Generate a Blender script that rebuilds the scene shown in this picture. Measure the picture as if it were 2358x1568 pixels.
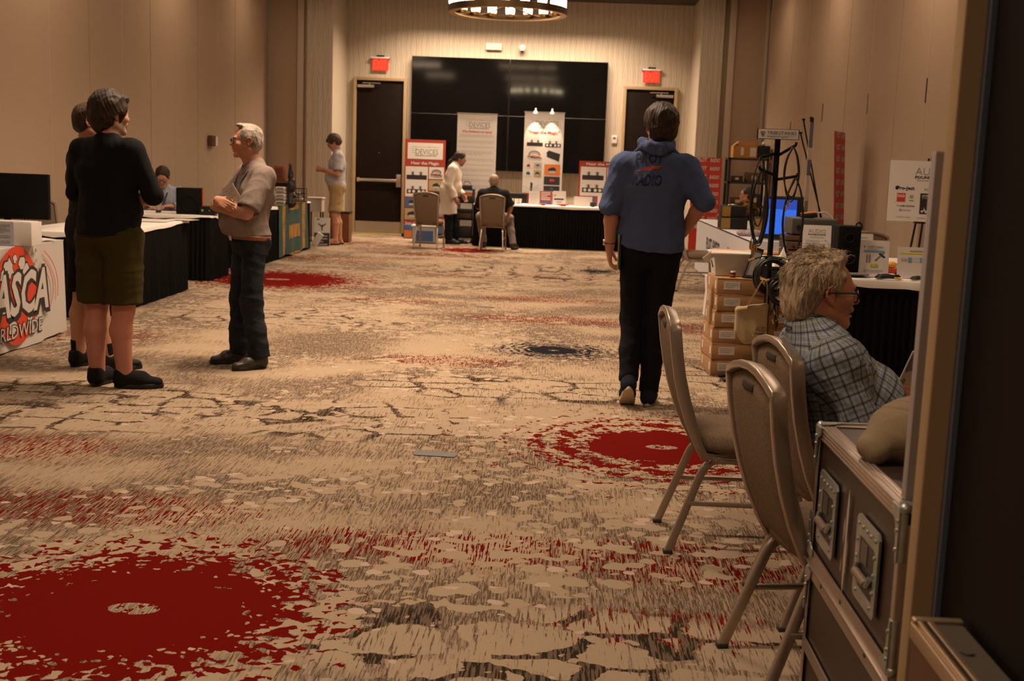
import bpy, bmesh, math, random
import numpy as np
from mathutils import Vector, Matrix, Euler
from mathutils.bvhtree import BVHTree
PI = math.pi
S = bpy.context.scene
COL = S.collection
for o in list(bpy.data.objects): bpy.data.objects.remove(o)
rnd = random.Random(11)

# ---------------------------------------------------------------- camera
FPX = 2710.0; CAMH = 1.48
def cam_basis(pitch=8.65, yaw=1.95, roll=-2.1):
    p, y, r = map(math.radians, (pitch, yaw, roll))
    D = Vector((-math.sin(y)*math.cos(p), math.cos(y)*math.cos(p), -math.sin(p)))
    R0 = Vector((math.cos(y), math.sin(y), 0)); U0 = R0.cross(D)
    return math.cos(r)*R0 - math.sin(r)*U0, math.cos(r)*U0 + math.sin(r)*R0, D
CR, CU, CD = cam_basis()
cd = bpy.data.cameras.new('camera'); cam = bpy.data.objects.new('camera', cd); COL.objects.link(cam)
m = Matrix((CR, CU, -CD)).transposed().to_4x4(); m.translation = Vector((0, 0, CAMH)); cam.matrix_world = m
cd.sensor_width = 36; cd.lens = FPX/2358*36; cd.clip_start = 0.05; cd.clip_end = 100
cd.dof.use_dof = True; cd.dof.focus_distance = 5.0; cd.dof.aperture_fstop = 5.6
S.camera = cam
S.view_settings.view_transform = 'Standard'; S.view_settings.look = 'None'
S.view_settings.exposure = 0.0; S.view_settings.gamma = 1.0
try: S.view_settings.use_curve_mapping = False
except Exception: pass
# ---------------------------------------------------------------- world: dim warm ambient of the building around
W = bpy.data.worlds.new('world'); S.world = W; W.use_nodes = True
W.node_tree.nodes['Background'].inputs[0].default_value = (1.0, 0.72, 0.50, 1)
W.node_tree.nodes['Background'].inputs[1].default_value = 0.05
LIGHTCOL = (1.0, 0.72, 0.50)
LIGHTPOW = 0.40
ROWPOW = {-0.8: .3, 3.1: .60, 7.9: 1.6, 11.8: 1.5, 16.0: 1.0, 19.6: .50, 21.6: 1.35}
# ceiling slot lights: x centre, length, y list
SLOTS = [(-1.1, 1.8, (-0.8, 3.1, 7.9, 11.8, 16.0, 19.6)), (-.9, 4.2, (21.6,)), (-4.3, 1.0, (3.1, 7.9, 11.8, 16.0, 19.6)), (2.55, 1.0, (-0.8, 3.1, 7.9, 11.8, 16.0, 19.6))]  # side rows, middle row ends and back row are added for even light
CEIL = 4.47
def area_light(name, loc, sx, sy, power, parent=None, color=LIGHTCOL, spread=125):
    l = bpy.data.lights.new(name, 'AREA'); l.shape = 'RECTANGLE'; l.size = sx; l.size_y = sy; l.energy = power; l.color = color; l.spread = math.radians(spread)
    o = bpy.data.objects.new(name, l); COL.objects.link(o); o.location = loc
    if parent: o.parent = parent
    return o

# ---------------------------------------------------------------- tagging
def tag(o, label=None, cat=None, group=None, kind=None):
    if label: o['label'] = label
    if cat: o['category'] = cat
    if group: o['group'] = group
    if kind: o['kind'] = kind
    return o
def thing(name, label, cat, loc=(0, 0, 0), rotz=0.0, group=None):
    o = bpy.data.objects.new(name, None); COL.objects.link(o); o.empty_display_size = .1
    o.location = loc; o.rotation_euler = (0, 0, rotz)
    return tag(o, label, cat, group)
def copy_tree(root, label=None, group=None, loc=None, rotz=None):
    def cp(o, parent):
        c = o.copy(); COL.objects.link(c); c.parent = parent
        for ch in o.children: cp(ch, c)
        return c
    kids = list(root.children)
    r = root.copy(); COL.objects.link(r)
    for k in kids: cp(k, r)
    if label: r['label'] = label
    if group: r['group'] = group
    if loc is not None: r.location = loc
    if rotz is not None: r.rotation_euler = (0, 0, rotz)
    return r

# ---------------------------------------------------------------- node helper
def s2l(c):
    return tuple(((x/255)/12.92 if x/255 <= .04045 else ((x/255+.055)/1.055)**2.4) for x in c)
class NT:
    def __init__(s, name):
        s.m = bpy.data.materials.new(name); s.m.use_nodes = True; s.t = s.m.node_tree
        s.b = s.t.nodes['Principled BSDF']; s.n = s.t.nodes; s.l = s.t.links
    def new(s, ty): return s.n.new(ty)
    def put(s, sock, v):
        if hasattr(v, 'links') or isinstance(v, bpy.types.NodeSocket): s.l.new(v, sock)
        else:
            if sock.type == 'RGBA' and len(v) == 3: v = (*v, 1)
            sock.default_value = v
    def math(s, op, a, b=0.0, c=0.0, clamp=False):
        n = s.new('ShaderNodeMath'); n.operation = op; n.use_clamp = clamp
        s.put(n.inputs[0], a); s.put(n.inputs[1], b); s.put(n.inputs[2], c); return n.outputs[0]
    def mul(s, a, b): return s.math('MULTIPLY', a, b)
    def add(s, a, b): return s.math('ADD', a, b)
    def sub(s, a, b): return s.math('SUBTRACT', a, b)
    def gt(s, a, b): return s.math('GREATER_THAN', a, b)
    def lt(s, a, b): return s.math('LESS_THAN', a, b)
    def step(s, a, lo, hi):
        n = s.new('ShaderNodeMapRange'); n.interpolation_type = 'SMOOTHSTEP'
        s.put(n.inputs['Value'], a); s.put(n.inputs['From Min'], lo); s.put(n.inputs['From Max'], hi); return n.outputs[0]
    def coord(s, which='Object'):
        return s.new('ShaderNodeTexCoord').outputs[which]
    def mapv(s, v, sc=(1, 1, 1), loc=(0, 0, 0), rot=(0, 0, 0)):
        n = s.new('ShaderNodeMapping'); s.put(n.inputs['Vector'], v)
        n.inputs['Scale'].default_value = sc; n.inputs['Location'].default_value = loc; n.inputs['Rotation'].default_value = rot
        return n.outputs[0]
    def sep(s, v):
        n = s.new('ShaderNodeSeparateXYZ'); s.put(n.inputs[0], v); return n.outputs
    def comb(s, x, y, z=0.0):
        n = s.new('ShaderNodeCombineXYZ'); s.put(n.inputs[0], x); s.put(n.inputs[1], y); s.put(n.inputs[2], z); return n.outputs[0]
    def vadd(s, a, b):
        n = s.new('ShaderNodeVectorMath'); n.operation = 'ADD'; s.put(n.inputs[0], a); s.put(n.inputs[1], b); return n.outputs[0]
    def noise(s, v, scale=5, detail=2, rough=.5, col=False):
        n = s.new('ShaderNodeTexNoise'); s.put(n.inputs['Vector'], v); n.inputs['Scale'].default_value = scale
        n.inputs['Detail'].default_value = detail; n.inputs['Roughness'].default_value = rough
        return n.outputs['Color' if col else 'Fac']
    def vor(s, v, scale=5, feature='F1', rand=1.0, out='Distance'):
        n = s.new('ShaderNodeTexVoronoi'); n.feature = feature; s.put(n.inputs['Vector'], v)
        n.inputs['Scale'].default_value = scale; n.inputs['Randomness'].default_value = rand
        return n.outputs[out]
    def mix(s, f, a, b):
        n = s.new('ShaderNodeMix'); n.data_type = 'RGBA'; s.put(n.inputs[0], f); s.put(n.inputs[6], a); s.put(n.inputs[7], b); return n.outputs[2]
    def bump(s, h, strength=.3, dist=.01):
        n = s.new('ShaderNodeBump'); s.put(n.inputs['Height'], h); n.inputs['Strength'].default_value = strength
        n.inputs['Distance'].default_value = dist; s.l.new(n.outputs[0], s.b.inputs['Normal'])
    def base(s, c): s.put(s.b.inputs['Base Color'], c)
    def set(s, **k):
        names = dict(rough='Roughness', metal='Metallic', spec='Specular IOR Level', trans='Transmission Weight', ior='IOR',
                     alpha='Alpha', sheen='Sheen Weight', coat='Coat Weight', emit='Emission Strength', emitc='Emission Color', sss='Subsurface Weight')
        for a, v in k.items(): s.put(s.b.inputs[names[a]], v)
        return s
MATS = {}
def plain(name, col, rough=.6, metal=0, noise=0.0, nscale=30, bump=0.0, bscale=200, emit=0, **kw):
    """Plain procedural material; colour varies a little by noise."""
    if name in MATS: return MATS[name]
    n = NT(name); n.set(rough=rough, metal=metal, **kw)
    co = n.coord()
    if noise > 0:
        f = n.noise(co, nscale, 3)
        n.base(n.mix(f, tuple(c*(1-noise) for c in col), tuple(min(1, c*(1+noise)) for c in col)))
    else: n.base(col)
    if bump > 0: n.bump(n.noise(co, bscale, 2), bump, .003)
    if emit: n.set(emit=emit, emitc=col)
    MATS[name] = n.m
    return n.m

# ---------------------------------------------------------------- mesh builder
TEXTCACHE = {}
def text_geo(s, bold=0.0, res=2):
    key = (s, bold, res)
    if key in TEXTCACHE: return TEXTCACHE[key]
    cu = bpy.data.curves.new('t', 'FONT'); cu.body = s; cu.size = 1; cu.resolution_u = res; cu.offset = bold; cu.align_x = 'LEFT'
    ob = bpy.data.objects.new('t', cu); COL.objects.link(ob)
    me = bpy.data.meshes.new_from_object(ob.evaluated_get(bpy.context.evaluated_depsgraph_get()))
    vs = [(v.co.x, v.co.y) for v in me.vertices]; fs = [tuple(p.vertices) for p in me.polygons]
    bpy.data.objects.remove(ob); bpy.data.curves.remove(cu); bpy.data.meshes.remove(me)
    if vs:
        x0 = min(v[0] for v in vs); x1 = max(v[0] for v in vs); vs = [(x-x0, y) for x, y in vs]; w = x1-x0
    else: w = 0
    TEXTCACHE[key] = (vs, fs, w)
    return TEXTCACHE[key]
def frame_from(d, up=(0, 0, 1)):
    d = Vector(d).normalized(); u = Vector(up)
    if abs(d.dot(u)) > .99: u = Vector((0, 1, 0)) if abs(d.z) > .9 else Vector((0, 0, 1))
    r = d.cross(u).normalized(); u = r.cross(d).normalized()
    return r, u, d
class MB:
    def __init__(s): s.v = []; s.f = []; s.m = []; s.M = Matrix.Identity(4); s.fl = []
    def at(s, loc=(0, 0, 0), rot=(0, 0, 0)):
        s.M = Matrix.Translation(loc) @ Euler(rot).to_matrix().to_4x4(); return s
    def add(s, vs, fs, mat=0, smooth=True):
        b = len(s.v); s.v += [tuple(s.M @ Vector(p)) for p in vs]
        for f in fs: s.f.append(tuple(i+b for i in f)); s.m.append(mat); s.fl.append(smooth)
        return s
    def box(s, c, d, mat=0, rot=None, bev=0.0):
        hx, hy, hz = d[0]/2, d[1]/2, d[2]/2
        R = Euler(rot).to_matrix() if rot is not None else Matrix.Identity(3); c = Vector(c)
        if bev <= 0:
            P = [c + R @ Vector((x*hx, y*hy, z*hz)) for z in (-1, 1) for x, y in ((-1, -1), (1, -1), (1, 1), (-1, 1))]
            return s.add(P, [(3, 2, 1, 0), (4, 5, 6, 7), (0, 1, 5, 4), (1, 2, 6, 5), (2, 3, 7, 6), (3, 0, 4, 7)], mat, False)
        b = min(bev, hx*.98, hy*.98, hz*.98); rings = []
        n = 3
        prof = [(b*(1-math.sin(a)), b*(1-math.cos(a))) for a in [i*PI/2/n for i in range(n+1)]]  # inset, dz from face
        def ring(ins, z):
            out = []
            for cx, cy, a0 in ((1, 1, 0), (-1, 1, 90), (-1, -1, 180), (1, -1, 270)):
                for k in range(n+1):
                    a = math.radians(a0 + 90*k/n); rr = b-ins
                    out.append(c + R @ Vector((cx*(hx-b)+rr*math.cos(a), cy*(hy-b)+rr*math.sin(a), z)))
            return out
        for ins, dz in reversed(prof): rings.append(ring(b-ins if False else ins, 0))
        P = []; zs = []
        for i in range(n+1):
            a = i*PI/2/n; zs.append((-hz+b-b*math.cos(a), b-b*math.sin(a)))
        zz = zs + [(-z, i_) for z, i_ in reversed(zs)]
        L = 4*(n+1)
        for z, ins in zz: P += ring(ins, z)
        F = []
        for r in range(len(zz)-1):
            for k in range(L): F.append((r*L+k, r*L+(k+1) % L, (r+1)*L+(k+1) % L, (r+1)*L+k))
        F.append(tuple(reversed(range(L)))); F.append(tuple((len(zz)-1)*L+k for k in range(L)))
        return s.add(P, F, mat, True)
    def cyl(s, a, b, r0, r1=None, seg=16, mat=0, cap=True):
        r1 = r0 if r1 is None else r1; a = Vector(a); b = Vector(b); r, u, d = frame_from(b-a)
        P = []; 
        for p, q in ((a, r0), (b, r1)):
            P += [p + q*(math.cos(t)*r + math.sin(t)*u) for t in [2*PI*k/seg for k in range(seg)]]
        s.add(P, [(k, (k+1) % seg, seg+(k+1) % seg, seg+k) for k in range(seg)], mat, True)
        if cap: s.add(P, [tuple(reversed(range(seg))), tuple(range(seg, 2*seg))], mat, False)
        return s
    def tube(s, path, r, seg=8, mat=0, closed=False, cap=True):
        P = [Vector(p) for p in path]; n = len(P); V = []
        rs = r if isinstance(r, (list, tuple)) else [r]*n
        ref = None
        for i in range(n):
            a = P[(i-1) % n] if (closed or i > 0) else P[i]; b = P[(i+1) % n] if (closed or i < n-1) else P[i]
            d = (b-a).normalized()
            if ref is None: x, u, _ = frame_from(d)
            else:
                u = (ref - d*ref.dot(d)); u = u.normalized() if u.length > 1e-6 else frame_from(d)[1]; x = d.cross(u)
            ref = u
            V += [P[i] + rs[i]*(math.cos(t)*x + math.sin(t)*u) for t in [2*PI*k/seg for k in range(seg)]]
        F = []
        for i in range(n if closed else n-1):
            j = (i+1) % n
            for k in range(seg): F.append((i*seg+k, i*seg+(k+1) % seg, j*seg+(k+1) % seg, j*seg+k))
        if not closed and cap: F += [tuple(reversed(range(seg))), tuple((n-1)*seg+k for k in range(seg))]
        return s.add(V, F, mat, True)
    def sweep(s, path, w, t, side, mat=0, closed=False, bev=.25):
        """rectangular bar: width w along 'side', thickness t across; rounded corners"""
        P = [Vector(p) for p in path]; n = len(P); V = []
        ws = w if isinstance(w, (list, tuple)) else [w]*n; ts = t if isinstance(t, (list, tuple)) else [t]*n
        sd = [Vector(x) for x in side] if isinstance(side, list) else [Vector(side)]*n
        prof = []
        for cx, cy, a0 in ((1, 1, 0), (-1, 1, 90), (-1, -1, 180), (1, -1, 270)):
            for k in range(3): prof.append((cx, cy, math.radians(a0+45*k)))
        L = len(prof)
        for i in range(n):
            a = P[(i-1) % n] if (closed or i > 0) else P[i]; b = P[(i+1) % n] if (closed or i < n-1) else P[i]
            d = (b-a).normalized(); x = sd[i]-d*sd[i].dot(d); x.normalize(); u = d.cross(x)
            bb = bev*min(ws[i], ts[i])
            for cx, cy, an in prof:
                V.append(P[i] + x*(cx*(ws[i]/2-bb)+bb*math.cos(an)) + u*(cy*(ts[i]/2-bb)+bb*math.sin(an)))
        F = []
        for i in range(n if closed else n-1):
            j = (i+1) % n
            for k in range(L): F.append((i*L+k, i*L+(k+1) % L, j*L+(k+1) % L, j*L+k))
        if not closed: F += [tuple(reversed(range(L))), tuple((n-1)*L+k for k in range(L))]
        return s.add(V, F, mat, True)
    def lathe(s, prof, c=(0, 0, 0), seg=24, mat=0, axis=(0, 0, 1)):
        c = Vector(c); r, u, d = frame_from(axis, (0, 1, 0) if abs(Vector(axis).z) > .9 else (0, 0, 1)); V = []
        for rad, z in prof: V += [c + d*z + rad*(math.cos(t)*r + math.sin(t)*u) for t in [2*PI*k/seg for k in range(seg)]]
        F = []
        for i in range(len(prof)-1):
            for k in range(seg): F.append((i*seg+k, i*seg+(k+1) % seg, (i+1)*seg+(k+1) % seg, (i+1)*seg+k))
        return s.add(V, F, mat, True)
    def ball(s, c, r, mat=0, seg=16, rot=None):
        rr = r if isinstance(r, (tuple, list)) else (r, r, r); R = Euler(rot).to_matrix() if rot else Matrix.Identity(3); c = Vector(c)
        n = seg//2; V = []; F = []
        for i in range(n+1):
            a = PI*i/n
            for k in range(seg):
                t = 2*PI*k/seg
                V.append(c + R @ Vector((rr[0]*math.sin(a)*math.cos(t), rr[1]*math.sin(a)*math.sin(t), rr[2]*math.cos(a))))
        for i in range(n):
            for k in range(seg): F.append((i*seg+k, (i+1)*seg+k, (i+1)*seg+(k+1) % seg, i*seg+(k+1) % seg))
        return s.add(V, F, mat, True)
    def prism(s, poly, o, x, y, t, mat=0, smooth=False):
        """polygon (2D) in plane o,x,y extruded by t along x cross y (t may be 0)"""
        o = Vector(o); x = Vector(x); y = Vector(y); n = x.cross(y).normalized(); N = len(poly)
        A = [o + x*p[0] + y*p[1] for p in poly]
        if t == 0: return s.add(A, [tuple(range(N))], mat, False)
        B = [p + n*t for p in A]
        return s.add(A+B, [tuple(reversed(range(N))), tuple(range(N, 2*N))] + [(k, (k+1) % N, N+(k+1) % N, N+k) for k in range(N)], mat, smooth)
    def rect(s, o, x, y, x0, y0, x1, y1, mat=0, lift=0.0):
        o = Vector(o); x = Vector(x); y = Vector(y); n = x.cross(y).normalized()*lift
        return s.add([o+n+x*a+y*b for a, b in ((x0, y0), (x1, y0), (x1, y1), (x0, y1))], [(0, 1, 2, 3)], mat, False)
    def text(s, txt, o, x, y, px, py, h, mat=0, w=None, align='L', bold=0.0, shear=0.0, lift=.0015, slope=0.0, wscale=1.0):
        vs, fs, tw = text_geo(txt, bold); o = Vector(o); x = Vector(x); y = Vector(y); n = x.cross(y).normalized()*lift
        k = h/.70; sx = (w/tw if w else k*wscale)
        W_ = tw*sx; dx = {'L': 0, 'C': -W_/2, 'R': -W_}[align]
        return s.add([o + n + x*(px+dx+a*sx+b*k*shear) + y*(py+b*k+(a*sx+dx)*slope) for a, b in vs], fs, mat, False)
    def lines(s, o, x, y, x0, x1, ytop, n, dy, th, mat=0, lift=.0015, seed=0, ragged=True):
        """rows of illegible small print drawn as broken bars"""
        r = random.Random(seed)
        for i in range(n):
            e = x1-(r.random()*.45*(x1-x0) if (ragged and i % 3 == 2) else r.random()*.06*(x1-x0)); a = x0; yy = ytop-i*dy
            while a < e:
                wd = (x1-x0)*(.04+r.random()*.09); b = min(a+wd, e); s.rect(o, x, y, a, yy-th, b, yy, mat, lift); a = b+(x1-x0)*.015
        return s
    def mesh(s, name, mats):
        me = bpy.data.meshes.new(name); me.from_pydata(s.v, [], s.f)
        for mt in (mats if isinstance(mats, (list, tuple)) else [mats]): me.materials.append(mt)
        me.polygons.foreach_set('material_index', s.m); me.polygons.foreach_set('use_smooth', s.fl); me.update()
        return me
    def build(s, name, mats, parent=None, loc=None, rot=None, sharp=35):
        me = s.mesh(name, mats); o = bpy.data.objects.new(name, me); COL.objects.link(o)
        try: me.set_sharp_from_angle(angle=math.radians(sharp))
        except Exception: pass
        if parent: o.parent = parent
        if loc is not None: o.location = loc
        if rot is not None: o.rotation_euler = rot
        return o
def struct(name, mb, mats, parent=None):
    o = mb.build(name, mats, parent); 
    if parent is None: o['kind'] = 'structure'
    return o
def bez(pts, n=12):
    """Catmull-Rom through points"""
    P = [Vector(p) for p in pts]; out = []
    for i in range(len(P)-1):
        p0 = P[max(i-1, 0)]; p1 = P[i]; p2 = P[i+1]; p3 = P[min(i+2, len(P)-1)]
        for k in range(n):
            t = k/n
            out.append(.5*((2*p1)+(-p0+p2)*t+(2*p0-5*p1+4*p2-p3)*t*t+(-p0+3*p1-3*p2+p3)*t**3))
    out.append(P[-1]); return out
def fillet(pts, r, n=5):
    P = [Vector(p) for p in pts]; out = [P[0]]
    for i in range(1, len(P)-1):
        a = (P[i-1]-P[i]); b = (P[i+1]-P[i]); ra = min(r, a.length*.48, b.length*.48)
        A = P[i]+a.normalized()*ra; B = P[i]+b.normalized()*ra
        for k in range(n+1):
            t = k/n; out.append(A*(1-t)**2 + P[i]*2*t*(1-t) + B*t*t)
    out.append(P[-1]); return out
# ================================================================ surfaces of the hall
def carpet():
    n = NT('patterned_carpet'); n.set(rough=.98, spec=.04)
    co = n.coord(); X, Y, _ = n.sep(co)
    wob = n.noise(co, 16, 2, col=True)
    wv = n.new('ShaderNodeVectorMath'); wv.operation = 'MULTIPLY_ADD'; n.put(wv.inputs[0], wob); wv.inputs[1].default_value = (.07, .06, 0); n.put(wv.inputs[2], co)
    cw = wv.outputs[0]
    def zones(lst, soft=.6):
        z = None
        for cx, cy, rx, ry in lst:
            q = n.math('POWER', n.math('DIVIDE', n.sub(X, cx), rx), 2.0); q = n.add(q, n.math('POWER', n.math('DIVIDE', n.sub(Y, cy), ry), 2.0))
            v = n.math('SUBTRACT', 1.0, n.step(q, 1-soft, 1+soft)); z = v if z is None else n.math('MAXIMUM', z, v)
        return z
    # yarn streaks running along the hall
    st1 = n.noise(n.mapv(co, (150, 9, 1)), 1, 2, .6); st2 = n.noise(n.mapv(co, (190, 12, 1), (7, 3, 0)), 1, 2, .6)
    st3 = n.noise(n.mapv(co, (95, 5.5, 1), (2, 9, 0)), 1, 2, .6); st4 = n.noise(n.mapv(co, (120, 7, 1), (12, 19, 0)), 1, 2, .6)
    big = n.noise(n.mapv(co, (1.1, 1.3, 1), (4.4, 2.7, 0)), 1, 2, .5); big = n.sub(big, .5)
    taupe = (.20, .148, .104); olive = (.105, .077, .044); rose = (.29, .215, .175); tan = (.33, .245, .16); cream = (.37, .29, .205); pale = (.47, .37, .29)
    dark = (.030, .022, .015); red = (.13, .0028, .0014); navy = (.010, .011, .016)
    c = n.mix(n.gt(n.add(st1, n.mul(big, .5)), .50), taupe, olive); c = n.mix(n.gt(st2, .53), c, rose)
    c = n.mix(n.gt(n.sub(st3, n.mul(big, .9)), .54), c, tan); c = n.mix(n.gt(n.sub(st4, n.mul(big, 1.4)), .625), c, cream)
    rz = zones([(-.4, 4.35, .9, .25), (.55, 4.3, .6, .35), (.4, 3.65, .5, .2), (-1.9, 4.65, .9, .3), (-2.7, 5.6, .7, .35), (-.1, 12.8, .9, .35), (-.8, 8.6, .7, .3), (-1.7, 12.2, .7, .3), (-3.2, 16.8, 1.2, .5), (.1, 11.1, 1.3, .35), (1.5, 10.9, .7, .5), (-3.6, 9.1, .6, .4), (-.6, 15.3, 1.6, .5), (-1.9, 18.3, 1.4, .5), (-3.2, 19.9, 1.0, .5)], .8)
    rthr = n.add(.70, n.mul(rz, -.185))
    c = n.mix(n.gt(n.add(n.mul(st2, .45), n.mul(st4, .55)), rthr), c, red)
    # dark lattice
    lat = n.vor(n.mapv(cw, (2.9, 4.6, 1), (.3, .1, 0)), 1, 'DISTANCE_TO_EDGE', .55)
    lz = zones([(.0, 3.45, .85, .35), (.75, 3.4, .5, .3), (-2.8, 6.6, 1.2, .75), (-1.2, 6.5, .9, .5), (-.2, 7.6, 1.1, .45), (.4, 16, 2.5, 1.2), (-2.5, 10.6, 1.2, .6), (1.4, 8.4, .7, .5)], .35)
    lm = n.mul(n.mul(n.lt(n.add(lat, n.mul(n.sub(n.noise(co, 7, 2), .5), .06)), .055), lz), n.gt(n.noise(co, 2.3, 2), .43))
    latc = n.mix(n.gt(n.add(n.mul(st1, .5), n.mul(st3, .5)), .50), (.14, .10, .07), dark)
    c = n.mix(lm, c, latc)
    c = n.mix(n.mul(n.mul(lz, n.gt(lat, .085)), n.gt(st3, .44)), c, cream)
    # cream lozenges, dense in places so that they merge
    meds = [(-1.32, 3.60, .50, 0), (.61, 6.16, .50, 1), (-3.27, 13.77, .86, 2), (.02, 9.29, .27, 3), (.60, 16.47, .22, 4), (-1.46, 19.44, .42, 2), (2.9, 11.5, .5, 1)]
    near = None; dists = []
    for cx, cy, r, k in meds:
        dx = n.sub(X, cx); dy = n.sub(Y, cy); d = n.math('SQRT', n.add(n.mul(dx, dx), n.mul(dy, dy))); dr = n.math('DIVIDE', d, r); dists.append(dr)
        halo = n.math('SUBTRACT', 1.0, n.step(dr, 1.0, 2.6 if k != 0 else 1.9)); near = halo if near is None else n.math('MAXIMUM', near, halo)
    v1 = n.vor(n.mapv(cw, (7.8, 8.0, 1)), 1, 'F1', .8)
    dn = n.noise(n.mapv(co, (.9, 1.0, 1), (5, 14, 0)), 1, 2, .5)
    cz = zones([(-.5, 5.1, 1.4, .6), (-.3, 6.6, 1.2, .5), (-2.5, 11.6, 1.3, .8), (-.9, 10.0, .9, .7), (-1.0, 7.6, 1.0, .5), (-4.0, 12.6, 1.0, 1), (.1, 18.1, 2, .8), (-1.4, 14.2, 1.5, .7), (-.2, 4.0, .5, .3)], .9)
    nz = zones([(.6, 3.75, .4, .3), (-2.4, 5.4, 1.0, .5), (-2.0, 9.2, .9, .6), (.3, 12.6, 1.8, .8), (-1.9, 7.5, .9, .4)], .7)
    dens = n.math('ADD', n.sub(n.mul(n.step(dn, .36, .70), .7), n.mul(nz, .75)), n.mul(cz, .45))
    thr = n.add(n.add(.215, n.mul(dens, .20)), n.mul(near, .12))
    patch = n.gt(n.noise(n.mapv(cw, (6.5, 7.5, 1), (8, 3, 0)), 1, 2, .55), n.math('SUBTRACT', .685, n.add(n.mul(dens, .14), n.mul(near, .06))))
    blob = n.math('MAXIMUM', n.lt(v1, thr), patch); c = n.mix(blob, c, cream)
    v3 = n.vor(n.mapv(cw, (15, 15, 1), (1.2, 5.7, 0)), 1, 'F1', .9); c = n.mix(n.lt(v3, n.add(.12, n.mul(n.add(dens, near), .19))), c, cream)
    v2 = n.vor(n.mapv(cw, (7.9, 8.3, 1), (2.2, .7, 0)), 1, 'F1', .9); c = n.mix(n.mul(n.lt(v2, n.add(.14, n.mul(dens, .12))), n.gt(dens, .02)), c, pale)
    # medallions
    flv = n.vor(n.mapv(cw, (36, 38, 1)), 1, 'F1', 1, 'Color'); fl = n.sep(flv)[0]
    fld = n.vor(n.mapv(cw, (36, 38, 1)), 1, 'F1', 1)
    jag = n.noise(co, 9, 3, .7)
    for (cx, cy, r, k), dr in zip(meds, dists):
        colr = navy if k in (3, 4) else red
        ang = n.math('ARCTAN2', n.sub(Y, cy), n.sub(X, cx))
        if k in (0, 2):
            e = n.add(dr, n.mul(n.sub(jag, .5), .75))
            core = n.lt(e, .92)
            fle = n.mul(n.lt(e, 1.65), n.gt(fl, n.math('MULTIPLY_ADD', n.sub(e, .92), 1.0, .32)))
            m_ = n.math('MAXIMUM', core, fle)
            spec = n.mul(n.mul(n.gt(e, .70), n.lt(e, .95)), n.mul(n.gt(fl, .78), n.lt(fld, .42)))
            m_ = n.sub(m_, n.mul(spec, core))
        else:
            rad = n.add(n.mul(dr, 9.5 if k in (3, 4) else 7.5), n.mul(n.sub(jag, .5), 6.5))
            ring = n.math('SINE', n.mul(rad, 2.6))
            fade = n.math('SUBTRACT', 1.0, n.step(dr, .9, 2.4 if k in (3, 4) else 2.0))
            dash = n.gt(n.add(n.mul(ring, .5), n.mul(fl, .9)), n.math('SUBTRACT', 1.30, n.mul(fade, .95)))
            core = n.lt(n.add(dr, n.mul(n.sub(jag, .5), .5)), .72)
            m_ = n.math('MAXIMUM', core, n.mul(dash, n.lt(dr, 2.4)))
        c = n.mix(m_, c, colr)
        cs = n.noise(n.mapv(co, (22, 16, 1)), 1, 3, .8)
        ex = n.math('SQRT', n.add(n.mul(n.mul(n.sub(X, cx), 1.0), n.sub(X, cx)), n.mul(n.mul(n.sub(Y, cy), 3.0), n.sub(Y, cy))))
        c = n.mix(n.mul(n.lt(ex, r*.17), n.gt(cs, .47)), c, n.mix(n.gt(st2, .5), taupe, cream))
    fuzz = n.noise(co, 420, 2)
    c = n.mix(n.mul(fuzz, .45), c, n.mix(1.0, c, (0, 0, 0)) if False else n.mix(.5, c, (.02, .006, .003)))
    n.base(c); n.bump(n.noise(co, 500, 2), .35, .004)
    return n.m
def wall_fabric():
    n = NT('wall_fabric'); n.set(rough=.9, spec=.2)
    co = n.coord(); f = n.noise(n.mapv(co, (3, 3, 30)), 1, 3); g = n.noise(co, 260, 2)
    n.base(n.mix(f, (.405, .300, .215), (.43, .32, .23))); n.bump(g, .25, .002); return n.m
def wallpaper():
    n = NT('ogee_wallpaper'); n.set(rough=.75, spec=.3)
    co = n.coord(); X, Y, Z = n.sep(co)
    T = n.add(X, Y)
    col = n.math('FLOOR', n.mul(T, 5.0)); par = n.math('MODULO', n.math('ABSOLUTE', col), 2.0)
    ph = n.mul(par, PI)
    w = n.mul(n.math('SINE', n.add(n.mul(Z, 7.5), ph)), 1.15)
    u = n.mul(n.math('SINE', n.add(n.mul(T, 62.8), n.mul(w, n.math('SINE', n.mul(T, 15.7))))), .5)
    u2 = n.math('SINE', n.add(n.mul(T, 130), n.mul(w, 3.0)))
    st = n.noise(n.mapv(co, (90, 90, 1.2)), 1, 2)
    f = n.add(n.add(n.mul(u, .22), n.mul(u2, .16)), st)
    n.base(n.mix(n.step(f, .1, .9), (.44, .375, .275), (.58, .515, .43))); return n.m
M_carpet = carpet(); M_fabric = wall_fabric(); M_paper = wallpaper()
M_ceil = plain('ceiling_paint', (.045, .030, .022), .8)
M_jamb = plain('cream_trim_paint', (.50, .42, .33), .5)
M_doorwood = plain('espresso_door', (.009, .005, .0035), .5, noise=.3, nscale=8, spec=.12)
M_frame = plain('khaki_door_frame', (.34, .25, .14), .5)
M_steel = plain('satin_steel', (.55, .50, .44), .32, 1.0)
M_black = plain('black_plastic', (.007, .007, .0075), .5, spec=.3)
M_blackmat = plain('black_matte', (.005, .005, .005), .8, spec=.15)
M_white = plain('white_plastic', (.72, .70, .67), .4)
M_slot = plain('dark_slot', (.035, .045, .035), .7)

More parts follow.
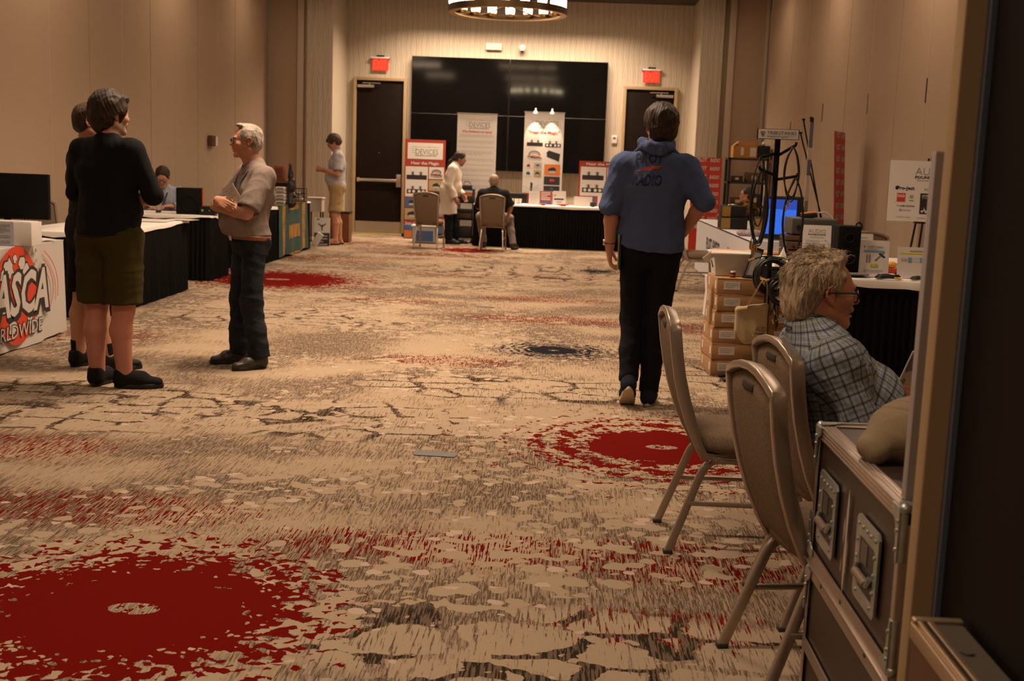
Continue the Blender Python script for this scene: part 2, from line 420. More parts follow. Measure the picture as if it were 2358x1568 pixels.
XL, XR, YB, YP = -5.3, 3.6, 22.76, 21.35
b = MB(); b.add([(-5.6, -4, 0), (4.0, -4, 0), (4.0, 23.2, 0), (-5.6, 23.2, 0)], [(0, 1, 2, 3)]); b.box((-.8, 9.6, -.06), (9.6, 27.2, .1)); struct('floor', b, M_carpet)
b = MB(); b.box((-.8, 9.6, CEIL+.05), (9.6, 27.2, .1)); struct('ceiling', b, M_ceil)
def seams(b, x, side, ys, slots=()):
    for y in ys:
        b.box((x+side*.002, y, CEIL/2), (.006, .012, CEIL-.02), 1)
M_seam = plain('wall_seam', (.50, .41, .30), .7)
M_seamd = plain('wall_seam_dark', (.30, .23, .15), .8)
b = MB(); b.box((XL-.06, 8.7, CEIL/2), (.12, 25.4, CEIL)); 
for y in (12.25, 14.3, 16.3, 18.3, 20.2): b.box((XL+.001, y, CEIL/2), (.006, .010, CEIL-.02), 1)
for y in (10.9, 13.3, 15.3, 17.3, 19.3): b.box((XL+.001, y, CEIL/2), (.005, .006, CEIL-.02), 2)
struct('wall_left', b, [M_fabric, M_seam, M_seamd])
b = MB(); b.box((XR+.06, 8.7, CEIL/2), (.12, 25.4, CEIL))
RS = (21.2, 19.2, 16.6, 14.25, 12.03, 9.8)
for y in RS: b.box((XR-.001, y, CEIL/2), (.006, .012, CEIL-.02), 1)
for y in (17.9, 15.4, 13.1): b.box((XR-.001, y, CEIL/2), (.004, .006, CEIL-.02), 2)
for y, z in ((18.9, 2.13), (16.67, 2.30), (14.26, 2.30), (12.03, 2.32)): b.box((XR-.004, y, z), (.008, .018, .24), 3)
struct('wall_right', b, [M_fabric, M_seam, M_seamd, M_slot])
b = MB(); b.box((-.86, YB+.06, CEIL/2), (6.7, .12, CEIL)); struct('wall_back', b, M_paper)
PLX, PRX = -4.1, 2.40
b = MB(); b.box((PLX-.24, (YP+YB)/2+.03, CEIL/2), (.48, YB-YP+.06, CEIL), bev=.012); struct('wall_back_left_pillar', b, M_paper)
b = MB(); b.box((PRX+.20, (YP+YB)/2+.03, CEIL/2), (.40, YB-YP+.06, CEIL), bev=.012); struct('wall_back_right_pillar', b, M_paper)
b = MB(); b.box((PLX-.60, YP+.17, CEIL/2), (.12, .2, CEIL), bev=.01); b.box((PLX-.505, YP+.14, CEIL/2), (.05, .12, CEIL), 1); struct('trim_1', b, [M_jamb, M_seamd])
b = MB(); b.box((PRX+.555, YP+.17, CEIL/2), (.12, .2, CEIL), bev=.01); b.box((PRX+.445, YP+.20, CEIL/2), (.10, .12, CEIL), 1); struct('trim_2', b, [M_jamb, M_seamd])
b = MB(); b.box(((XL+PLX-.66)/2, YP+.22, CEIL/2), (abs(XL-PLX+.66)+.02, .12, CEIL)); struct('wall_left_end', b, M_fabric)
b = MB(); b.box(((XR+PRX+.61)/2, YP+.22, CEIL/2), (XR-PRX-.61+.02, .12, CEIL)); b.box((XR-.03, YP+.15, CEIL/2), (.05, .04, CEIL), 1); struct('wall_right_end', b, [M_fabric, M_jamb])
b = MB(); b.box(((XL+PLX-.66)/2, YP+.155, .05), (abs(XL-PLX+.66), .012, .10)); struct('baseboard_left_end', b, M_blackmat)
b = MB(); b.box((-4.035, YB-.006, .06), (.13, .012, .12)); b.box((-.86+.05, YB-.006, .06), (4.0, .012, .12)); b.box((2.28, YB-.006, .06), (.18, .012, .12)); struct('baseboard_back', b, M_blackmat)
# near wall of the hall: the photographer stands in its opening
M_jambnear = plain('tan_wall_end', (.36, .25, .13), .7, noise=.04, nscale=60, bump=.1)
b = MB(); b.box((2.16, 2.225, CEIL/2), (2.89, .05, CEIL), bev=.004); struct('wall_front_right', b, M_jambnear)
b = MB(); b.box((-3.9, 1.0, CEIL/2), (2.8, .12, CEIL)); struct('wall_front_left', b, M_fabric)
b = MB(); b.box((-.8, -4.06, CEIL/2), (9.6, .12, CEIL)); struct('wall_foyer', b, M_fabric)
M_doornear = plain('dark_door_leaf', (.006, .004, .0035), .6, noise=.3, nscale=5, spec=.1)
M_edgehighlight = plain('blue_grey_door_edge', (.10, .12, .16), .35)  # blue-grey colour stands in for the highlight along the leaf edge
b = MB(); b.box((.785, 1.3, 1.45), (.045, 1.75, 2.88), 0); b.box((.7595, 2.187, 1.45), (.014, .02, 2.88), 1); struct('door_3', b, [M_doornear, M_edgehighlight])

# ---- exit doors of the back wall
def exit_door(n, xc, hinge):
    t = thing('door_%d' % n, None, None, (xc, YB, 0)); t['kind'] = 'structure'
    w, h = .90, 2.90
    b = MB(); b.box((0, -.03, h/2+.012), (w, .045, h-.02), bev=.003); b.build('door_leaf', M_doorwood, t)
    b = MB()
    for s in (-1, 1): b.box((s*(w/2+.03), -.045, (h+.06)/2), (.06, .09, h+.06), bev=.004)
    b.box((0, -.045, h+.03), (w, .09, .058), bev=.004); b.build('door_frame', M_frame, t)
    b = MB(); b.box((0, -.056, .13), (w-.02, .006, .22)); b.build('kick_plate', M_steel, t)
    b = MB(); b.box((-.01*hinge, -.095, 1.03), (w-.14, .03, .055), bev=.01); b.box((hinge*(w/2-.06), -.09, 1.03), (.09, .06, .24), bev=.01); b.box((-hinge*(w/2-.06), -.08, 1.03), (.05, .05, .08), bev=.01); b.build('push_bar', M_steel, t)
    b = MB(); b.box((-hinge*.27, -.085, h-.11), (.32, .05, .055), bev=.006); b.box((-hinge*.16, -.11, h-.05), (.34, .016, .016)); b.cyl((-hinge*.2, -.1, h-.10), (-hinge*.2, -.1, h-.05), .012); b.build('door_closer', M_steel, t)
    b = MB(); b.cyl((0, -.052, 1.55), (0, -.06, 1.55), .008); b.build('peephole', M_steel, t)
    b = MB(); b.box((0, -.07, .008), (w+.1, .12, .012)); b.build('threshold', plain('brass_threshold', (.45, .38, .10), .4), t)
    return t
exit_door(1, -3.45, 1); exit_door(2, 1.665, -1)

M_red_em = plain('exit_red_glow', (1.0, .035, .015), .4, emit=2.0)
M_red_bd = plain('exit_red_board', (.8, .05, .03), .3, emit=.25)
def exit_sign(x, z, label):
    t = thing('exit_sign', label, 'exit sign', (x, YB, z), group='exit signs above the back doors')
    b = MB(); b.box((0, -.05, .115), (.36, .09, .03), bev=.004); b.box((0, -.04, .15), (.14, .06, .025), 1)
    for s in (-1, 1): b.cyl((s*.175, -.05, .13), (s*.175, -.05, .09), .012, mat=1)
    b.build('mount', [M_white, M_black], t)
    b = MB(); b.box((0, -.05, -.01), (.31, .008, .22), 0); b.build('panel', [M_red_bd], t)
    b = MB(); b.text('EXIT', (0, -.055, 0), (1, 0, 0), (0, 0, 1), 0, -.09, .17, 0, w=.26, align='C', bold=.03); b.build('lettering', M_red_em, t)
exit_sign(-3.46, 3.21, 'red glowing EXIT sign above the left back door, beside the wide screens')
exit_sign(1.67, 3.155, 'red glowing EXIT sign above the right back door, over the man in the blue hoodie')

# ---- video wall 2 x 2
M_screen = plain('glossy_black_screen', (.003, .0028, .0027), .06, spec=.4)
M_bezel = plain('screen_bezel', (.012, .011, .010), .35)
for ix, (xa, xb) in enumerate(((-2.845, -.995), (-.99, .845))):
    for iz, (za, zb) in enumerate(((1.29, 2.325), (2.33, 3.375))):
        lab = 'large black wall screen, ' + ('upper' if iz else 'lower') + (' left' if ix == 0 else ' right') + ' panel of the four on the back wall'
        t = thing('wall_screen', lab, 'screen', ((xa+xb)/2, YB, (za+zb)/2), group='four screens of the video wall')
        w, h = xb-xa, zb-za
        b = MB(); b.box((0, -.09, 0), (w, .12, h), bev=.006); b.build('casing', M_bezel, t)
        b = MB(); b.box((0, -.152, 0), (w-.02, .006, h-.02)); b.build('display', M_screen, t)
t = thing('wall_speaker', 'small cream box mounted on the back wall above the screens', 'wall unit', (-1.32, YB, 3.60))
b = MB(); b.box((0, -.03, 0), (.30, .06, .12), bev=.008); b.build('body', M_white, t)
b = MB(); 
for k in range(5): b.box((0, -.061, -.04+.02*k), (.26, .003, .006))
b.build('grille', plain('cream_grille', (.55, .52, .48), .5), t)
t = thing('security_camera', 'white dome camera on the back wall above the screens', 'camera', (-.78, YB, 3.57))
b = MB(); b.cyl((0, 0, .03), (0, -.05, .03), .065, .06); b.ball((0, -.07, 0), .06); b.build('housing', M_white, t)
b = MB(); b.ball((0, -.085, -.03), .034); b.build('lens', M_black, t)
t = thing('thermostat', 'cream thermostat on the back wall left of the right exit door', 'thermostat', (1.03, YB, 1.96))
b = MB(); b.box((0, -.015, 0), (.10, .03, .15), bev=.006); b.build('body', M_white, t)
b = MB(); b.box((0, -.032, .025), (.055, .004, .035)); b.build('display', plain('grey_display', (.15, .16, .15), .3), t)

# ---- ceiling lights (linear slot fixtures, most of them unseen additions)
M_em = plain('warm_diffuser', (1.0, .70, .42), .5, emit=5.0)
ORD = {-0.8: 'behind the camera', 3.1: 'nearest the camera', 7.9: 'second from the camera', 11.8: 'third from the camera', 16.0: 'fourth from the camera', 19.6: 'fifth from the camera', 21.6: 'along the back wall'}  # back row is an unseen wash added to brighten the wallpaper
def slot_light(x, L, y):
    t = thing('ceiling_light', 'slot light in the dark ceiling, %s row, %s' % ('middle' if abs(x) < 2 else 'left' if x < 0 else 'right', ORD[y]), 'ceiling light', (x, y, CEIL), group='slot lights in the ceiling')
    b = MB()
    for s in (-1, 1): b.box((s*(L/2+.02), 0, -.02), (.04, .30, .04)); b.box((0, s*.13, -.02), (L, .04, .04))
    b.build('trim_frame', M_blackmat, t)
    b = MB()
    if y < 14: b.box((0, 0, -.065), (L-.02, .16, .13), bev=.01)
    else: b.box((0, 0, -.008), (L, .22, .012))
    b.build('diffuser', M_em, t)
    area_light('lamp', (0, 0, -.045 if y > 14 else -.135), L*.96, .2, (145 if abs(x) < 2 else 50)*L*LIGHTPOW*ROWPOW[y], t, spread=130 if abs(x) < 2 else 178)
for x, L, ys in SLOTS:
    for y in ys: slot_light(x, L, y)

# ---- chandeliers
M_bronze = plain('dark_bronze', (.10, .065, .035), .35, .9)
M_brass = plain('warm_brass', (.60, .36, .14), .35, 1.0)
M_candle = plain('lit_glass_shade', (1.0, .80, .52), .3, emit=14)
def chandelier(x, y, z, label):
    t = thing('chandelier', label, 'chandelier', (x, y, z), group='round candle chandeliers')
    R = .66
    b = MB(); b.lathe([(R-.03, -.02), (R+.03, -.02), (R+.03, .05), (R+.015, .05), (R+.015, 0), (R-.03, 0), (R-.03, -.02)], seg=64); b.build('ring', M_bronze, t)
    b = MB(); b.lathe([(R-.05, -.022), (R+.025, -.024), (R+.025, -.019), (R-.05, -.018), (R-.05, -.022)], seg=64); b.build('lower_rim', M_brass, t)
    b = MB()
    for k in range(3): a = 2*PI*k/3+.3; b.cyl((R*math.cos(a), R*math.sin(a), .05), (.0, .0, CEIL-z-.25), .007)
    for k in range(6): a = PI*k/3; b.cyl((R*math.cos(a), R*math.sin(a), .02), (0, 0, .08), .008)
    b.cyl((0, 0, .05), (0, 0, CEIL-z), .014); b.cyl((0, 0, CEIL-z-.04), (0, 0, CEIL-z-.002), .09); b.build('rods', M_bronze, t)
    N = 18
    for k in range(N):
        a = 2*PI*(k+.5)/N; cx, cy = (R-.03)*math.cos(a), (R-.03)*math.sin(a)
        b = MB(); b.lathe([(.0, .015), (.032, .015), (.045, .03), (.050, .05), (.050, .052), (.0, .052)], (cx, cy, 0)); o = b.build('candle_cup', M_brass, t)
        b = MB(); b.lathe([(.0, .053), (.050, .053), (.054, .08), (.054, .15), (.050, .155), (.0, .155)], (cx, cy, 0)); b.build('glass_shade', M_candle, o)
chandelier(-.665, 14.0, 3.18, 'round bronze chandelier with lit glass candle shades, cut by the top edge')
# ================================================================ banquet chairs
def fabric_mat(name, a, b_, sc=420):
    n = NT(name); n.set(rough=.95, spec=.15); co = n.coord()
    f = n.noise(co, sc, 2, .7); w = n.noise(n.mapv(co, (300, 300, 900)), 1, 1)
    n.base(n.mix(n.step(n.add(n.mul(f, .7), n.mul(w, .3)), .38, .62), a, b_)); n.bump(f, .5, .003); return n.m
M_chairfab = fabric_mat('taupe_woven_fabric', (.10, .070, .045), (.26, .185, .125))
M_chairframe = plain('champagne_metal', (.40, .33, .27), .33, .75)
M_chairdark = plain('chair_slot_dark', (.03, .02, .012), .9)
M_foot = plain('chair_rubber_foot', (.03, .03, .035), .7)
def make_chair(label, loc, rotz, group=None):
    """local frame: the sitter faces +y, floor point under the seat centre"""
    t = thing('banquet_chair', label, 'chair', loc, rotz, group)
    def up(x, s): # upright line from top (s=0) to seat level (s=1)
        return Vector((x*(1-.10*s), -.285+.115*s-.02*math.sin(s*PI), .88-.45*s))
    hw = .205
    # back frame: arched top and both uprights, then curved forward beneath the seat
    path = []; 
    L = [up(-hw, s) for s in (1, .8, .6, .4, .2, .03)]
    arch = [Vector((-hw+.004, -.286, .884)), Vector((-hw*.70, -.288, .905)), Vector((-hw*.35, -.288, .921)), Vector((0, -.288, .926)), Vector((hw*.35, -.288, .921)), Vector((hw*.70, -.288, .905)), Vector((hw-.004, -.286, .884))]
    R = [up(hw, s) for s in (.03, .2, .4, .6, .8, 1)]
    lowL = [Vector((-.175, -.10, .372)), Vector((-.183, -.145, .385))]; lowR = [Vector((.183, -.145, .385)), Vector((.175, -.10, .372))]
    path = lowL[:1]+lowL[1:]+L+arch+R+lowR
    n = len(path); ws = []; 
    for p in path: ws.append(.040 if p.z > .88 else .030)
    b = MB(); q = path; b.sweep(q, [.034 if p.z < .5 else .046 for p in q], [.024]*len(q), [(0, 1, -.2)]*len(q), bev=.18); b.build('back_frame', M_chairframe, t, sharp=50)
    # upholstered back with rounded outline and a finger slot
    b = MB(); rows = 16; cols = 10; V = []; F = []
    for side in (0, 1):
        for i in range(rows+1):
            s = i/rows; 
            for j in range(cols+1):
                u = -1+2*j/cols; ht = .926-.016-.038*u*u; z0 = .415
                z = ht+(z0-ht)*s; ss = (.88-z)/.45; base = up(hw, min(max(ss, 0), 1)); x = u*(base.x-.011)
                edge = min(1, (1-abs(u))*6)*min(1, min(s, 1-s)*rows/1.6)
                bulge = .014+.012*math.sqrt(max(0, edge)) if edge > 0 else .006
                V.append((x, base.y+(bulge if side else -bulge*.8), z))
    N = (rows+1)*(cols+1)
    for i in range(rows):
        for j in range(cols):
            a = i*(cols+1)+j; F.append((a, a+1, a+cols+2, a+cols+1)); F.append((N+a+cols+1, N+a+cols+2, N+a+1, N+a))
    for i in range(rows):
        a = i*(cols+1); F.append((a+cols+1, N+a+cols+1, N+a, a)); a += cols; F.append((a, N+a, N+a+cols+1, a+cols+1))
    for j in range(cols): F.append((j, N+j, N+j+1, j+1)); a = rows*(cols+1)+j; F.append((a+1, N+a+1, N+a, a))
    b.add(V, F, 0); 
    b.box((0, -.300, .872), (.095, .016, .022), 1, bev=.005)
    b.build('backrest', [M_chairfab, M_chairdark], t, sharp=60)
    # seat
    b = MB(); prof = [(.90, .395), (1.0, .405), (1.03, .43), (1.02, .455), (.95, .472), (.7, .482), (0, .486)]; seg = 32; V = []; F = []
    for k, (sc, z) in enumerate(prof):
        for i in range(seg):
            a = 2*PI*i/seg; ex = 3.2; c, s_ = math.cos(a), math.sin(a)
            r = (abs(c)**ex+abs(s_)**ex)**(-1/ex); tp = 1-.06*(1 if s_ < 0 else 0)*abs(s_)
            V.append((.215*sc*r*c*tp, .035+.215*sc*r*s_, z))
    for k in range(len(prof)-1):
        for i in range(seg): F.append((k*seg+i, k*seg+(i+1) % seg, (k+1)*seg+(i+1) % seg, (k+1)*seg+i))
    F.append(tuple(reversed(range(seg)))); b.add(V, F, 0); b.build('seat', M_chairfab, t, sharp=60)
    b = MB(); b.box((0, .03, .388), (.36, .36, .014)); b.build('seat_frame', M_chairframe, t)
    for s in (-1, 1):
        x = s*.195
        p = fillet([(s*.175, -.10, .372), (s*.185, .16, .368), (x, .215, .35), (s*.205, .245, .008)], .07, 6)
        b = MB(); b.sweep(p, .024, .028, (1, 0, 0), bev=.25); b.box((s*.205, .246, .008), (.030, .034, .016), 1, bev=.003); b.build('leg', [M_chairframe, M_foot], t, sharp=50)
        p = fillet([(s*.165, .12, .378), (s*.172, -.13, .378), (s*.20, -.265, .008)], .075, 6)
        b = MB(); b.sweep(p, .024, .030, (1, 0, 0), bev=.25); b.box((s*.20, -.266, .008), (.030, .036, .016), 1, bev=.003); b.build('leg', [M_chairframe, M_foot], t, sharp=50)
        b = MB(); b.sweep([(s*.19, -.20, .20), (s*.198, .228, .20)], .018, .018, (1, 0, 0)); b.build('stretcher', M_chairframe, t)
    return t
HP = PI/2
ch = make_chair('empty taupe banquet chair standing apart, nearest the walking man', (.745, 4.62, 0), -HP+.02, 'banquet chairs by the flight case')
copy_tree(ch, 'taupe banquet chair nearest the camera, half hidden by the flight case', loc=(.865, 3.37, 0), rotz=-HP+.15)
copy_tree(ch, 'taupe banquet chair the man in the plaid shirt sits on', loc=(1.03, 3.92, 0), rotz=-HP+.13)
copy_tree(ch, 'empty taupe banquet chair facing the red poster stand near the left exit door', 'banquet chairs at the far table', (-2.12, 19.62, 0), -.12)
copy_tree(ch, 'taupe banquet chair carrying the seated man in black at the far table', 'banquet chairs at the far table', (-1.06, 19.72, 0), -.03)
copy_tree(ch, 'taupe banquet chair beside the tall red banner, right of the walking man', 'banquet chairs along the right side', (1.72, 14.45, 0), -HP+.1)
copy_tree(ch, 'taupe banquet chair behind the left black skirted table, in front of its twin', 'banquet chairs behind the left table', (-4.98, 11.05, 0), -HP-.3)
copy_tree(ch, 'taupe banquet chair by the left wall, behind its twin', 'banquet chairs behind the left table', (-4.98, 11.75, 0), -HP-.3)
copy_tree(ch, 'taupe banquet chair behind the easel poster at the right wall', 'banquet chairs along the right side', (3.05, 11.3, 0), PI+.1)
copy_tree(ch, 'taupe banquet chair of the man in the pale blue shirt', 'banquet chairs behind the left table', (-4.87, 14.60, 0), PI+.12)
copy_tree(ch, 'taupe banquet chair of the man in the camouflage jacket', 'banquet chairs along the right side', (2.88, 17.95, 0), 1.35)

# ================================================================ tables with cloths and skirts
M_tabletop = plain('folding_table_top', (.45, .42, .38), .6)
M_tleg = plain('grey_table_leg', (.2, .2, .2), .4, .8)
def cloth_mat(name, col, bs=60):
    n = NT(name); n.set(rough=.9, spec=.2); co = n.coord(); n.base(n.mix(n.noise(co, 6, 3), tuple(c*.93 for c in col), tuple(min(1, c*1.05) for c in col)))
    n.bump(n.noise(n.mapv(co, (6, 6, 3)), 1, 3), .35, .03); return n.m
M_linen = cloth_mat('white_linen', (.78, .74, .70))
M_skirt = plain('black_pleated_cloth', (.0045, .0042, .0042), .9, bump=.3, bscale=300, spec=.12)
def table(name, label, x0, x1, y0, y1, group=None, h=.724):
    t = thing(name, label, 'table', ((x0+x1)/2, (y0+y1)/2, 0), group=group); w, d = x1-x0, y1-y0
    b = MB(); b.box((0, 0, h-.0125), (w-.03, d-.03, .025), bev=.008); b.build('tabletop', M_tabletop, t)
    for sx in (-1, 1):
        for sy in (-1, 1):
            b = MB(); b.tube(fillet([(sx*(w/2-.3), sy*(d/2-.08), h-.03), (sx*(w/2-.22), sy*(d/2-.08), .012)], .02), .014); b.cyl((sx*(w/2-.22), sy*(d/2-.08), .015), (sx*(w/2-.22), sy*(d/2-.08), 0), .018); b.build('leg', M_tleg, t)
    return t
def skirt(label, x0, x1, y0, y1, group='black table skirts', ztop=.728, seed=1, pitch=.055):
    r = random.Random(seed); cx, cy = (x0+x1)/2, (y0+y1)/2
    per = []; pts = [(x0, y0), (x1, y0), (x1, y1), (x0, y1), (x0, y0)]
    for i in range(4):
        a = Vector(pts[i]); c = Vector(pts[i+1]); n = max(2, int((c-a).length/pitch*6)); nr = Vector(((c-a).y, -(c-a).x)).normalized()
        for k in range(n):
            per.append((a+(c-a)*k/n, nr))
    N = len(per); V = []; zs = (ztop, .60, .35, .12, .012); ph = 0; F = []
    phs = [i*2*PI/6 + .9*math.sin(i*.13+seed) for i in range(N)]
    for lay in (0, 1):
        for q, z in enumerate(zs):
            for i, (p, nr) in enumerate(per):
                amp = (.004+.010*q/4); o = .012+amp*(1+math.sin(phs[i]))+.006*q/4*math.sin(i*.031*7+seed) - lay*.004
                V.append((p.x+nr.x*o-cx, p.y+nr.y*o-cy, z))
    B = len(zs)*N
    for q in range(len(zs)-1):
        for i in range(N):
            j = (i+1) % N; a, b_, c, d = q*N+i, q*N+j, (q+1)*N+j, (q+1)*N+i
            F.append((a, d, c, b_)); F.append((B+a, B+b_, B+c, B+d))
    for i in range(N):
        j = (i+1) % N; F.append((i, j, B+j, B+i)); a = (len(zs)-1)*N; F.append((a+i, B+a+i, B+a+j, a+j))
    b = MB(); b.add(V, F); o = b.build('table_skirt', M_skirt, loc=(cx, cy, 0)); tag(o, label, 'table skirt', group); return o
def cloth(label, x0, x1, y0, y1, drop=.05, z=.742, mat=None, seed=1, name='tablecloth', group='white tablecloths', th=.006, out=.026):
    cx, cy = (x0+x1)/2, (y0+y1)/2; w, d = (x1-x0)/2+out, (y1-y0)/2+out
    r = random.Random(seed); n = 12; V = []; F = []
    outl = []
    for i in range(4*n):
        s = i//n; t = (i % n)/n; c = ((-w, -d), (w, -d), (w, d), (-w, d)); a = c[s]; b_ = c[(s+1) % 4]; outl.append((a[0]+(b_[0]-a[0])*t, a[1]+(b_[1]-a[1])*t))
    L = 4*n; rings = []
    for k, (ins, dz) in enumerate(((.02, 0), (.006, -.003), (0, -.012), (-.004, -drop))):
        ring = []
        for i, (x, y) in enumerate(outl):
            wv = (.006*math.sin(i*1.7+seed)+.012*math.sin(i*.55+seed)) if k == 3 else 0
            f = 1-ins/w; g = 1-ins/d; ring.append((x*f, y*g, z+dz+wv))
        rings.append(ring)
    for rg in rings: V += rg
    for k in range(3):
        for i in range(L): j = (i+1) % L; F.append((k*L+i, (k+1)*L+i, (k+1)*L+j, k*L+j))
    F.append(tuple(range(L)))
    B = len(V); V += [(x*.985, y*.985, q) for x, y, q in rings[3]] + [(x*.97, y*.97, z-.005) for x, y, q in rings[0]]
    for i in range(L): j = (i+1) % L; F.append((3*L+i, B+i, B+j, 3*L+j)); F.append((B+i, B+L+i, B+L+j, B+j))
    F.append(tuple(B+L+i for i in reversed(range(L))))
    b = MB(); b.add(V, F, 0); o = b.build(name, mat or M_linen, loc=(cx, cy, 0)); tag(o, label, 'tablecloth', group); return o
TG = 'skirted folding tables'
table('folding_table', 'folding table under the red globe banner at the left edge', -4.62, -3.89, 6.9, 9.12, TG)
table('folding_table', 'long folding table behind the two men in black, left side', -4.72, -3.92, 10.0, 12.30, TG)
table('folding_table', 'folding table in front of the seated man in the pale blue shirt', -5.15, -3.95, 13.30, 14.0, TG)
table('folding_table', 'folding table carrying the green and gold cloth, far left', -4.62, -3.90, 14.9, 18.45, TG)
table('folding_table', 'far table under the screens with black skirt', -1.42, 1.95, 20.50, 21.20, TG)
table('folding_table', 'right front table with the price cards and loudspeaker', 2.0, 3.5, 8.42, 9.15, TG)
table('folding_table', 'right table carrying the wood fronted amplifiers', 1.85, 3.3, 9.85, 10.75, TG)
table('folding_table', 'right back table with the white radio cloth and black crates', 2.10, 2.90, 12.6, 17.4, TG)
skirt('black pleated skirt of the long left table behind the two men in black', -4.72, -3.91, 10.0, 12.32, seed=2)
skirt('black pleated skirt of the table of the man in the pale blue shirt', -5.15, -3.95, 13.28, 14.0, seed=3)
skirt('black pleated skirt of the far left table with the green and gold cloth', -4.62, -3.90, 14.88, 18.47, seed=4)
skirt('black pleated skirt of the far table below the screens', -1.42, 1.95, 20.49, 21.2, seed=5)
skirt('black pleated skirt of the right front table with the price cards', 2.0, 3.5, 8.41, 9.15, seed=6)
skirt('black pleated skirt of the right table with the amplifiers', 1.85, 3.3, 9.85, 10.75, seed=7)
cloth('white cloth on the long left table behind the two men in black', -4.72, -3.91, 10.0, 12.32, .035)
cloth('white cloth on the table of the man in the pale blue shirt', -5.15, -3.95, 13.28, 14.0, .03)
cloth('white cloth on the far left table with crates and racks', -4.62, -3.90, 14.88, 18.47, .03)
cloth('white cloth on the far table below the screens', -1.42, 1.95, 20.49, 21.2, .035)
cloth('white cloth on the right front table with the price cards', 2.0, 3.5, 8.41, 9.15, .06)
cloth('white cloth on the right table with the amplifiers', 1.85, 3.3, 9.85, 10.75, .06)

# ---- printed vinyl banner cloths (draped boxes with print)
M_vinyl = plain('white_vinyl', (.52, .49, .46), .45, bump=.5, bscale=9)
M_orange = plain('orange_red_print', (.56, .045, .015), .45, bump=.3, bscale=9)
M_ink = plain('black_ink', (.012, .012, .014), .5)
M_darkred = plain('dark_red_print', (.30, .02, .012), .5)
def draped(name, label, x0, x1, y0, y1, sides, mat, z=.744, zb=.02, group=None):
    """top sheet plus hanging panels; sides: any of 'x+' (right face) 'y-' (near face)"""
    b = MB(); b.box(((x0+x1)/2, (y0+y1)/2, z-.003), (x1-x0+.03, y1-y0+.03, .006), 0, bev=.002)
    def panel(o, x, L, n):
        cols = 40; rows = 8; V = []; F = []
        for lay in (0, 1):
            for r in range(rows+1):
                for c in range(cols+1):
                    u = c/cols; v = r/rows
                    wv = .012*v*math.sin(u*L*9)+.006*v*math.sin(u*L*23+1) + .008*v
                    p = Vector(o)+Vector(x)*u*L+Vector(n)*(wv+lay*-.004); V.append((p.x, p.y, z-(z-zb-.025*(1-v)*0)*v+.012*v*math.sin(u*7)))
        N = (rows+1)*(cols+1)
        for r in range(rows):
            for c in range(cols): a = r*(cols+1)+c; F.append((a, a+cols+1, a+cols+2, a+1)); F.append((N+a+1, N+a+cols+2, N+a+cols+1, N+a))
        b.add(V, F, 0)
    if 'x+' in sides: panel((x1+.015, y0, 0), (0, 1, 0), y1-y0, (1, 0, 0))
    if 'y-' in sides: panel((x0, y0-.015, 0), (1, 0, 0), x1-x0, (0, -1, 0))
    if 'y+' in sides: panel((x1, y1+.015, 0), (-1, 0, 0), x1-x0, (0, 1, 0))
    return b
def blob(cx, cy, r, seed, n=14, jag=.35, sy=1.0):
    q = random.Random(seed); return [(cx+r*(1+jag*(q.random()-.5)*2)*math.cos(2*PI*k/n), cy+sy*r*(1+jag*(q.random()-.5)*2)*math.sin(2*PI*k/n)) for k in range(n)]
def ellipse(cx, cy, a, b_, n=32, a0=0, a1=2*PI): return [(cx+a*math.cos(a0+(a1-a0)*k/n), cy+b_*math.sin(a0+(a1-a0)*k/n)) for k in range(n+(0 if a1-a0 > 6.2 else 1))]
# ASCA banner: print lies on the face x = x1; picture-left is nearer the camera
b = draped('banner_cloth', '', -4.60, -3.875, 6.95, 9.10, ('x+', 'y+'), M_vinyl)
O = (-3.838, 8.10, .0); X = (0, 1, 0); Y = (0, 0, 1)
G0 = .12  # globe centre along y from 8.10
b.prism(ellipse(.14, .40, .34, .355, 40), O, X, Y, 0, 1)
for k, (cx, cy, r) in enumerate(((.02, .60, .07), (-.06, .56, .05), (.22, .62, .05), (.30, .55, .06), (.06, .18, .06), (.33, .22, .05), (.12, .67, .03), (-.08, .35, .05))):
    b.prism(blob(cx, cy, r*1.22, k+3), (O[0]+.001, O[1], O[2]), X, Y, 0, 2); b.prism(blob(cx, cy, r, k+3), (O[0]+.002, O[1], O[2]), X, Y, 0, 0)
O2 = (O[0]+.003, O[1], O[2])
def slant(txt, x, y, h, mat, bold, lift, w=None, dx=0): b.text(txt, O2, X, Y, x, y, h, mat, w=w, bold=bold, shear=.18, lift=lift, slope=.04)
b.text('ASCA', O2, X, Y, -.235, .268, .30, 2, w=.90, bold=.075, shear=.18, lift=.001); b.text('ASCA', O2, X, Y, -.215, .250, .30, 2, w=.90, bold=.065, shear=.18, lift=.0015)
b.text('ASCA', O2, X, Y, -.235, .272, .29, 0, w=.885, bold=.030, shear=.18, lift=.003)
b.text('WORLDWIDE', O2, X, Y, -.45, .095, .105, 2, w=.98, bold=.035, shear=.1, lift=.001); b.text('WORLDWIDE', O2, X, Y, -.45, .10, .098, 0, w=.98, bold=.0, shear=.1, lift=.003)
for rr, a0, a1 in ((.60, -.55, .75), (.69, -.2, .85)):
    arc = [(.14+(rr)*math.cos(a), .40+.55*rr*math.sin(a)) for a in [a0+(a1-a0)*k/16 for k in range(17)]]
    arc2 = [(.14+(rr+.012)*math.cos(a), .40+.55*(rr+.012)*math.sin(a)) for a in [a1-(a1-a0)*k/16 for k in range(17)]]
    b.prism(arc+arc2, O, X, Y, 0, 1)
for k in range(9): b.prism(blob(.50+.09*math.sin(k*2.3), .10+.075*k, .018, 40+k), O, X, Y, 0, 3)
o = b.build('banner_tablecloth', [M_vinyl, M_orange, M_ink, plain('grey_splatter', (.35, .32, .30), .5)])
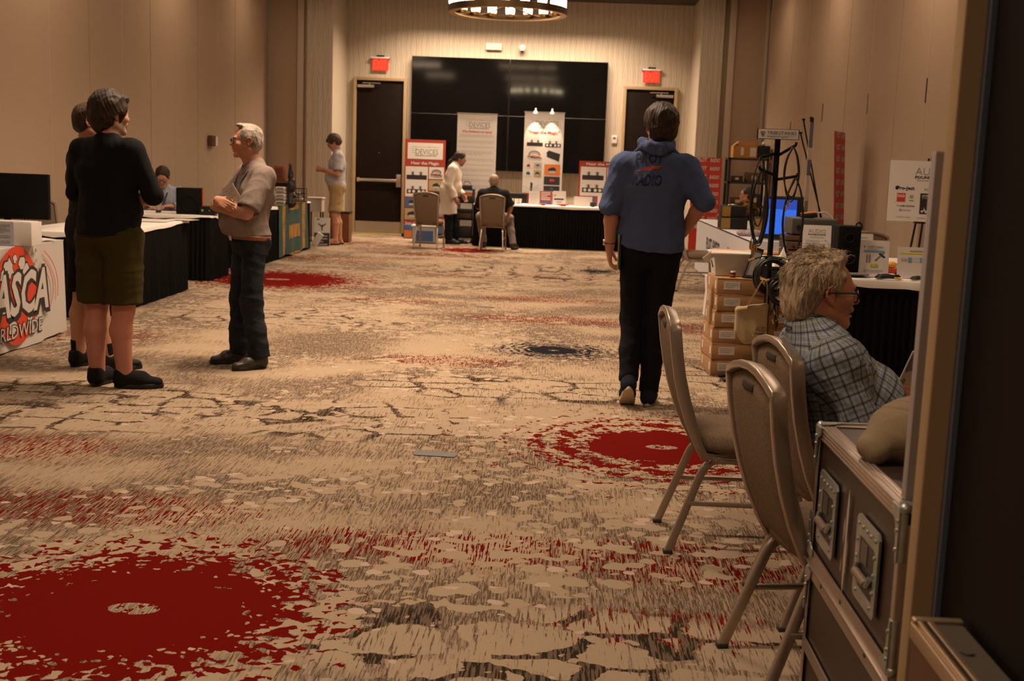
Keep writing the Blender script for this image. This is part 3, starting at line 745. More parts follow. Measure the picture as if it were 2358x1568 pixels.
tag(o, 'white banner cloth with red globe and slanted black outlined letters over the left table', 'banner cloth')
# radio cloth on the right back table
M_bluewhite = plain('cool_white_vinyl', (.62, .62, .66), .5, bump=.4, bscale=9)
b = draped('banner_cloth', '', 2.07, 2.93, 12.55, 17.4, ('y-',), M_bluewhite)
cols = 30
b.box((2.06, 15, .37), (.006, 4.8, .70), 0)
O = (2.052, 12.6, 0)
b.text('PILOT', (2.09, 12.50, 0), (1, 0, 0), (0, 0, 1), .10, .43, .13, 1, w=.30, bold=.02, shear=.2); b.prism([(.06, .34), (.25, .41), (.22, .38), (.44, .43), (.28, .35), (.30, .38)], (2.09, 12.495, 0), (1, 0, 0), (0, 0, 1), 0, 2); b.text('RADIO', (2.09, 12.50, 0), (1, 0, 0), (0, 0, 1), .08, .18, .13, 1, w=.34, bold=.02, shear=.2)
b.text('PILOT / RADIO', O, (0, -1, 0), (0, 0, 1), -1.6, .40, .16, 1, w=1.3, bold=.02, shear=.2)
b.text('PILOT / RADIO', O, (0, -1, 0), (0, 0, 1), -3.6, .40, .16, 1, w=1.3, bold=.02, shear=.2)
o = b.build('banner_tablecloth', [M_bluewhite, M_ink, M_orange]); tag(o, 'white radio station cloth over the right back table under the black crates', 'banner cloth')
# green and gold cloth hanging over the front of the far left table
n = NT('green_gold_weave'); n.set(rough=.9); co = n.coord(); X_, Y_, Z_ = n.sep(co)
vv = n.noise(n.mapv(co, (1, 22, 5)), 1, 3); st = n.math('ABSOLUTE', n.math('SINE', n.mul(n.add(Y_, .12), 8.2)))
blk = n.mul(n.lt(n.math('ABSOLUTE', n.sub(Y_, .05)), .34), n.gt(n.math('SINE', n.add(n.mul(Z_, 15.5), 2.35)), .1))
rag = n.noise(co, 26, 3)
gold = n.math('MAXIMUM', n.mul(n.gt(n.add(n.math('ABSOLUTE', n.sub(Y_, .05)), n.mul(n.sub(rag, .5), .3)), .56), n.lt(n.math('ABSOLUTE', n.sub(Y_, .05)), .76)), n.gt(n.add(blk, n.mul(n.sub(rag, .5), 1.5)), .6))
n.base(n.mix(n.mul(gold, n.step(vv, .25, .6)), n.mix(vv, (.010, .035, .030), (.035, .085, .06)), n.mix(rag, (.42, .13, .006), (.40, .22, .02))))
M_green = n.m
b = MB(); V = []; F = []; rows, cols = 10, 40
for lay in (0, 1):
    for r in range(rows+1):
        for c in range(cols+1):
            u = c/cols; v = r/rows; V.append((.040+.016*v*math.sin(u*20)-lay*.005+.012*v, -.9+1.85*u+(.05*v*(u-.5)), .752-.725*v+.02*math.sin(u*9)*v))
N = (rows+1)*(cols+1)
for r in range(rows):
    for c in range(cols): a = r*(cols+1)+c; F.append((a, a+cols+1, a+cols+2, a+1)); F.append((N+a+1, N+a+cols+2, N+a+cols+1, N+a))
b.add(V, F); b.box((-.14, .02, .7505), (.37, 1.85, .004))
o = b.build('patterned_cloth', M_green, loc=(-3.90, 17.2, 0)); tag(o, 'green and gold patterned cloth hanging over the front of the far left table', 'cloth')
# ================================================================ smooth bodies: signed distance fields turned into meshes
def V3(*a): return np.array(a, np.float32)
def smin(a, b, k):
    if k <= 0: return np.minimum(a, b)
    h = np.maximum(k-np.abs(a-b), 0)/k
    return np.minimum(a, b)-h*h*k*.25
class Field:
    def __init__(s): s.ops = []
    def rc(s, a, b, ra, rb=None, k=.02, sq=None, cut=None, sub=False):
        """tapered capsule a-b; sq=(normal, factor) flattens it along the normal"""
        rb = ra if rb is None else rb; a = np.array(a, float); b = np.array(b, float)
        if np.linalg.norm(b-a) < 1e-5: b = b+np.array([0, 0, 1e-4])
        s.ops.append(('rc', a, b, ra, rb, k, sq, cut, sub)); return s
    def el(s, c, r, R=None, k=.02, cut=None, sub=False):
        s.ops.append(('el', np.array(c, float), np.array(r if hasattr(r, '__len__') else (r, r, r), float), R, None, k, None, cut, sub)); return s
    def box(s, c, d, R=None, rd=.005, k=.0, cut=None, sub=False):
        s.ops.append(('box', np.array(c, float), np.array(d, float)/2, R, rd, k, None, cut, sub)); return s
    def ext(s, other): s.ops += other.ops; return s
    def aabb(s, op):
        t = op[0]
        if t == 'rc':
            r = max(op[3], op[4]); q = 1.0
            if op[6]: q = max(1.0, op[6][1])
            lo = np.minimum(op[1]-op[3]*q, op[2]-op[4]*q); hi = np.maximum(op[1]+op[3]*q, op[2]+op[4]*q); return lo, hi
        if t == 'el': r = op[2].max(); return op[1]-r, op[1]+r
        r = np.linalg.norm(op[2]); return op[1]-r, op[1]+r
    def mesh(s, h, off=0.0, post=None):
        los, his = [], []
        for op in s.ops:
            if op[8]: continue
            lo, hi = s.aabb(op); los.append(lo); his.append(hi)
        lo = np.min(los, 0)-4*h-abs(off); hi = np.max(his, 0)+4*h+abs(off); n = np.ceil((hi-lo)/h).astype(int)+1
        ax = [(lo[i]+h*np.arange(n[i])).astype(np.float32) for i in range(3)]
        F = np.full(tuple(n), 1.0, np.float32)
        for op in s.ops:
            t, k = op[0], op[5]; l, u = s.aabb(op); mg = k+3*h+abs(off)+.004
            i0 = np.maximum(((l-mg-lo)/h).astype(int), 0); i1 = np.minimum(((u+mg-lo)/h).astype(int)+2, n)
            if (i1 <= i0).any(): continue
            sl = tuple(slice(i0[j], i1[j]) for j in range(3))
            x = ax[0][sl[0]][:, None, None]; y = ax[1][sl[1]][None, :, None]; z = ax[2][sl[2]][None, None, :]
            if t == 'rc':
                a, b, ra, rb = op[1], op[2], op[3], op[4]
                px, py, pz = x-np.float32(a[0]), y-np.float32(a[1]), z-np.float32(a[2]); ba = b-a; fac = 1.0
                if op[6]:
                    nn = np.array(op[6][0], float); nn /= np.linalg.norm(nn); fac = op[6][1]; g = (1/fac-1)
                    # flatten relative to the axis line
                    bl = ba/max(np.linalg.norm(ba), 1e-9); nn = nn-bl*nn.dot(bl); nn /= np.linalg.norm(nn)
                    dn = (px*np.float32(nn[0])+py*np.float32(nn[1])+pz*np.float32(nn[2]))*np.float32(g)
                    px = px+dn*np.float32(nn[0]); py = py+dn*np.float32(nn[1]); pz = pz+dn*np.float32(nn[2])
                L2 = ba.dot(ba); tt = np.clip((px*np.float32(ba[0])+py*np.float32(ba[1])+pz*np.float32(ba[2]))/np.float32(L2), 0, 1)
                dx = px-tt*np.float32(ba[0]); dy = py-tt*np.float32(ba[1]); dz = pz-tt*np.float32(ba[2])
                d = np.sqrt(dx*dx+dy*dy+dz*dz)-(ra+(rb-ra)*tt)
                if op[6]: d = d*np.float32(min(1, fac)*.5+.5)
            else:
                c = op[1]; px, py, pz = x-np.float32(c[0]), y-np.float32(c[1]), z-np.float32(c[2])
                if op[3] is not None:
                    R = np.array(op[3], np.float32)  # rows = local axes
                    px, py, pz = (R[0, 0]*px+R[0, 1]*py+R[0, 2]*pz, R[1, 0]*px+R[1, 1]*py+R[1, 2]*pz, R[2, 0]*px+R[2, 1]*py+R[2, 2]*pz)
                r = op[2].astype(np.float32)
                if t == 'el':
                    k0 = np.sqrt((px/r[0])**2+(py/r[1])**2+(pz/r[2])**2); k1 = np.sqrt((px/r[0]**2)**2+(py/r[1]**2)**2+(pz/r[2]**2)**2)
                    d = k0*(k0-1)/np.maximum(k1, 1e-6)
                else:
                    rd = op[4]; qx, qy, qz = np.abs(px)-(r[0]-rd), np.abs(py)-(r[1]-rd), np.abs(pz)-(r[2]-rd)
                    d = np.sqrt(np.maximum(qx, 0)**2+np.maximum(qy, 0)**2+np.maximum(qz, 0)**2)+np.minimum(np.maximum(qx, np.maximum(qy, qz)), 0)-rd
            if off and not op[8]: d = d-np.float32(off)
            if op[7]:
                for c, nr in op[7]:
                    nr = np.array(nr, float); nr /= np.linalg.norm(nr)
                    d = np.maximum(d, (x-np.float32(c[0]))*np.float32(nr[0])+(y-np.float32(c[1]))*np.float32(nr[1])+(z-np.float32(c[2]))*np.float32(nr[2]))
            cur = F[sl]
            if op[8]: F[sl] = -smin(-cur, d, k) if k > 0 else np.maximum(cur, -d)
            else: F[sl] = smin(cur, d.astype(np.float32), k)
        return nets(F, lo, h, ax)
def nets(F, lo, h, ax):
    Sg = F < 0; n = np.array(F.shape)
    cnt = np.zeros(tuple(n-1), np.uint8)
    for dx in (0, 1):
        for dy in (0, 1):
            for dz in (0, 1): cnt += Sg[dx:n[0]-1+dx, dy:n[1]-1+dy, dz:n[2]-1+dz]
    act = np.argwhere((cnt > 0) & (cnt < 8)); del cnt
    idx = np.full(tuple(n-1), -1, np.int32); idx[act[:, 0], act[:, 1], act[:, 2]] = np.arange(len(act))
    pos = np.zeros((len(act), 3)); w = np.zeros(len(act))
    C = [(a, b, c) for a in (0, 1) for b in (0, 1) for c in (0, 1)]
    val = {c: F[act[:, 0]+c[0], act[:, 1]+c[1], act[:, 2]+c[2]] for c in C}
    for c in C:
        for a in range(3):
            if c[a] == 0:
                d = list(c); d[a] = 1; f0 = val[c]; f1 = val[tuple(d)]; m = (f0 < 0) != (f1 < 0)
                t = np.where(m, f0/np.where(f0 == f1, 1, f0-f1), 0)
                p = np.array(c, float)[None, :].repeat(len(act), 0); p[:, a] += t; pos[m] += p[m]; w[m] += 1
    V = lo+h*(act+pos/w[:, None]); Q = []
    for a in range(3):
        b, c = (a+1) % 3, (a+2) % 3
        sl0 = [slice(1, n[i]-1) for i in range(3)]; sl0[a] = slice(0, n[a]-1); sl1 = list(sl0); sl1[a] = slice(1, n[a])
        A = Sg[tuple(sl0)]; B = Sg[tuple(sl1)]; e = np.argwhere(A != B); st = A[e[:, 0], e[:, 1], e[:, 2]]
        e = e+np.array([s_.start for s_ in sl0])
        def g(db, dc):
            q = e.copy(); q[:, b] += db; q[:, c] += dc; return idx[q[:, 0], q[:, 1], q[:, 2]]
        q = np.stack([g(-1, -1), g(0, -1), g(0, 0), g(-1, 0)], 1); q[~st] = q[~st][:, ::-1]; Q.append(q)
    return V, np.concatenate(Q)
def vnormals(V, Q):
    fn = np.cross(V[Q[:, 2]]-V[Q[:, 0]], V[Q[:, 3]]-V[Q[:, 1]]); N = np.zeros_like(V)
    for k in range(4): np.add.at(N, Q[:, k], fn)
    return N/np.maximum(np.linalg.norm(N, axis=1), 1e-12)[:, None]
def smooth_mesh(V, Q, it=1, lam=.5):
    e = np.concatenate([Q[:, [0, 1]], Q[:, [1, 2]], Q[:, [2, 3]], Q[:, [3, 0]]])
    for _ in range(it):
        s = np.zeros_like(V); c = np.zeros(len(V)); np.add.at(s, e[:, 0], V[e[:, 1]]); np.add.at(c, e[:, 0], 1)
        V = V+lam*(s/np.maximum(c, 1)[:, None]-V)
    return V
def folds(V, amp, f=9.0, seed=0, dirz=.6):
    """soft cloth wrinkles as sums of warped waves"""
    r = np.random.RandomState(seed); d = np.zeros(len(V))
    for i in range(5):
        w = r.randn(3); w[2] = w[2]*dirz; w /= np.linalg.norm(w); u = r.randn(3); u /= np.linalg.norm(u)
        ph = (V@w)*f*(1+.5*i)+1.7*np.sin((V@u)*f*.8+r.rand()*6)+r.rand()*6
        d += (1-np.abs(np.sin(ph))**.8)/(1+.45*i)
    return amp*(d-d.mean())
def vmesh(name, V, Q, mat, parent=None, col=None, uv=None, loc=None, smooth=True):
    me = bpy.data.meshes.new(name); me.vertices.add(len(V)); me.vertices.foreach_set('co', V.astype(np.float32).ravel())
    nq = len(Q); k = Q.shape[1]; me.loops.add(nq*k); me.loops.foreach_set('vertex_index', Q.astype(np.int32).ravel())
    me.polygons.add(nq); me.polygons.foreach_set('loop_start', np.arange(0, nq*k, k, dtype=np.int32))
    me.update(calc_edges=True); me.polygons.foreach_set('use_smooth', [smooth]*nq)
    for m_ in (mat if isinstance(mat, (list, tuple)) else [mat]): me.materials.append(m_)
    if col is not None:
        a = me.attributes.new('Col', 'FLOAT_COLOR', 'POINT'); c4 = np.ones((len(V), 4), np.float32); c4[:, :3] = col; a.data.foreach_set('color', c4.ravel())
    if uv is not None:
        l = me.uv_layers.new(name='UVMap'); l.data.foreach_set('uv', uv.astype(np.float32).ravel())
    me.validate(); me.update()
    o = bpy.data.objects.new(name, me); COL.objects.link(o)
    if parent: o.parent = parent
    if loc is not None: o.location = loc
    return o
def tint(V, base, spots):
    """base colour with soft patches: (centre, radii, colour, strength[, R])"""
    C = np.tile(np.array(base, float), (len(V), 1))
    for sp in spots:
        c, r, colr, st = sp[:4]; P = V-np.array(c)
        if len(sp) > 4 and sp[4] is not None: P = P@np.array(sp[4]).T
        q = np.sqrt(((P/np.array(r if hasattr(r, '__len__') else (r, r, r)))**2).sum(1)); w = np.clip(1.5-q*1.0-.0, 0, 1)*st; w = np.clip((1.25-q)/.5, 0, 1)*st
        C = C*(1-w[:, None])+np.array(colr)[None, :]*w[:, None]
    return C
def skin_material():
    n = NT('skin'); n.set(rough=.55, spec=.35, sss=.06); at = n.new('ShaderNodeAttribute'); at.attribute_name = 'Col'
    co = n.coord(); f = n.noise(co, 35, 3)
    n.base(n.mix(n.mul(f, .35), at.outputs['Color'], n.mix(.6, at.outputs['Color'], (.30, .08, .05)))); n.bump(n.noise(co, 260, 2), .12, .002); return n.m
M_skin = skin_material()
def cloth_person(name, c1, c2=None, weave=500, rough=.9, bump=.25, streak=None):
    n = NT(name); n.set(rough=rough, spec=.15); co = n.coord(); c2 = c2 or tuple(c*.8 for c in c1)
    f = n.noise(n.mapv(co, streak or (1, 1, 1)), weave if not streak else 1, 2)
    g = n.noise(co, 9, 3); n.base(n.mix(n.mul(n.add(f, g), .5), c1, c2)); n.bump(f, bump, .003); return n.m
def hair_material(name, c1, c2):
    n = NT(name); n.set(rough=.55, spec=.3); co = n.coord(); f = n.noise(n.mapv(co, (160, 160, 28)), 1, 3); g = n.noise(co, 18, 3)
    n.base(n.mix(n.step(n.add(n.mul(f, .6), n.mul(g, .4)), .35, .65), c1, c2)); n.bump(f, .6, .004); return n.m
M_eye = plain('eye_white', (.62, .58, .54), .25); M_iris = plain('eye_iris', (.035, .03, .025), .2)
M_specframe = plain('black_spectacle_frame', (.012, .010, .010), .3)
n = NT('spectacle_lens'); n.set(rough=.02, trans=1.0, ior=1.05, spec=.3); n.base((.95, .95, .95)); M_lens = n.m
SK = (.47, .235, .15); SKR = (.46, .15, .095); LIP = (.34, .10, .08)

class Person:
    """local frame: faces +y, z up; J holds joint positions in metres"""
    def __init__(s, label, loc, rotz, J=None, H=1.8, fat=0.0, h=.006, skin=SK, name='person'):
        s.t = thing(name, label, 'person', loc, rotz); k = H/1.8; s.k = k; s.h = h; s.skin = skin; s.bare = False; s.body = Field(); s.spots = []
        D = dict(hipL=(-.09, 0, .92), hipR=(.09, 0, .92), kneeL=(-.105, .02, .50), kneeR=(.105, .02, .50), ankL=(-.11, -.02, .085), ankR=(.11, -.02, .085),
                 toeL=(-.135, .15, .03), toeR=(.135, .15, .03), pel=(0, 0, .95), waist=(0, .0, 1.10), chest=(0, 0, 1.30), neck=(0, -.015, 1.48), head=(0, .02, 1.665),
                 shL=(-.18, -.01, 1.425), shR=(.18, -.01, 1.425), elL=(-.25, -.04, 1.13), elR=(.25, -.04, 1.13), wrL=(-.26, .03, .87), wrR=(.26, .03, .87))
        s.J = {a: np.array(b, float)*k for a, b in D.items()}
        if J: s.J.update({a: np.array(b, float) for a, b in J.items()})
        s.fwd = np.array([0, 1, 0.]); s.up = np.array([0, 0, 1.])
    # --- torso description shared by body and clothes
    def torso(s, F, o=0.0, belly=0.0, fwd=None, hips=True):
        J = s.J; k = s.k; f = np.array(fwd if fwd is not None else (0, 1, 0), float)
        side = (J['shR']-J['shL']); side /= np.linalg.norm(side)
        fw = np.cross(np.array([0, 0, 1.]), side); fw = -fw if fw.dot(f) < 0 else fw
        if hips: F.rc(J['pel']-side*.06*k, J['pel']+side*.06*k, (.112+o)*k, k=.06, sq=(fw, .98))
        F.rc(J['pel'], J['waist'], (.145+o)*k, (.138+o)*k, k=.06, sq=(fw, .74))
        if belly > 0: F.el(J['waist']+fw*(.045*k+belly*.5)+np.array([0, 0, -.01]), ((.135+o)*k+belly*.3, (.10+o)*k+belly*.5, (.135+o)*k+belly*.25), R=np.array([side, fw, np.cross(side, fw)]), k=.06)
        F.rc(J['waist'], J['chest'], (.140+o)*k, (.158+o)*k, k=.06, sq=(fw, .70))
        F.rc(J['chest']-side*.075*k, J['chest']+side*.075*k, (.105+o)*k, k=.06, sq=(fw, 1.0))
        up = (J['shL']+J['shR'])/2
        F.rc(J['shL']+side*.02, J['shR']-side*.02, (.060+o)*k, k=.06)
        F.rc(J['chest']+np.array([0, 0, .02]), up+np.array([0, 0, -.02]), (.13+o)*k, (.085+o)*k, k=.05, sq=(fw, .8))
        F.rc(J['shL']*.55+up*.45+np.array([0, 0, .005]), J['neck']+np.array([0, 0, .015])*k, (.042+o)*k, (.045+o)*k, k=.04)
        F.rc(J['shR']*.55+up*.45+np.array([0, 0, .005]), J['neck']+np.array([0, 0, .015])*k, (.042+o)*k, (.045+o)*k, k=.04)
        s.side, s.fw = side, fw
    def arm(s, F, S_, o=0.0, t1=1.0, part='all', ru=.048, re=.040, rw=.027):
        k = s.k; sh, el, wr = s.J['sh'+S_], s.J['el'+S_], s.J['wr'+S_]
        F.rc(sh, el, (ru+.006+o)*k, (re+o)*k, k=.03)
        if part == 'all':
            m = el*.65+wr*.35; F.rc(el, m, (re+o)*k, (.041+o)*k, k=.015); F.rc(m, wr, (.041+o)*k, (rw+o)*k, k=.012)
    def leg(s, F, S_, o=0.0, part='all'):
        k = s.k; hp, kn, an = s.J['hip'+S_], s.J['knee'+S_], s.J['ank'+S_]
        F.rc(hp, kn, (.085+o)*k, (.056+o)*k, k=.03)
        if part == 'all':
            d = an-kn; back = -s.footdir(S_); m = kn+d*.33+back*.018*k; F.rc(kn, m, (.050+o)*k, (.054+o)*k, k=.02); F.rc(m, an, (.052+o)*k, (.034+o)*k, k=.02)
    def footdir(s, S_):
        d = s.J['toe'+S_]-s.J['ank'+S_]; d = d*np.array([1, 1, 0]); return d/max(np.linalg.norm(d), 1e-6)
    def foot(s, F, S_, o=0.0):
        an, toe = s.J['ank'+S_], s.J['toe'+S_]; k = s.k
        if not s.bare: F.rc(an, an+(toe-an)*.35, .032*k, .022*k, k=.02); return
        F.rc(an, an+(toe-an)*.5+np.array([0, 0, .005]), (.036+o)*k, (.033+o)*k, k=.02); heel = an-s.footdir(S_)*.03*k; heel[2] = toe[2]+.008
        F.rc(heel, toe+s.footdir(S_)*.03*k, (.032+o)*k, (.030+o)*k, k=.02); F.rc(toe, toe+s.footdir(S_)*.05*k, (.036+o)*k, (.028+o)*k, k=.015, sq=((0, 0, 1), .6))
    def hand(s, S_, d, pn, curl=.5, spread=1.0, thumb=None, sc=1.0, F=None, curls=None):
        """d: direction wrist->knuckles, pn: palm normal (side the fingers close to)"""
        F = F or s.body; w = s.J['wr'+S_]; k = s.k*sc; d = np.array(d, float); d /= np.linalg.norm(d); pn = np.array(pn, float); pn -= d*pn.dot(d); pn /= np.linalg.norm(pn)
        r = np.cross(d, pn)*(1 if S_ == 'R' else -1)   # towards the thumb side
        P = lambda a, b, c: w+(d*a+r*b+pn*c)*k
        F.rc(P(.0, 0, 0), P(.03, 0, 0), .026*k, .027*k, k=.012, sq=(pn, .75))
        for b_ in (-.026, -.009, .009, .026): F.rc(P(.02, b_*.6, 0), P(.085, b_, 0), .015*k, .0125*k, k=.014)
        L = ((.026, .040, .026, .020, 0), (.009, .045, .029, .021, 0), (-.009, .042, .027, .020, 0), (-.026, .033, .021, .018, 0))
        for i, (b_, l1, l2, l3, _) in enumerate(L):
            c = (curls[i] if curls else curl)+.06*i; a = c*.75; p = P(.088, b_, 0); sp = b_*.25*spread
            def dirv(an): return d*math.cos(an)+pn*math.sin(an)+r*sp*math.cos(an)*2
            p1 = p+dirv(a)*l1*k; p2 = p1+dirv(a+c*1.1)*l2*k; p3 = p2+dirv(a+c*1.8)*l3*k
            F.rc(p, p1, .0098*k, .0090*k, k=.004); F.rc(p1, p2, .0090*k, .0082*k, k=.003); F.rc(p2, p3, .0082*k, .0070*k, k=.003)
        th = thumb if thumb is not None else .5
        q = P(.018, .022, .004); q1 = q+(d*.72+r*.60+pn*(.25+.4*th))*.042*k; q2 = q1+(d*.85+r*(.45-.6*th)+pn*(.1+.7*th))*.032*k; q3 = q2+(d*.9+r*(.25-.8*th)+pn*(.1+.8*th))*.024*k
        F.rc(q, q1, .0145*k, .012*k, k=.010); F.rc(q1, q2, .0115*k, .0100*k, k=.004); F.rc(q2, q3, .0100*k, .0085*k, k=.003)
    def headframe(s, fwd=(0, 1, 0), up=(0, 0, 1)):
        y = np.array(fwd, float); y /= np.linalg.norm(y); x = np.cross(y, np.array(up, float)); x /= np.linalg.norm(x); z = np.cross(x, y); s.HR = np.array([x, y, z]); s.hc = s.J['head']; return s
    def hp(s, x, y, z): return s.hc+(s.HR.T@np.array([x, y, z]))*s.k
    def head(s, F=None, jaw=1.0, nose=1.0, mouth=.0, detail=True, chin=1.0, ears=True):
        F = F or s.body; k = s.k; P = s.hp; R = s.HR
        F.el(P(0, -.018, .040), np.array((.076, .096, .084))*k, R=R, k=.02)
        F.el(P(0, .028, .012), np.array((.064, .068, .085))*k, R=R, k=.02)
        F.el(P(0, .030, -.045), np.array((.055*jaw, .058, .062))*k, R=R, k=.02)
        for sx in (-1, 1):
            F.rc(P(sx*.050*jaw, -.005, -.050), P(sx*.018*jaw, .070, -.096), .020*k, .019*k, k=.02)
            F.el(P(sx*.040, .066, -.020), np.array((.024, .024, .022))*k, R=R, k=.018)
        F.el(P(0, .080*chin, -.096), np.array((.020, .016, .018))*k, R=R, k=.014)
        if detail:
            F.rc(P(-.034, .084, .026), P(.034, .084, .026), .0115*k, k=.012)
            for sx in (-1, 1):
                F.el(P(sx*.032, .104, .006), np.array((.020, .014, .012))*k, R=R, k=.012, sub=True)
                F.el(P(sx*.031, .078, .006), np.array((.016, .0135, .0125))*k, R=R, k=.004)
                F.rc(P(sx*.018, .0895, .0135), P(sx*.045, .084, .0125), .0042*k, k=.003); F.rc(P(sx*.018, .0875, -.002), P(sx*.045, .083, -.0015), .0035*k, k=.003)
            F.rc(P(0, .090, .020), P(0, .108*1, -.016), .0085*k, .0115*k, k=.010); F.el(P(0, .107+.006*(nose-1), -.022), np.array((.0125*nose, .0135*nose, .0105*nose))*k, R=R, k=.006)
            for sx in (-1, 1): F.el(P(sx*.0125, .101, -.026), np.array((.008, .010, .0075))*k, R=R, k=.006); F.el(P(sx*.007, .106, -.0335), np.array((.0035, .005, .003))*k, R=R, k=.002, sub=True)
            F.el(P(0, .088, -.050), np.array((.027, .018, .015))*k, R=R, k=.010)
            F.rc(P(-.020, .094, -.0545), P(.020, .094, -.0545), .0052*k, k=.005); F.rc(P(0, .1025, -.0540), P(0, .1025, -.0545), .0060*k, k=.008)
            F.rc(P(-.017, .092, -.0685-mouth*.5), P(.017, .092, -.0685-mouth*.5), .0062*k, k=.006); F.rc(P(0, .098, -.0690-mouth*.5), P(0, .098, -.0692-mouth*.5), .0060*k, k=.008)
            F.el(P(0, .103, -.0610-mouth*.25), np.array((.024, .014, .0022+mouth*.35))*k, R=R, k=.003, sub=True)
            F.el(P(0, .098, -.081-mouth*.3), np.array((.02, .010, .006))*k, R=R, k=.008, sub=True)
        else:
            F.rc(P(0, .088, .018), P(0, .112, -.020), .010*k, .013*k, k=.012)
        if ears:
            for sx in (-1, 1):
                F.el(P(sx*.079, -.006, .002), np.array((.0060, .016, .025))*k, R=R, k=.006)
                pts = [(.079, .010, .018), (.082, .006, .027), (.085, -.006, .031), (.088, -.018, .026), (.090, -.024, .012), (.088, -.022, -.004), (.084, -.013, -.018), (.080, -.002, -.026), (.078, .006, -.022)]
                for a, b in zip(pts[:-1], pts[1:]): F.rc(P(sx*a[0], a[1], a[2]), P(sx*b[0], b[1], b[2]), .0040*k, k=.004)
                F.el(P(sx*.081, -.001, -.022), np.array((.005, .007, .008))*k, R=R, k=.004); F.el(P(sx*.088, -.006, .002), np.array((.0065, .009, .014))*k, R=R, k=.003, sub=True)
        nk = s.J['neck']; F.rc(P(0, -.025, -.055), nk+np.array([0, 0, -.02])*k, .056*k, .060*k, k=.025); F.rc(P(0, .010, -.075), nk+s.HR[1]*.02+np.array([0, 0, -.01]), .040*k, .046*k, k=.025)
        # colours of the face
        red = tuple(.55*a+.45*b for a, b in zip(s.skin, SKR))
        s.spots += [(P(0, .108, -.022), .018*k, red, .6), (P(.045, .08, -.022), .026*k, red, .45), (P(-.045, .08, -.022), .026*k, red, .45),
                    (P(0, .095, -.0615-mouth*.2), np.array((.024, .016, .011+mouth*.4))*k, LIP, .8, R), (P(.082, -.01, 0), .03*k, SKR, .5), (P(-.082, -.01, 0), .03*k, SKR, .5)]
    def eyes(s):
        b = MB(); P = s.hp; k = s.k
        for nm, sx in (('eye', -1), ('eye', 1)):
            b = MB(); c = P(sx*.032, .0835, .006); b.ball(c, .0118*k, 0, 12); g = P(sx*.0318, .0935, .0055); b.ball(g, (.0042*k,)*3, 1, 10); b.build('eye', [M_eye, M_iris], s.t)
    def brows(s, mat, th=.0035):
        b = MB(); P = s.hp
        for sx in (-1, 1): b.tube([P(sx*.014, .0975, .027), P(sx*.030, .0965, .033), P(sx*.047, .086, .028)], [th*.8*s.k, th*s.k, th*.5*s.k], 6)
        b.build('eyebrows', mat, s.t)
    def glasses(s, mat=None, w=.056, hgt=.036, y=.108, z=.004, r=.0022, tilt=0):
        P = s.hp; t = bpy.data.objects.new('spectacles', None); b = MB(); rim = []
        for sx in (-1, 1):
            cx = sx*.034; pts = []
            for i in range(20):
                a = 2*PI*i/20; ex = 3.0; c, q = math.cos(a), math.sin(a); rr = (abs(c)**ex+abs(q)**ex)**(-1/ex)
                pts.append(P(cx+rr*c*w/2*.9, y-.10*abs(cx+rr*c*w/2)**1.0*.35, z+rr*q*hgt/2))
            b.tube(pts, r*s.k, 6, closed=True)
            b.tube([P(sx*.060, y-.004, z+hgt*.28), P(sx*.072, y-.012, z+hgt*.28), P(sx*.080, .03, z+.012), P(sx*.082, -.010, z+.012), P(sx*.082, -.03, z-.004)], r*1.1*s.k, 6)
        b.tube([P(-.009, y-.001, z+.008), P(0, y+.003, z+.011), P(.009, y-.001, z+.008)], r*s.k, 6)
        o = b.build('spectacles', mat or M_specframe, s.t)
        for sx in (-1, 1):
            b = MB(); pts = []
            for i in range(20):
                a = 2*PI*i/20; ex = 3.0; c, q = math.cos(a), math.sin(a); rr = (abs(c)**ex+abs(q)**ex)**(-1/ex); pts.append(P(sx*.034+rr*c*w/2*.88, y-.035*abs(sx*.034+rr*c*w/2), z+rr*q*hgt/2*.97))
            n0 = (pts[0]-pts[7]); nr = s.HR[1]*.0012
            b.add([p for p in pts]+[p-nr for p in pts], [tuple(range(20)), tuple(reversed(range(20, 40)))]+[(i, 20+i, 20+(i+1) % 20, (i+1) % 20) for i in range(20)]); b.build('lens', M_lens, o)
        return o
    def finish_body(s, extra=None):
        V, Q = s.body.mesh(s.h); V = smooth_mesh(V, Q, 1, .3)
        C = tint(V, s.skin, s.spots+(extra or [])); s.bodyobj = vmesh('body', V, Q, M_skin, s.t, col=C); return s.bodyobj
    def garment(s, name, F, mat, off=0.0, amp=.004, f=9, seed=1, h=None, mask=None, label=None, uvf=None, it=1, parent=None):
        V, Q = F.mesh(h or s.h*1.15, off); V = smooth_mesh(V, Q, it, .4)
        if amp:
            N = vnormals(V, Q); d = folds(V, amp*.55, f*2.4, seed)+folds(V, amp*.6, f*1.1, seed+50)
            if mask is not None: d = d*mask(V)
            V = V+N*d[:, None]
        uv = None
        if uvf is not None: uv = uvf(V, Q)
        o = vmesh(name, V, Q, mat, parent or s.t, uv=uv)
        if label: o['label'] = label
        return o
    def hair(s, mat, F, amp=.004, f=60, seed=1, h=None, name='hair'):
        V, Q = F.mesh(h or s.h*.8); N = vnormals(V, Q); d = folds((V-s.hc)*np.array([1, 1, .45]), amp, f, seed, 1); V = V+N*d[:, None]
        return vmesh(name, V, Q, mat, s.t)
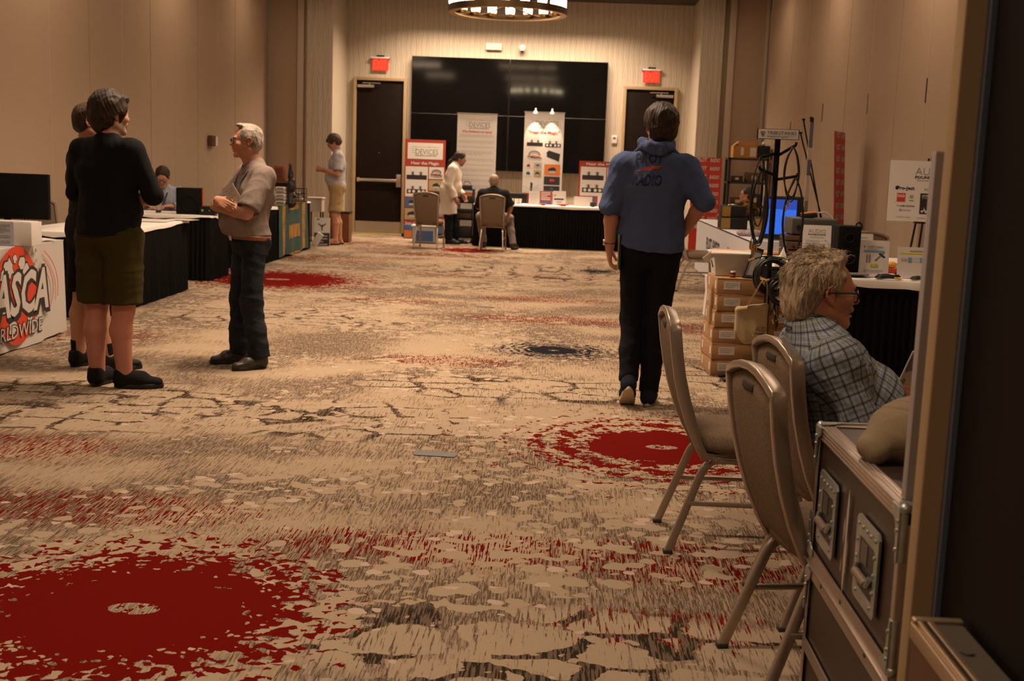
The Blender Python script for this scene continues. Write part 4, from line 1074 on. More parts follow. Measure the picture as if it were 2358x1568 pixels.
    def shoes(s, mat, msole, size=1.0, laces=None, tongue=True, lift=None):
        out = []
        for S_ in 'LR':
            an, toe = s.J['ank'+S_], s.J['toe'+S_]; k = s.k*size; fd = toe-an; up = np.array([0, 0, 1.])
            if lift and S_ in lift: fd, up = [np.array(q, float) for q in lift[S_]]
            else: fd = s.footdir(S_)
            fd = fd/np.linalg.norm(fd); up = up-fd*up.dot(fd); up /= np.linalg.norm(up); sd = np.cross(fd, up); O = an-up*(.085*s.k)-fd*.055*k
            P = lambda x, y, z: O+(sd*x+fd*y+up*z)*k
            F = Field(); F.rc(P(0, .035, .05), P(0, .035, .085), .043*k, .044*k, k=.02, cut=[(P(0, 0, .105), up-fd*.25)]); F.rc(P(0, .035, .042), P(0, .15, .045), .040*k, .042*k, k=.03)
            F.rc(P(0, .15, .040), P(.0, .235, .034), .047*k, .036*k, k=.03, sq=(up, .75)); F.rc(P(0, .05, .075), P(0, .15, .062), .036*k, .034*k, k=.03)
            F.ops = [op[:7]+((op[7] or [])+[(P(0, 0, .018), -up)],)+op[8:] for op in F.ops]
            V, Q = F.mesh(max(s.h*.8, .004)); o = vmesh('shoe', V, Q, mat, s.t)
            out_ = []; 
            for i in range(28):
                a = 2*PI*i/28; c, q = math.cos(a), math.sin(a); y = .135+q*.140; w = .040+.012*math.exp(-((y-.20)/.07)**2)-.004*math.exp(-((y-.11)/.04)**2)
                out_.append((w*c*(1-.15*max(0, q)**3), y))
            b = MB(); vs = []
            for z, g in ((0, .97), (.004, 1.02), (.024, 1.02), (.027, .98)): vs += [P(x*g, .135+(y-.135)*(1+(g-1)*.4), z) for x, y in out_]
            fs = [tuple(reversed(range(28))), tuple(range(84, 112))]
            for r_ in range(3): fs += [(r_*28+i, r_*28+(i+1) % 28, (r_+1)*28+(i+1) % 28, (r_+1)*28+i) for i in range(28)]
            b.add(vs, fs); b.build('sole', msole, o)
            if laces:
                b = MB()
                for i in range(4): y = .085+.022*i; z = .104-.011*i; b.tube([P(-.024, y, z-.008), P(0, y+.004, z+.004), P(.024, y, z-.008)], .0028*k, 5)
                b.tube([P(0, .08, .11), P(.02, .09, .125), P(.035, .075, .105)], .0024*k, 5); b.tube([P(0, .08, .11), P(-.02, .09, .125), P(-.03, .08, .10)], .0024*k, 5); b.build('laces', laces, o)
            out.append(o)
        return out
def norm(v): v = np.array(v, float); return v/np.linalg.norm(v)
def wrap_text(target, txt, mat_index, mats, mb_frame, h, w=None, shear=0, bold=0, lift=.003, sub=.02, name='print', rows=None):
    """project flat print onto a garment along the frame normal; returns mesh object"""
    o, x, y = [Vector(q) for q in mb_frame]; n = x.cross(y).normalized(); mb = MB()
    for it in rows: mb_ = it(mb, o, x, y)
    bm = bmesh.new(); me = mb.mesh('p', mats); bm.from_mesh(me); bpy.data.meshes.remove(me)
    bmesh.ops.triangulate(bm, faces=bm.faces[:])
    for _ in range(4):
        es = [e for e in bm.edges if e.calc_length() > sub]
        if not es: break
        bmesh.ops.subdivide_edges(bm, edges=es, cuts=1); bmesh.ops.triangulate(bm, faces=[f for f in bm.faces if len(f.verts) > 3])
    tm = target.data; tree = BVHTree.FromPolygons([v.co for v in tm.vertices], [tuple(p.vertices) for p in tm.polygons])
    for v in bm.verts:
        hit = tree.ray_cast(v.co+n*.5, -n)
        if hit[0] is not None: v.co = hit[0]+n*lift
    me = bpy.data.meshes.new(name); bm.to_mesh(me); bm.free()
    for q in mats: me.materials.append(q)
    ob = bpy.data.objects.new(name, me); COL.objects.link(ob); ob.parent = target; return ob

def collar(p, mat, parent, r=1.0, open_=.22, uv=False, lift=0.0):
    """folded shirt collar standing round the neck"""
    b = MB(); N_ = np.array(p.J['neck']); V_ = []; n_ = 26; UVv = []; k = p.k*r; f_ = p.HR[1]*np.array([1, 1, 0]); f_ /= np.linalg.norm(f_); f_ = (f_+np.array([0, 1, 0]))/2; f_ /= np.linalg.norm(f_); sd = np.cross(f_, (0, 0, 1))
    rings = ((.074, -.022, 0), (.069, .020, 0), (.066, .046, 0), (.072, .047, 1), (.083, .014, 1), (.089, -.006, 1))
    for rr, dz, o_ in rings:
        for i in range(n_+1):
            a = PI/2+open_+(2*PI-2*open_)*i/n_; fr = (1+math.sin(a))/2; pt = N_+sd*(rr*k*math.cos(a))+f_*(.014+rr*k*1.02*math.sin(a)); pt[2] += (dz+.008-.040*fr-(.020*fr**4 if o_ and dz < .03 else 0))*k+lift
            V_.append(tuple(pt)); UVv.append((a*.08, dz+o_*.05+1.3))
    b.add(V_, [(q*(n_+1)+i, q*(n_+1)+i+1, (q+1)*(n_+1)+i+1, (q+1)*(n_+1)+i) for q in range(len(rings)-1) for i in range(n_)])
    o = b.build('collar', mat, parent); me = o.data
    if uv: l = me.uv_layers.new(name='UVMap'); l.data.foreach_set('uv', np.array([UVv[li.vertex_index] for li in me.loops], np.float32).ravel())
    md = o.modifiers.new('thick', 'SOLIDIFY'); md.thickness = .003; return o
# ================================================================ people
def sleeve(p, F, S_, up=1.0, fore=0.0, o=.014, flare=.006, hollow=True):
    sh, el, wr = p.J['sh'+S_], p.J['el'+S_], p.J['wr'+S_]; k = p.k
    if fore > 0:
        F.rc(sh, el, (.058+o)*k, (.044+o)*k, k=.035); e = el+(wr-el)*fore; d = norm(wr-el)
        F.rc(el, e+d*.03, (.044+o)*k, (.038+o+flare)*k, k=.015, cut=[(e, d)])
        if hollow: F.rc(e-d*.012, e+d*.05, (.026+o+flare-.006)*k, sub=True, k=0, cut=[(e-d*.012, -d)])
    else:
        e = sh+(el-sh)*up; d = norm(el-sh); F.rc(sh, e+d*.05, (.060+o)*k, (.056+o+flare)*k, k=.035, cut=[(e, d)])
        if hollow: F.rc(e-d*.014, e+d*.05, (.043+o+flare)*k, sub=True, k=0, cut=[(e-d*.012, -d)])
def shorts(p, F, ztop, bottom=.56, r=.105, flare=.02, mid=None, pelr=.125, o=.0):
    J = p.J; k = p.k; c = [((0, 0, ztop), (0, 0, 1))]; s_, f_ = p.side, p.fw
    F.rc(J['pel']-s_*.055, J['pel']+s_*.055, (pelr+o)*k, k=.05, sq=(f_, 1.0), cut=c); F.rc(J['pel'], J['pel']+np.array([0, 0, .10]), (pelr+.015+o)*k, k=.05, sq=(f_, .8), cut=c)
    for S_ in 'LR':
        hp, kn = J['hip'+S_], J['knee'+S_]; d = norm(kn-hp); e = hp+(kn-hp)*bottom
        F.rc(hp, e+d*.06, r*k, (r+flare*0-.005)*k, k=.035, cut=[(e, d)])
        F.rc(e-d*.014, e+d*.05, (r-.018)*k, sub=True, k=0, cut=[(e-d*.012, -d)])
def trousers(p, F, ztop, r1=.098, r2=.078, r3=.070, r4=.072, hem=1.0, pelr=.12, seatb=.0, cutz=True):
    J = p.J; k = p.k; c = [((0, 0, ztop), (0, 0, 1))] if cutz else None; s_, f_ = p.side, p.fw
    F.rc(J['pel']-s_*.055*k, J['pel']+s_*.055*k, pelr*k, k=.05, sq=(f_, 1.0), cut=c); F.rc(J['pel'], J['pel']+(J['waist']-J['pel'])*.7, (pelr+.012)*k, k=.05, sq=(f_, .8), cut=c)
    for S_ in 'LR':
        hp, kn, an = J['hip'+S_], J['knee'+S_], J['ank'+S_]; d = norm(an-kn); e = kn+(an-kn)*hem
        F.rc(hp, kn, r1*k, r2*k, k=.035); F.rc(kn, kn+(an-kn)*.5, r2*k, r3*k, k=.03); F.rc(kn+(an-kn)*.5, e+d*.05, r3*k, r4*k, k=.03, cut=[(e, d)])
def haircap(p, low=-.04, back=.02, face=.055, vol=.012, side=.0, top=.0, nape=-.075, fringe=.06):
    """cap of hair over the skull, opened for face and ears"""
    F = Field(); k = p.k; P = p.hp; R = p.HR
    F.el(P(0, -.020, .042), np.array((.079+vol+side, .098+vol, .086+vol+top))*k, R=R, k=.02)
    F.el(P(0, -.055, -.015), np.array((.070+vol*.8, .055+vol, .060))*k, R=R, k=.03)
    # face opening
    F.el(P(0, .105, -.028), np.array((.074, .092, .100))*k, R=R, k=.012, sub=True)
    F.el(P(0, .10, .02), np.array((.058, .06, face))*k, R=R, k=.012, sub=True)
    for sx in (-1, 1): F.el(P(sx*.088, .010, -.030), np.array((.03, .045, .045))*k, R=R, k=.012, sub=True)
    F.box(P(0, 0, nape-.1), np.array((.4, .5, .2))*k, R=R, k=.01, sub=True)
    return F
mk = cloth_person
M_sole_dk = plain('dark_shoe_sole', (.012, .010, .009), .7)
H_brown = hair_material('dark_brown_hair', (.014, .008, .005), (.042, .023, .013)); H_grey = hair_material('grey_hair', (.16, .13, .11), (.42, .36, .30))
H_mid = hair_material('brown_hair', (.022, .013, .008), (.075, .045, .027)); H_white = hair_material('sandy_grey_hair', (.24, .17, .11), (.56, .44, .32)); H_black = hair_material('black_hair', (.010, .007, .006), (.04, .025, .018))
M_sock = mk('black_sock', (.012, .011, .011)); M_socklt = mk('grey_sock', (.28, .22, .20))
M_lanyard = plain('navy_lanyard', (.02, .025, .05), .7)

# ---------------------------------------------------------------- 1: man in black shirt and olive shorts, from behind
ang = -.28
p = Person('person in a black shirt and olive shorts seen from behind with folded arms', (-2.72, 7.09, 0), ang, H=1.83, h=.0065,
    J=dict(hipL=(-.10, 0, .93), hipR=(.10, 0, .93), kneeL=(-.115, .015, .50), kneeR=(.095, .0, .50), ankL=(-.12, .02, .09), ankR=(.075, .03, .09), toeL=(-.14, .18, .03), toeR=(.24, .12, .03),
           elL=(-.285, .06, 1.19), elR=(.285, .05, 1.20), wrL=(.0, .23, 1.20), wrR=(-.02, .21, 1.15), neck=(.0, -.005, 1.485), head=(.0, .03, 1.665), waist=(0, 0, 1.12), chest=(0, 0, 1.32)))
B = p.body; p.torso(B, o=-.011)
for S_ in 'LR': p.arm(B, S_, .006); p.leg(B, S_, .012); p.foot(B, S_)
p.hand('L', norm((.9, .25, .1)), (0, -.6, -.6), .5); p.hand('R', norm((-.9, .25, .1)), (0, -.6, -.6), .5)
p.headframe(norm((.42, .90, .0))); p.head(); p.spots.append((p.hp(0, .07, -.09), .05, (.32, .25, .20), .8)); p.spots.append((p.hp(.05, .03, -.075), .045, (.30, .21, .16), .7)); p.spots += [((-.12, 0, .4), (.1, .2, .35), (.46, .19, .145), .8), ((.09, 0, .4), (.1, .2, .35), (.46, .19, .145), .8)]
p.finish_body(); p.eyes()
F = haircap(p, vol=.020, nape=-.105, top=.012, face=.04, side=.008); F.el(p.hp(0, -.075, -.045), (.070, .040, .062), R=p.HR, k=.03); F.el(p.hp(0, .075, .100), (.055, .035, .025), R=p.HR, k=.03)
p.hair(H_brown, F, .005, 60)
M_blacktee = mk('black_jersey', (.0045, .0045, .006), (.010, .010, .012), weave=400)
F = Field(); p.torso(F, o=.018, belly=.05, hips=False); sleeve(p, F, 'L', fore=.12); sleeve(p, F, 'R', fore=.12)
F.rc((0, -.01, .96), (0, -.01, 1.12), .196, .172, k=.05, sq=((0, 1, 0), .84)); F.ops = [op[:7]+((op[7] or [])+[((0, 0, .955), (0, 0, -1))],)+op[8:] if not op[8] else op for op in F.ops]
p.garment('shirt', F, M_blacktee, amp=.006, f=8, seed=3)
b = MB(); nk = p.J['neck']; b.tube([nk+np.array([.062*math.cos(a), .005+.058*math.sin(a), .030-.012*math.sin(a)]) for a in [2*PI*i/20 for i in range(20)]], .012, 8, closed=True); b.build('collar', mk('olive_collar', (.055, .045, .012)), p.t)
F = Field(); shorts(p, F, .968, .92, r=.118, pelr=.146)
M_olive = mk('olive_shorts_cloth', (.052, .040, .008), (.030, .023, .006), weave=300)
o = p.garment('shorts', F, M_olive, amp=.007, f=8, seed=5)
b = MB(); b.tube(bez([(.205, .03, .93), (.208, .045, .86), (.204, .055, .78)]), .004, 5); b.build('pocket_zip', M_black, o)
p.shoes(mk('black_trainer_mesh', (.012, .011, .011)), M_sole_dk, 1.04, laces=M_black)
F = Field(); an = p.J['ankR']; F.rc(an+np.array([0, 0, -.02]), an+np.array([0, 0, .04]), .040, .042, cut=[(an+np.array([0, 0, .035]), (0, 0, 1))]); p.garment('sock', F, M_socklt, amp=0)

# ---------------------------------------------------------------- 2: man hidden behind him
p = Person('person in black polo and shorts half hidden behind the one in olive shorts', (-3.09, 7.72, 0), -.85, H=1.76, h=.007,
    J=dict(ankL=(-.10, -.06, .085), toeL=(-.14, .11, .03), kneeL=(-.10, -.02, .49), ankR=(.12, .06, .085), toeR=(.17, .24, .03), elL=(-.27, .05, 1.13), elR=(.26, .10, 1.13), wrL=(.0, .23, 1.12), wrR=(.0, .25, 1.16)))
B = p.body; p.torso(B, o=-.011)
for S_ in 'LR': p.arm(B, S_, .006); p.leg(B, S_, .010); p.foot(B, S_)
p.hand('L', norm((.9, .2, .1)), (0, -.6, -.6), .5); p.hand('R', norm((-.9, .2, .1)), (0, -.6, -.6), .5)
p.headframe(norm((.45, .9, 0))); p.head(); p.finish_body(); p.eyes()
p.hair(H_mid, haircap(p, vol=.008, nape=-.08), .003, 60)
M_greypolo = mk('charcoal_polo', (.010, .010, .011), (.020, .019, .019))
F = Field(); p.torso(F, o=.020, belly=.04); sleeve(p, F, 'L', .88, flare=.014); sleeve(p, F, 'R', .88, flare=.014); F.ops = [op[:7]+((op[7] or [])+[((0, 0, .86), (0, 0, -1))],)+op[8:] if not op[8] else op for op in F.ops]
p.garment('polo_shirt', F, M_greypolo, amp=.006, seed=8)
F = Field(); shorts(p, F, 1.02, .95, r=.115, pelr=.145); p.garment('shorts', F, M_blacktee, amp=.005)
for S_ in 'LR':
    F = Field(); an = p.J['ank'+S_]; F.rc(an+np.array([0, 0, -.02]), an+np.array([0, -.005, .10]), .042, .046, cut=[(an+np.array([0, 0, .10]), (0, 0, 1))]); p.garment('sock', F, M_sock, amp=0)
p.shoes(mk('black_leather', (.012, .011, .010), rough=.6), M_sole_dk, 1.03, laces=M_black)

# ---------------------------------------------------------------- 3: man with glasses, grey polo, arms crossed
p = Person('grey haired person in a grey polo and jeans, arms crossed, name badge on', (-2.105, 8.03, 0), 2.18, H=1.67, h=.0055,
    J=dict(hipL=(-.085, 0, .86), hipR=(.085, 0, .86), kneeL=(-.10, .02, .46), kneeR=(.09, .03, .47), ankL=(-.115, -.03, .08), ankR=(.135, .02, .08), toeL=(-.14, .13, .03), toeR=(.165, .19, .03),
           pel=(0, -.01, .88), waist=(0, .0, 1.02), chest=(0, -.03, 1.20), neck=(0, -.035, 1.375), head=(.005, .02, 1.545), shL=(-.170, -.04, 1.315), shR=(.170, -.04, 1.315),
           elL=(-.225, .105, 1.075), elR=(.225, .11, 1.09), wrL=(.035, .225, 1.105), wrR=(-.06, .245, 1.15)))
B = p.body; p.torso(B, o=-.011)
for S_ in 'LR': p.arm(B, S_, .006); p.leg(B, S_, -.012); p.foot(B, S_)
p.hand('L', norm((.95, -.05, .15)), (0, -.9, -.2), .35); p.hand('R', norm((-.95, -.15, -.15)), (0, -.8, -.5), .45)
p.headframe(norm((.20, .98, .0))); p.head(nose=1.15); p.spots += [(p.hp(0, .06, -.06), .06, (.46, .19, .12), .5)]
p.finish_body(); p.eyes(); p.glasses(w=.050, hgt=.034, r=.0024)
F = haircap(p, vol=.006, face=.085, nape=-.075, top=-.001); F.el(p.hp(0, .085, .085), np.array((.060, .05, .048)), R=p.HR, k=.014, sub=True); F.el(p.hp(.0, .045, .118), (.045, .030, .014), R=p.HR, k=.02)
p.hair(H_grey, F, .003, 70); p.brows(H_grey)
M_polo = mk('heather_grey_polo', (.235, .185, .16), (.165, .13, .115), weave=600, bump=.3)
F = Field(); p.torso(F, o=.018, belly=.060); sleeve(p, F, 'L', .90, flare=.016, o=.018); sleeve(p, F, 'R', .90, flare=.016, o=.018)
F.ops = [op[:7]+((op[7] or [])+[((0, 0, .925), (0, 0, -1))],)+op[8:] if not op[8] else op for op in F.ops]
o = p.garment('polo_shirt', F, M_polo, amp=.009, f=7, seed=12)
nk = p.J['neck']; collar(p, M_polo, o, open_=.42)
b = MB(); 
for sx in (-1, 1):
    b.sweep(bez([nk+np.array([sx*.068, -.03, .035]), nk+np.array([sx*.072, .050, -.005]), nk+np.array([sx*.055, .105, -.075]), nk+np.array([sx*.02-.04, .155, -.150])], 6), .016, .003, (1, 0, 0))
b.build('lanyard', M_lanyard, p.t)
b = MB(); b.at((-.135, .175, 1.20), (.0, .55, .95)); b.box((0, 0, 0), (.085, .004, .115), 0); b.lines((0, .003, 0), (-1, 0, 0), (0, 0, 1), -.03, .03, .03, 4, .016, .005, 1); b.build('name_badge', [plain('badge_card', (.62, .58, .50), .4), plain('faint_print', (.30, .28, .27), .6)], p.t)
F = Field(); trousers(p, F, .915, r1=.092, r2=.080, r3=.076, r4=.078, pelr=.128)
n = NT('blue_denim'); n.set(rough=.9, spec=.15); co = n.coord(); f = n.noise(n.mapv(co, (300, 300, 60)), 1, 2); g = n.noise(co, 5, 3)
n.base(n.mix(n.step(n.add(n.mul(f, .5), n.mul(g, .5)), .35, .7), (.010, .012, .017), (.030, .035, .045))); n.bump(f, .3, .002); M_denim = n.m
o = p.garment('jeans', F, M_denim, amp=.010, f=8, seed=21)
b = MB(); pts = []
for i in range(36):
    a = 2*PI*i/36; pts.append(Vector((.155*math.cos(a)*1.02, -.005+.128*math.sin(a)*1.06, .905-.012*math.sin(a))))
F2 = Field(); F2.rc((-.050, .0, .9), (.050, 0, .9), .130, k=.0, sq=((0, 1, 0), 1.0), cut=[((0, .0, .917), (0, -.06, 1)), ((0, 0, .885), (0, .06, -1))])
p.garment('belt', F2, plain('brown_leather_belt', (.20, .065, .022), .45), amp=0, h=.005)
b = MB(); b.box((.0, .134, .895), (.045, .006, .034), bev=.004); b.build('belt_buckle', M_steel, p.t)
p.shoes(plain('dark_brown_leather', (.022, .015, .011), .45, bump=.3, bscale=80), M_sole_dk, 1.02)

# ---------------------------------------------------------------- 4: man in pale T-shirt, khaki shorts
p = Person('person in a pale T-shirt, khaki shorts and flip-flops near the left exit door', (-3.66, 19.55, 0), 1.80, H=1.83, h=.010,
    J=dict(elL=(-.26, .0, 1.16), elR=(.26, .02, 1.16), wrL=(-.10, .24, 1.25), wrR=(.10, .25, 1.22), head=(0, .06, 1.675), neck=(0, -.005, 1.50), ankL=(-.12, .02, .085), toeL=(-.16, .19, .03), ankR=(.09, -.06, .085), toeR=(.09, .11, .03), kneeL=(-.11, .04, .50), kneeR=(.10, .0, .50)))
B = p.body; p.torso(B, o=-.011)
for S_ in 'LR': p.arm(B, S_); p.leg(B, S_, .004); p.foot(B, S_)
p.bare = True; B.ops = [o_ for o_ in B.ops]; p.foot(B, 'L'); p.foot(B, 'R'); p.hand('L', norm((.5, .7, .1)), (.6, -.3, -.2), .6); p.hand('R', norm((-.5, .7, .1)), (-.6, -.3, -.2), .6)
p.headframe(norm((0, .86, -.42)), norm((0, .4, 1))); p.head(); p.finish_body(); p.eyes(); p.glasses(); F = haircap(p, vol=.020, face=.05, nape=-.10, top=.005, side=.004); F.el(p.hp(0, .085, .072), (.06, .025, .03), R=p.HR, k=.02); p.hair(H_mid, F, .004, 60)
M_tee = mk('pale_heather_tee', (.46, .44, .47), (.34, .33, .36))
F = Field(); p.torso(F, o=.020, belly=.035); sleeve(p, F, 'L', .80, flare=.012); sleeve(p, F, 'R', .80, flare=.012); F.ops = [op[:7]+((op[7] or [])+[((0, 0, .90), (0, 0, -1))],)+op[8:] if not op[8] else op for op in F.ops]
o = p.garment('t_shirt', F, M_tee, amp=.008, seed=4)
def pr(mb, o_, x, y): mb.rect(o_, x, y, -.11, .0, .11, .035, 0); return mb
wrap_text(o, '', 0, [plain('faded_print', (.16, .16, .18), .8)], ((0, .4, 1.36), (-1, 0, 0), (0, 0, 1)), 0, rows=[pr], name='print')
F = Field(); shorts(p, F, 1.0, .88, r=.112, pelr=.145); p.garment('shorts', F, mk('khaki_shorts_cloth', (.42, .30, .16), (.32, .22, .11)), amp=.008)
for S_ in 'LR':
    an, toe = p.J['ank'+S_], p.J['toe'+S_]; fd = p.footdir(S_); sd = np.cross(fd, (0, 0, 1)); b = MB()
    b.prism([(.045*math.cos(a), .145*math.sin(a)) for a in [2*PI*i/20 for i in range(20)]], (an[0]+fd[0]*.075, an[1]+fd[1]*.075, .002), sd, fd, .018); 
    for q in (-1, 1): b.tube([toe+fd*.02+np.array([0, 0, .035]), toe-fd*.06+sd*q*.045+np.array([0, 0, .02])], .006, 6)
    b.build('flip_flop', M_black, p.t)
b = MB(); w = p.J['wrL']; d = norm(p.J['wrL']-p.J['elL']); b.cyl(w-d*.02, w, .034, mat=0); b.cyl(w-d*.01+np.array([0, 0, .03]), w-d*.01+np.array([0, 0, .042]), .020, mat=0); b.build('wrist_watch', M_steel, p.t)

# ---------------------------------------------------------------- 5: seated man in pale blue shirt behind the table
def seated(label, loc, rotz, H=1.75, h=.009, J=None, z=.56):
    D = dict(pel=(0, -.06, z+.02), hipL=(-.09, -.04, z), hipR=(.09, -.04, z), kneeL=(-.12, .40, .52), kneeR=(.12, .40, .52), ankL=(-.12, .38, .085), ankR=(.12, .38, .085), toeL=(-.14, .55, .03), toeR=(.14, .55, .03),
             waist=(0, -.05, z+.17), chest=(0, -.04, z+.36), neck=(0, -.03, z+.53), head=(0, .01, z+.70), shL=(-.175, -.04, z+.475), shR=(.175, -.04, z+.475), elL=(-.24, .03, z+.22), elR=(.24, .03, z+.22), wrL=(-.14, .26, z+.20), wrR=(.14, .26, z+.20))
    if J: D.update(J)
    return Person(label, loc, rotz, J=D, H=H, h=h)
p = seated('person in a pale blue shirt seated behind the left white table, looking down', (-4.87, 14.52, 0), PI+.12, J=dict(head=(0, .10, 1.13), neck=(0, .02, .99), chest=(0, .0, .82), shL=(-.185, .01, .94), shR=(.185, .01, .94), elL=(-.30, .12, .76), elR=(.30, .12, .76), wrL=(-.12, .33, .79), wrR=(.12, .33, .79)), h=.009)
B = p.body; p.torso(B, o=-.011)
for S_ in 'LR': p.arm(B, S_); p.leg(B, S_, -.012); p.foot(B, S_)
p.hand('L', (.5, .8, 0), (0, 0, -1), .3); p.hand('R', (-.5, .8, 0), (0, 0, -1), .3)
p.headframe(norm((-.05, .90, -.42)), norm((0, .42, 1))); p.head(); p.finish_body(); p.eyes(); p.glasses(); F = haircap(p, vol=.012, face=.05, nape=-.08, top=.004); p.hair(H_brown, F, .003, 60)
F = Field(); p.torso(F, o=.018); sleeve(p, F, 'L', fore=.8); sleeve(p, F, 'R', fore=.8); M_ltblue = mk('pale_blue_cotton', (.36, .40, .50), (.27, .31, .40)); o = p.garment('shirt', F, M_ltblue, amp=.009, seed=14)
nk = p.J['neck']; collar(p, M_ltblue, o, open_=.35)
b = MB()
for sx in (-1, 1): b.sweep(bez([nk+np.array([sx*.06, .0, .02]), nk+np.array([sx*.055, .11, -.06]), nk+np.array([sx*.012, .16, -.20])], 6), .018, .003, (1, 0, 0))
b.build('lanyard', M_lanyard, p.t)
F = Field(); trousers(p, F, 9, cutz=False); p.garment('trousers', F, M_denim, amp=.004); p.shoes(M_black, M_sole_dk)

# ---------------------------------------------------------------- 6: man in white coat with ponytail
p = Person('person with a dark ponytail in a long white coat by the far table', (-1.90, 20.78, 0), -HP-.05, H=1.74, h=.009,
    J=dict(chest=(0, .06, 1.20), waist=(0, .0, 1.03), pel=(0, -.03, .90), neck=(0, .10, 1.37), head=(0, .17, 1.49), shL=(-.175, .07, 1.31), shR=(.175, .07, 1.31), elL=(-.23, .05, 1.05), elR=(.23, .02, 1.04), wrL=(-.2, .2, .85), wrR=(.20, .12, .80),
           hipL=(-.09, -.03, .88), hipR=(.09, -.03, .88), ankR=(.10, .02, .085), toeR=(.11, .19, .03), ankL=(-.10, .12, .085), toeL=(-.12, .29, .03), kneeL=(-.10, .08, .48), kneeR=(.1, .01, .48)))
B = p.body; p.torso(B, o=-.011)
for S_ in 'LR': p.arm(B, S_); p.leg(B, S_, -.012); p.foot(B, S_)
p.hand('L', (.1, .6, -.8), (1, 0, 0), .4); p.hand('R', (-.1, .6, -.8), (-1, 0, 0), .4)
p.headframe(norm((0, .90, -.36)), norm((0, .36, 1))); p.skin = (.30, .15, .10); p.head(); p.spots.append((p.hp(0, .075, -.085), .045, (.05, .03, .025), .8)); p.finish_body(); p.eyes(); p.glasses()
F = haircap(p, vol=.010, face=.075, nape=-.08); F.rc(p.hp(0, -.10, .01), p.hp(0, -.15, -.12), .028, .030, k=.03); F.rc(p.hp(0, -.15, -.12), (0, -.08, 1.20), .030, .020, k=.03); p.hair(H_black, F, .004, 60)
F = Field(); p.torso(F, o=.024, belly=.05); sleeve(p, F, 'L', fore=.93, o=.024); sleeve(p, F, 'R', fore=.93, o=.024)
F.rc((0, -.02, .95), (0, -.02, .45), .165, .205, k=.06, sq=((0, 1, 0), .80), cut=[((0, 0, .52), (0, .06, -1))]); p.garment('coat', F, mk('white_coat_cloth', (.62, .54, .46), (.50, .43, .36)), amp=.012, f=6, seed=9)
F = Field(); trousers(p, F, .98); p.garment('trousers', F, M_blacktee, amp=.005); p.shoes(M_black, M_sole_dk)

# ---------------------------------------------------------------- 7: seated man from behind at the far table
p = seated('person with cropped hair in black polo seated with his back to us, far table', (-1.06, 19.74, 0), -.05, J=dict(head=(-.01, .0, 1.135), neck=(0, -.05, .985), shL=(-.20, -.05, .93), shR=(.20, -.05, .93), chest=(0, -.05, .82), elL=(-.27, .10, .70), elR=(.29, -.03, .72), wrR=(.24, .1, .58), kneeL=(-.26, .30, .53), kneeR=(.24, .34, .52), ankL=(-.20, .45, .09), ankR=(.33, .20, .09), toeL=(-.22, .6, .03), toeR=(.38, .36, .03)), h=.009)
B = p.body; p.torso(B, o=-.011)
for S_ in 'LR': p.arm(B, S_); p.leg(B, S_, -.012); p.foot(B, S_)
p.hand('L', (.2, .9, 0), (0, 0, -1), .3); p.hand('R', (-.1, .7, -.6), (-1, 0, 0), .4)
p.headframe((-.15, .99, 0)); p.head(); p.finish_body(); p.eyes(); F = haircap(p, vol=.003, face=.08, nape=-.075, top=-.003); p.hair(hair_material('cropped_grey_hair', (.25, .16, .11), (.36, .25, .18)), F, .001, 60)
F = Field(); p.torso(F, o=.022, belly=.05); sleeve(p, F, 'L', .92, flare=.012); sleeve(p, F, 'R', .92, flare=.012); F.ops = [op[:7]+((op[7] or [])+[((0, 0, .50), (0, 0, -1))],)+op[8:] if not op[8] else op for op in F.ops]; p.garment('polo_shirt', F, M_greypolo, amp=.006, seed=5)
F = Field(); trousers(p, F, 9, cutz=False, r1=.092, r2=.075, r3=.062, r4=.060); p.garment('trousers', F, mk('grey_wool', (.26, .22, .20), (.18, .15, .14)), amp=.006); p.shoes(plain('brown_shoe', (.03, .018, .012), .4), M_sole_dk)

# ---------------------------------------------------------------- 8: walking man in blue hoodie
p = Person('person in a blue lettered hooded top and black jeans walking away, holding a laptop', (.585, 7.27, 0), -.02, H=1.86, h=.0055,
    J=dict(hipL=(-.095, 0, .96), hipR=(.095, 0, .96), kneeL=(-.088, .05, .53), kneeR=(.065, .0, .53), ankL=(-.098, -.085, .165), ankR=(.035, .0, .09), toeL=(-.105, .055, .045), toeR=(.055, .17, .03),
           pel=(0, 0, .99), waist=(0, 0, 1.13), chest=(0, 0, 1.35), neck=(.0, -.01, 1.555), head=(.020, .02, 1.715), shL=(-.198, -.01, 1.475), shR=(.195, -.01, 1.475), elL=(-.252, -.03, 1.225), elR=(.295, -.08, 1.285), wrL=(-.252, .03, .985), wrR=(.20, .10, 1.08)))
B = p.body; p.torso(B, o=-.011)
for S_ in 'LR': p.arm(B, S_, .002); p.leg(B, S_, -.014)
p.foot(B, 'R'); an = p.J['ankL']; B.rc(an, p.J['toeL'], .033, .033, k=.02)
p.hand('L', norm((.03, .12, -1)), norm((1, .1, 0)), .35, curls=[.45, .55, .6, .6]); p.hand('R', norm((-.7, .35, -.5)), norm((-.4, -.6, -.3)), .7)
p.headframe(norm((-.22, .97, .02))); p.head(); p.finish_body(); p.eyes(); p.glasses()
F = haircap(p, vol=.017, nape=-.095, face=.05, top=.008, side=.006); F.el(p.hp(0, -.072, -.045), (.062, .040, .055), R=p.HR, k=.03); p.hair(H_brown, F, .006, 55, seed=4)
n = NT('blue_heather_jersey'); n.set(rough=.95, spec=.1); co = n.coord(); f = n.noise(n.mapv(co, (420, 420, 180)), 1, 2); g = n.noise(co, 7, 3)
n.base(n.mix(n.add(n.mul(f, .6), n.mul(g, .4)), (.045, .070, .150), (.090, .122, .235))); n.bump(f, .3, .002); M_hood = n.m
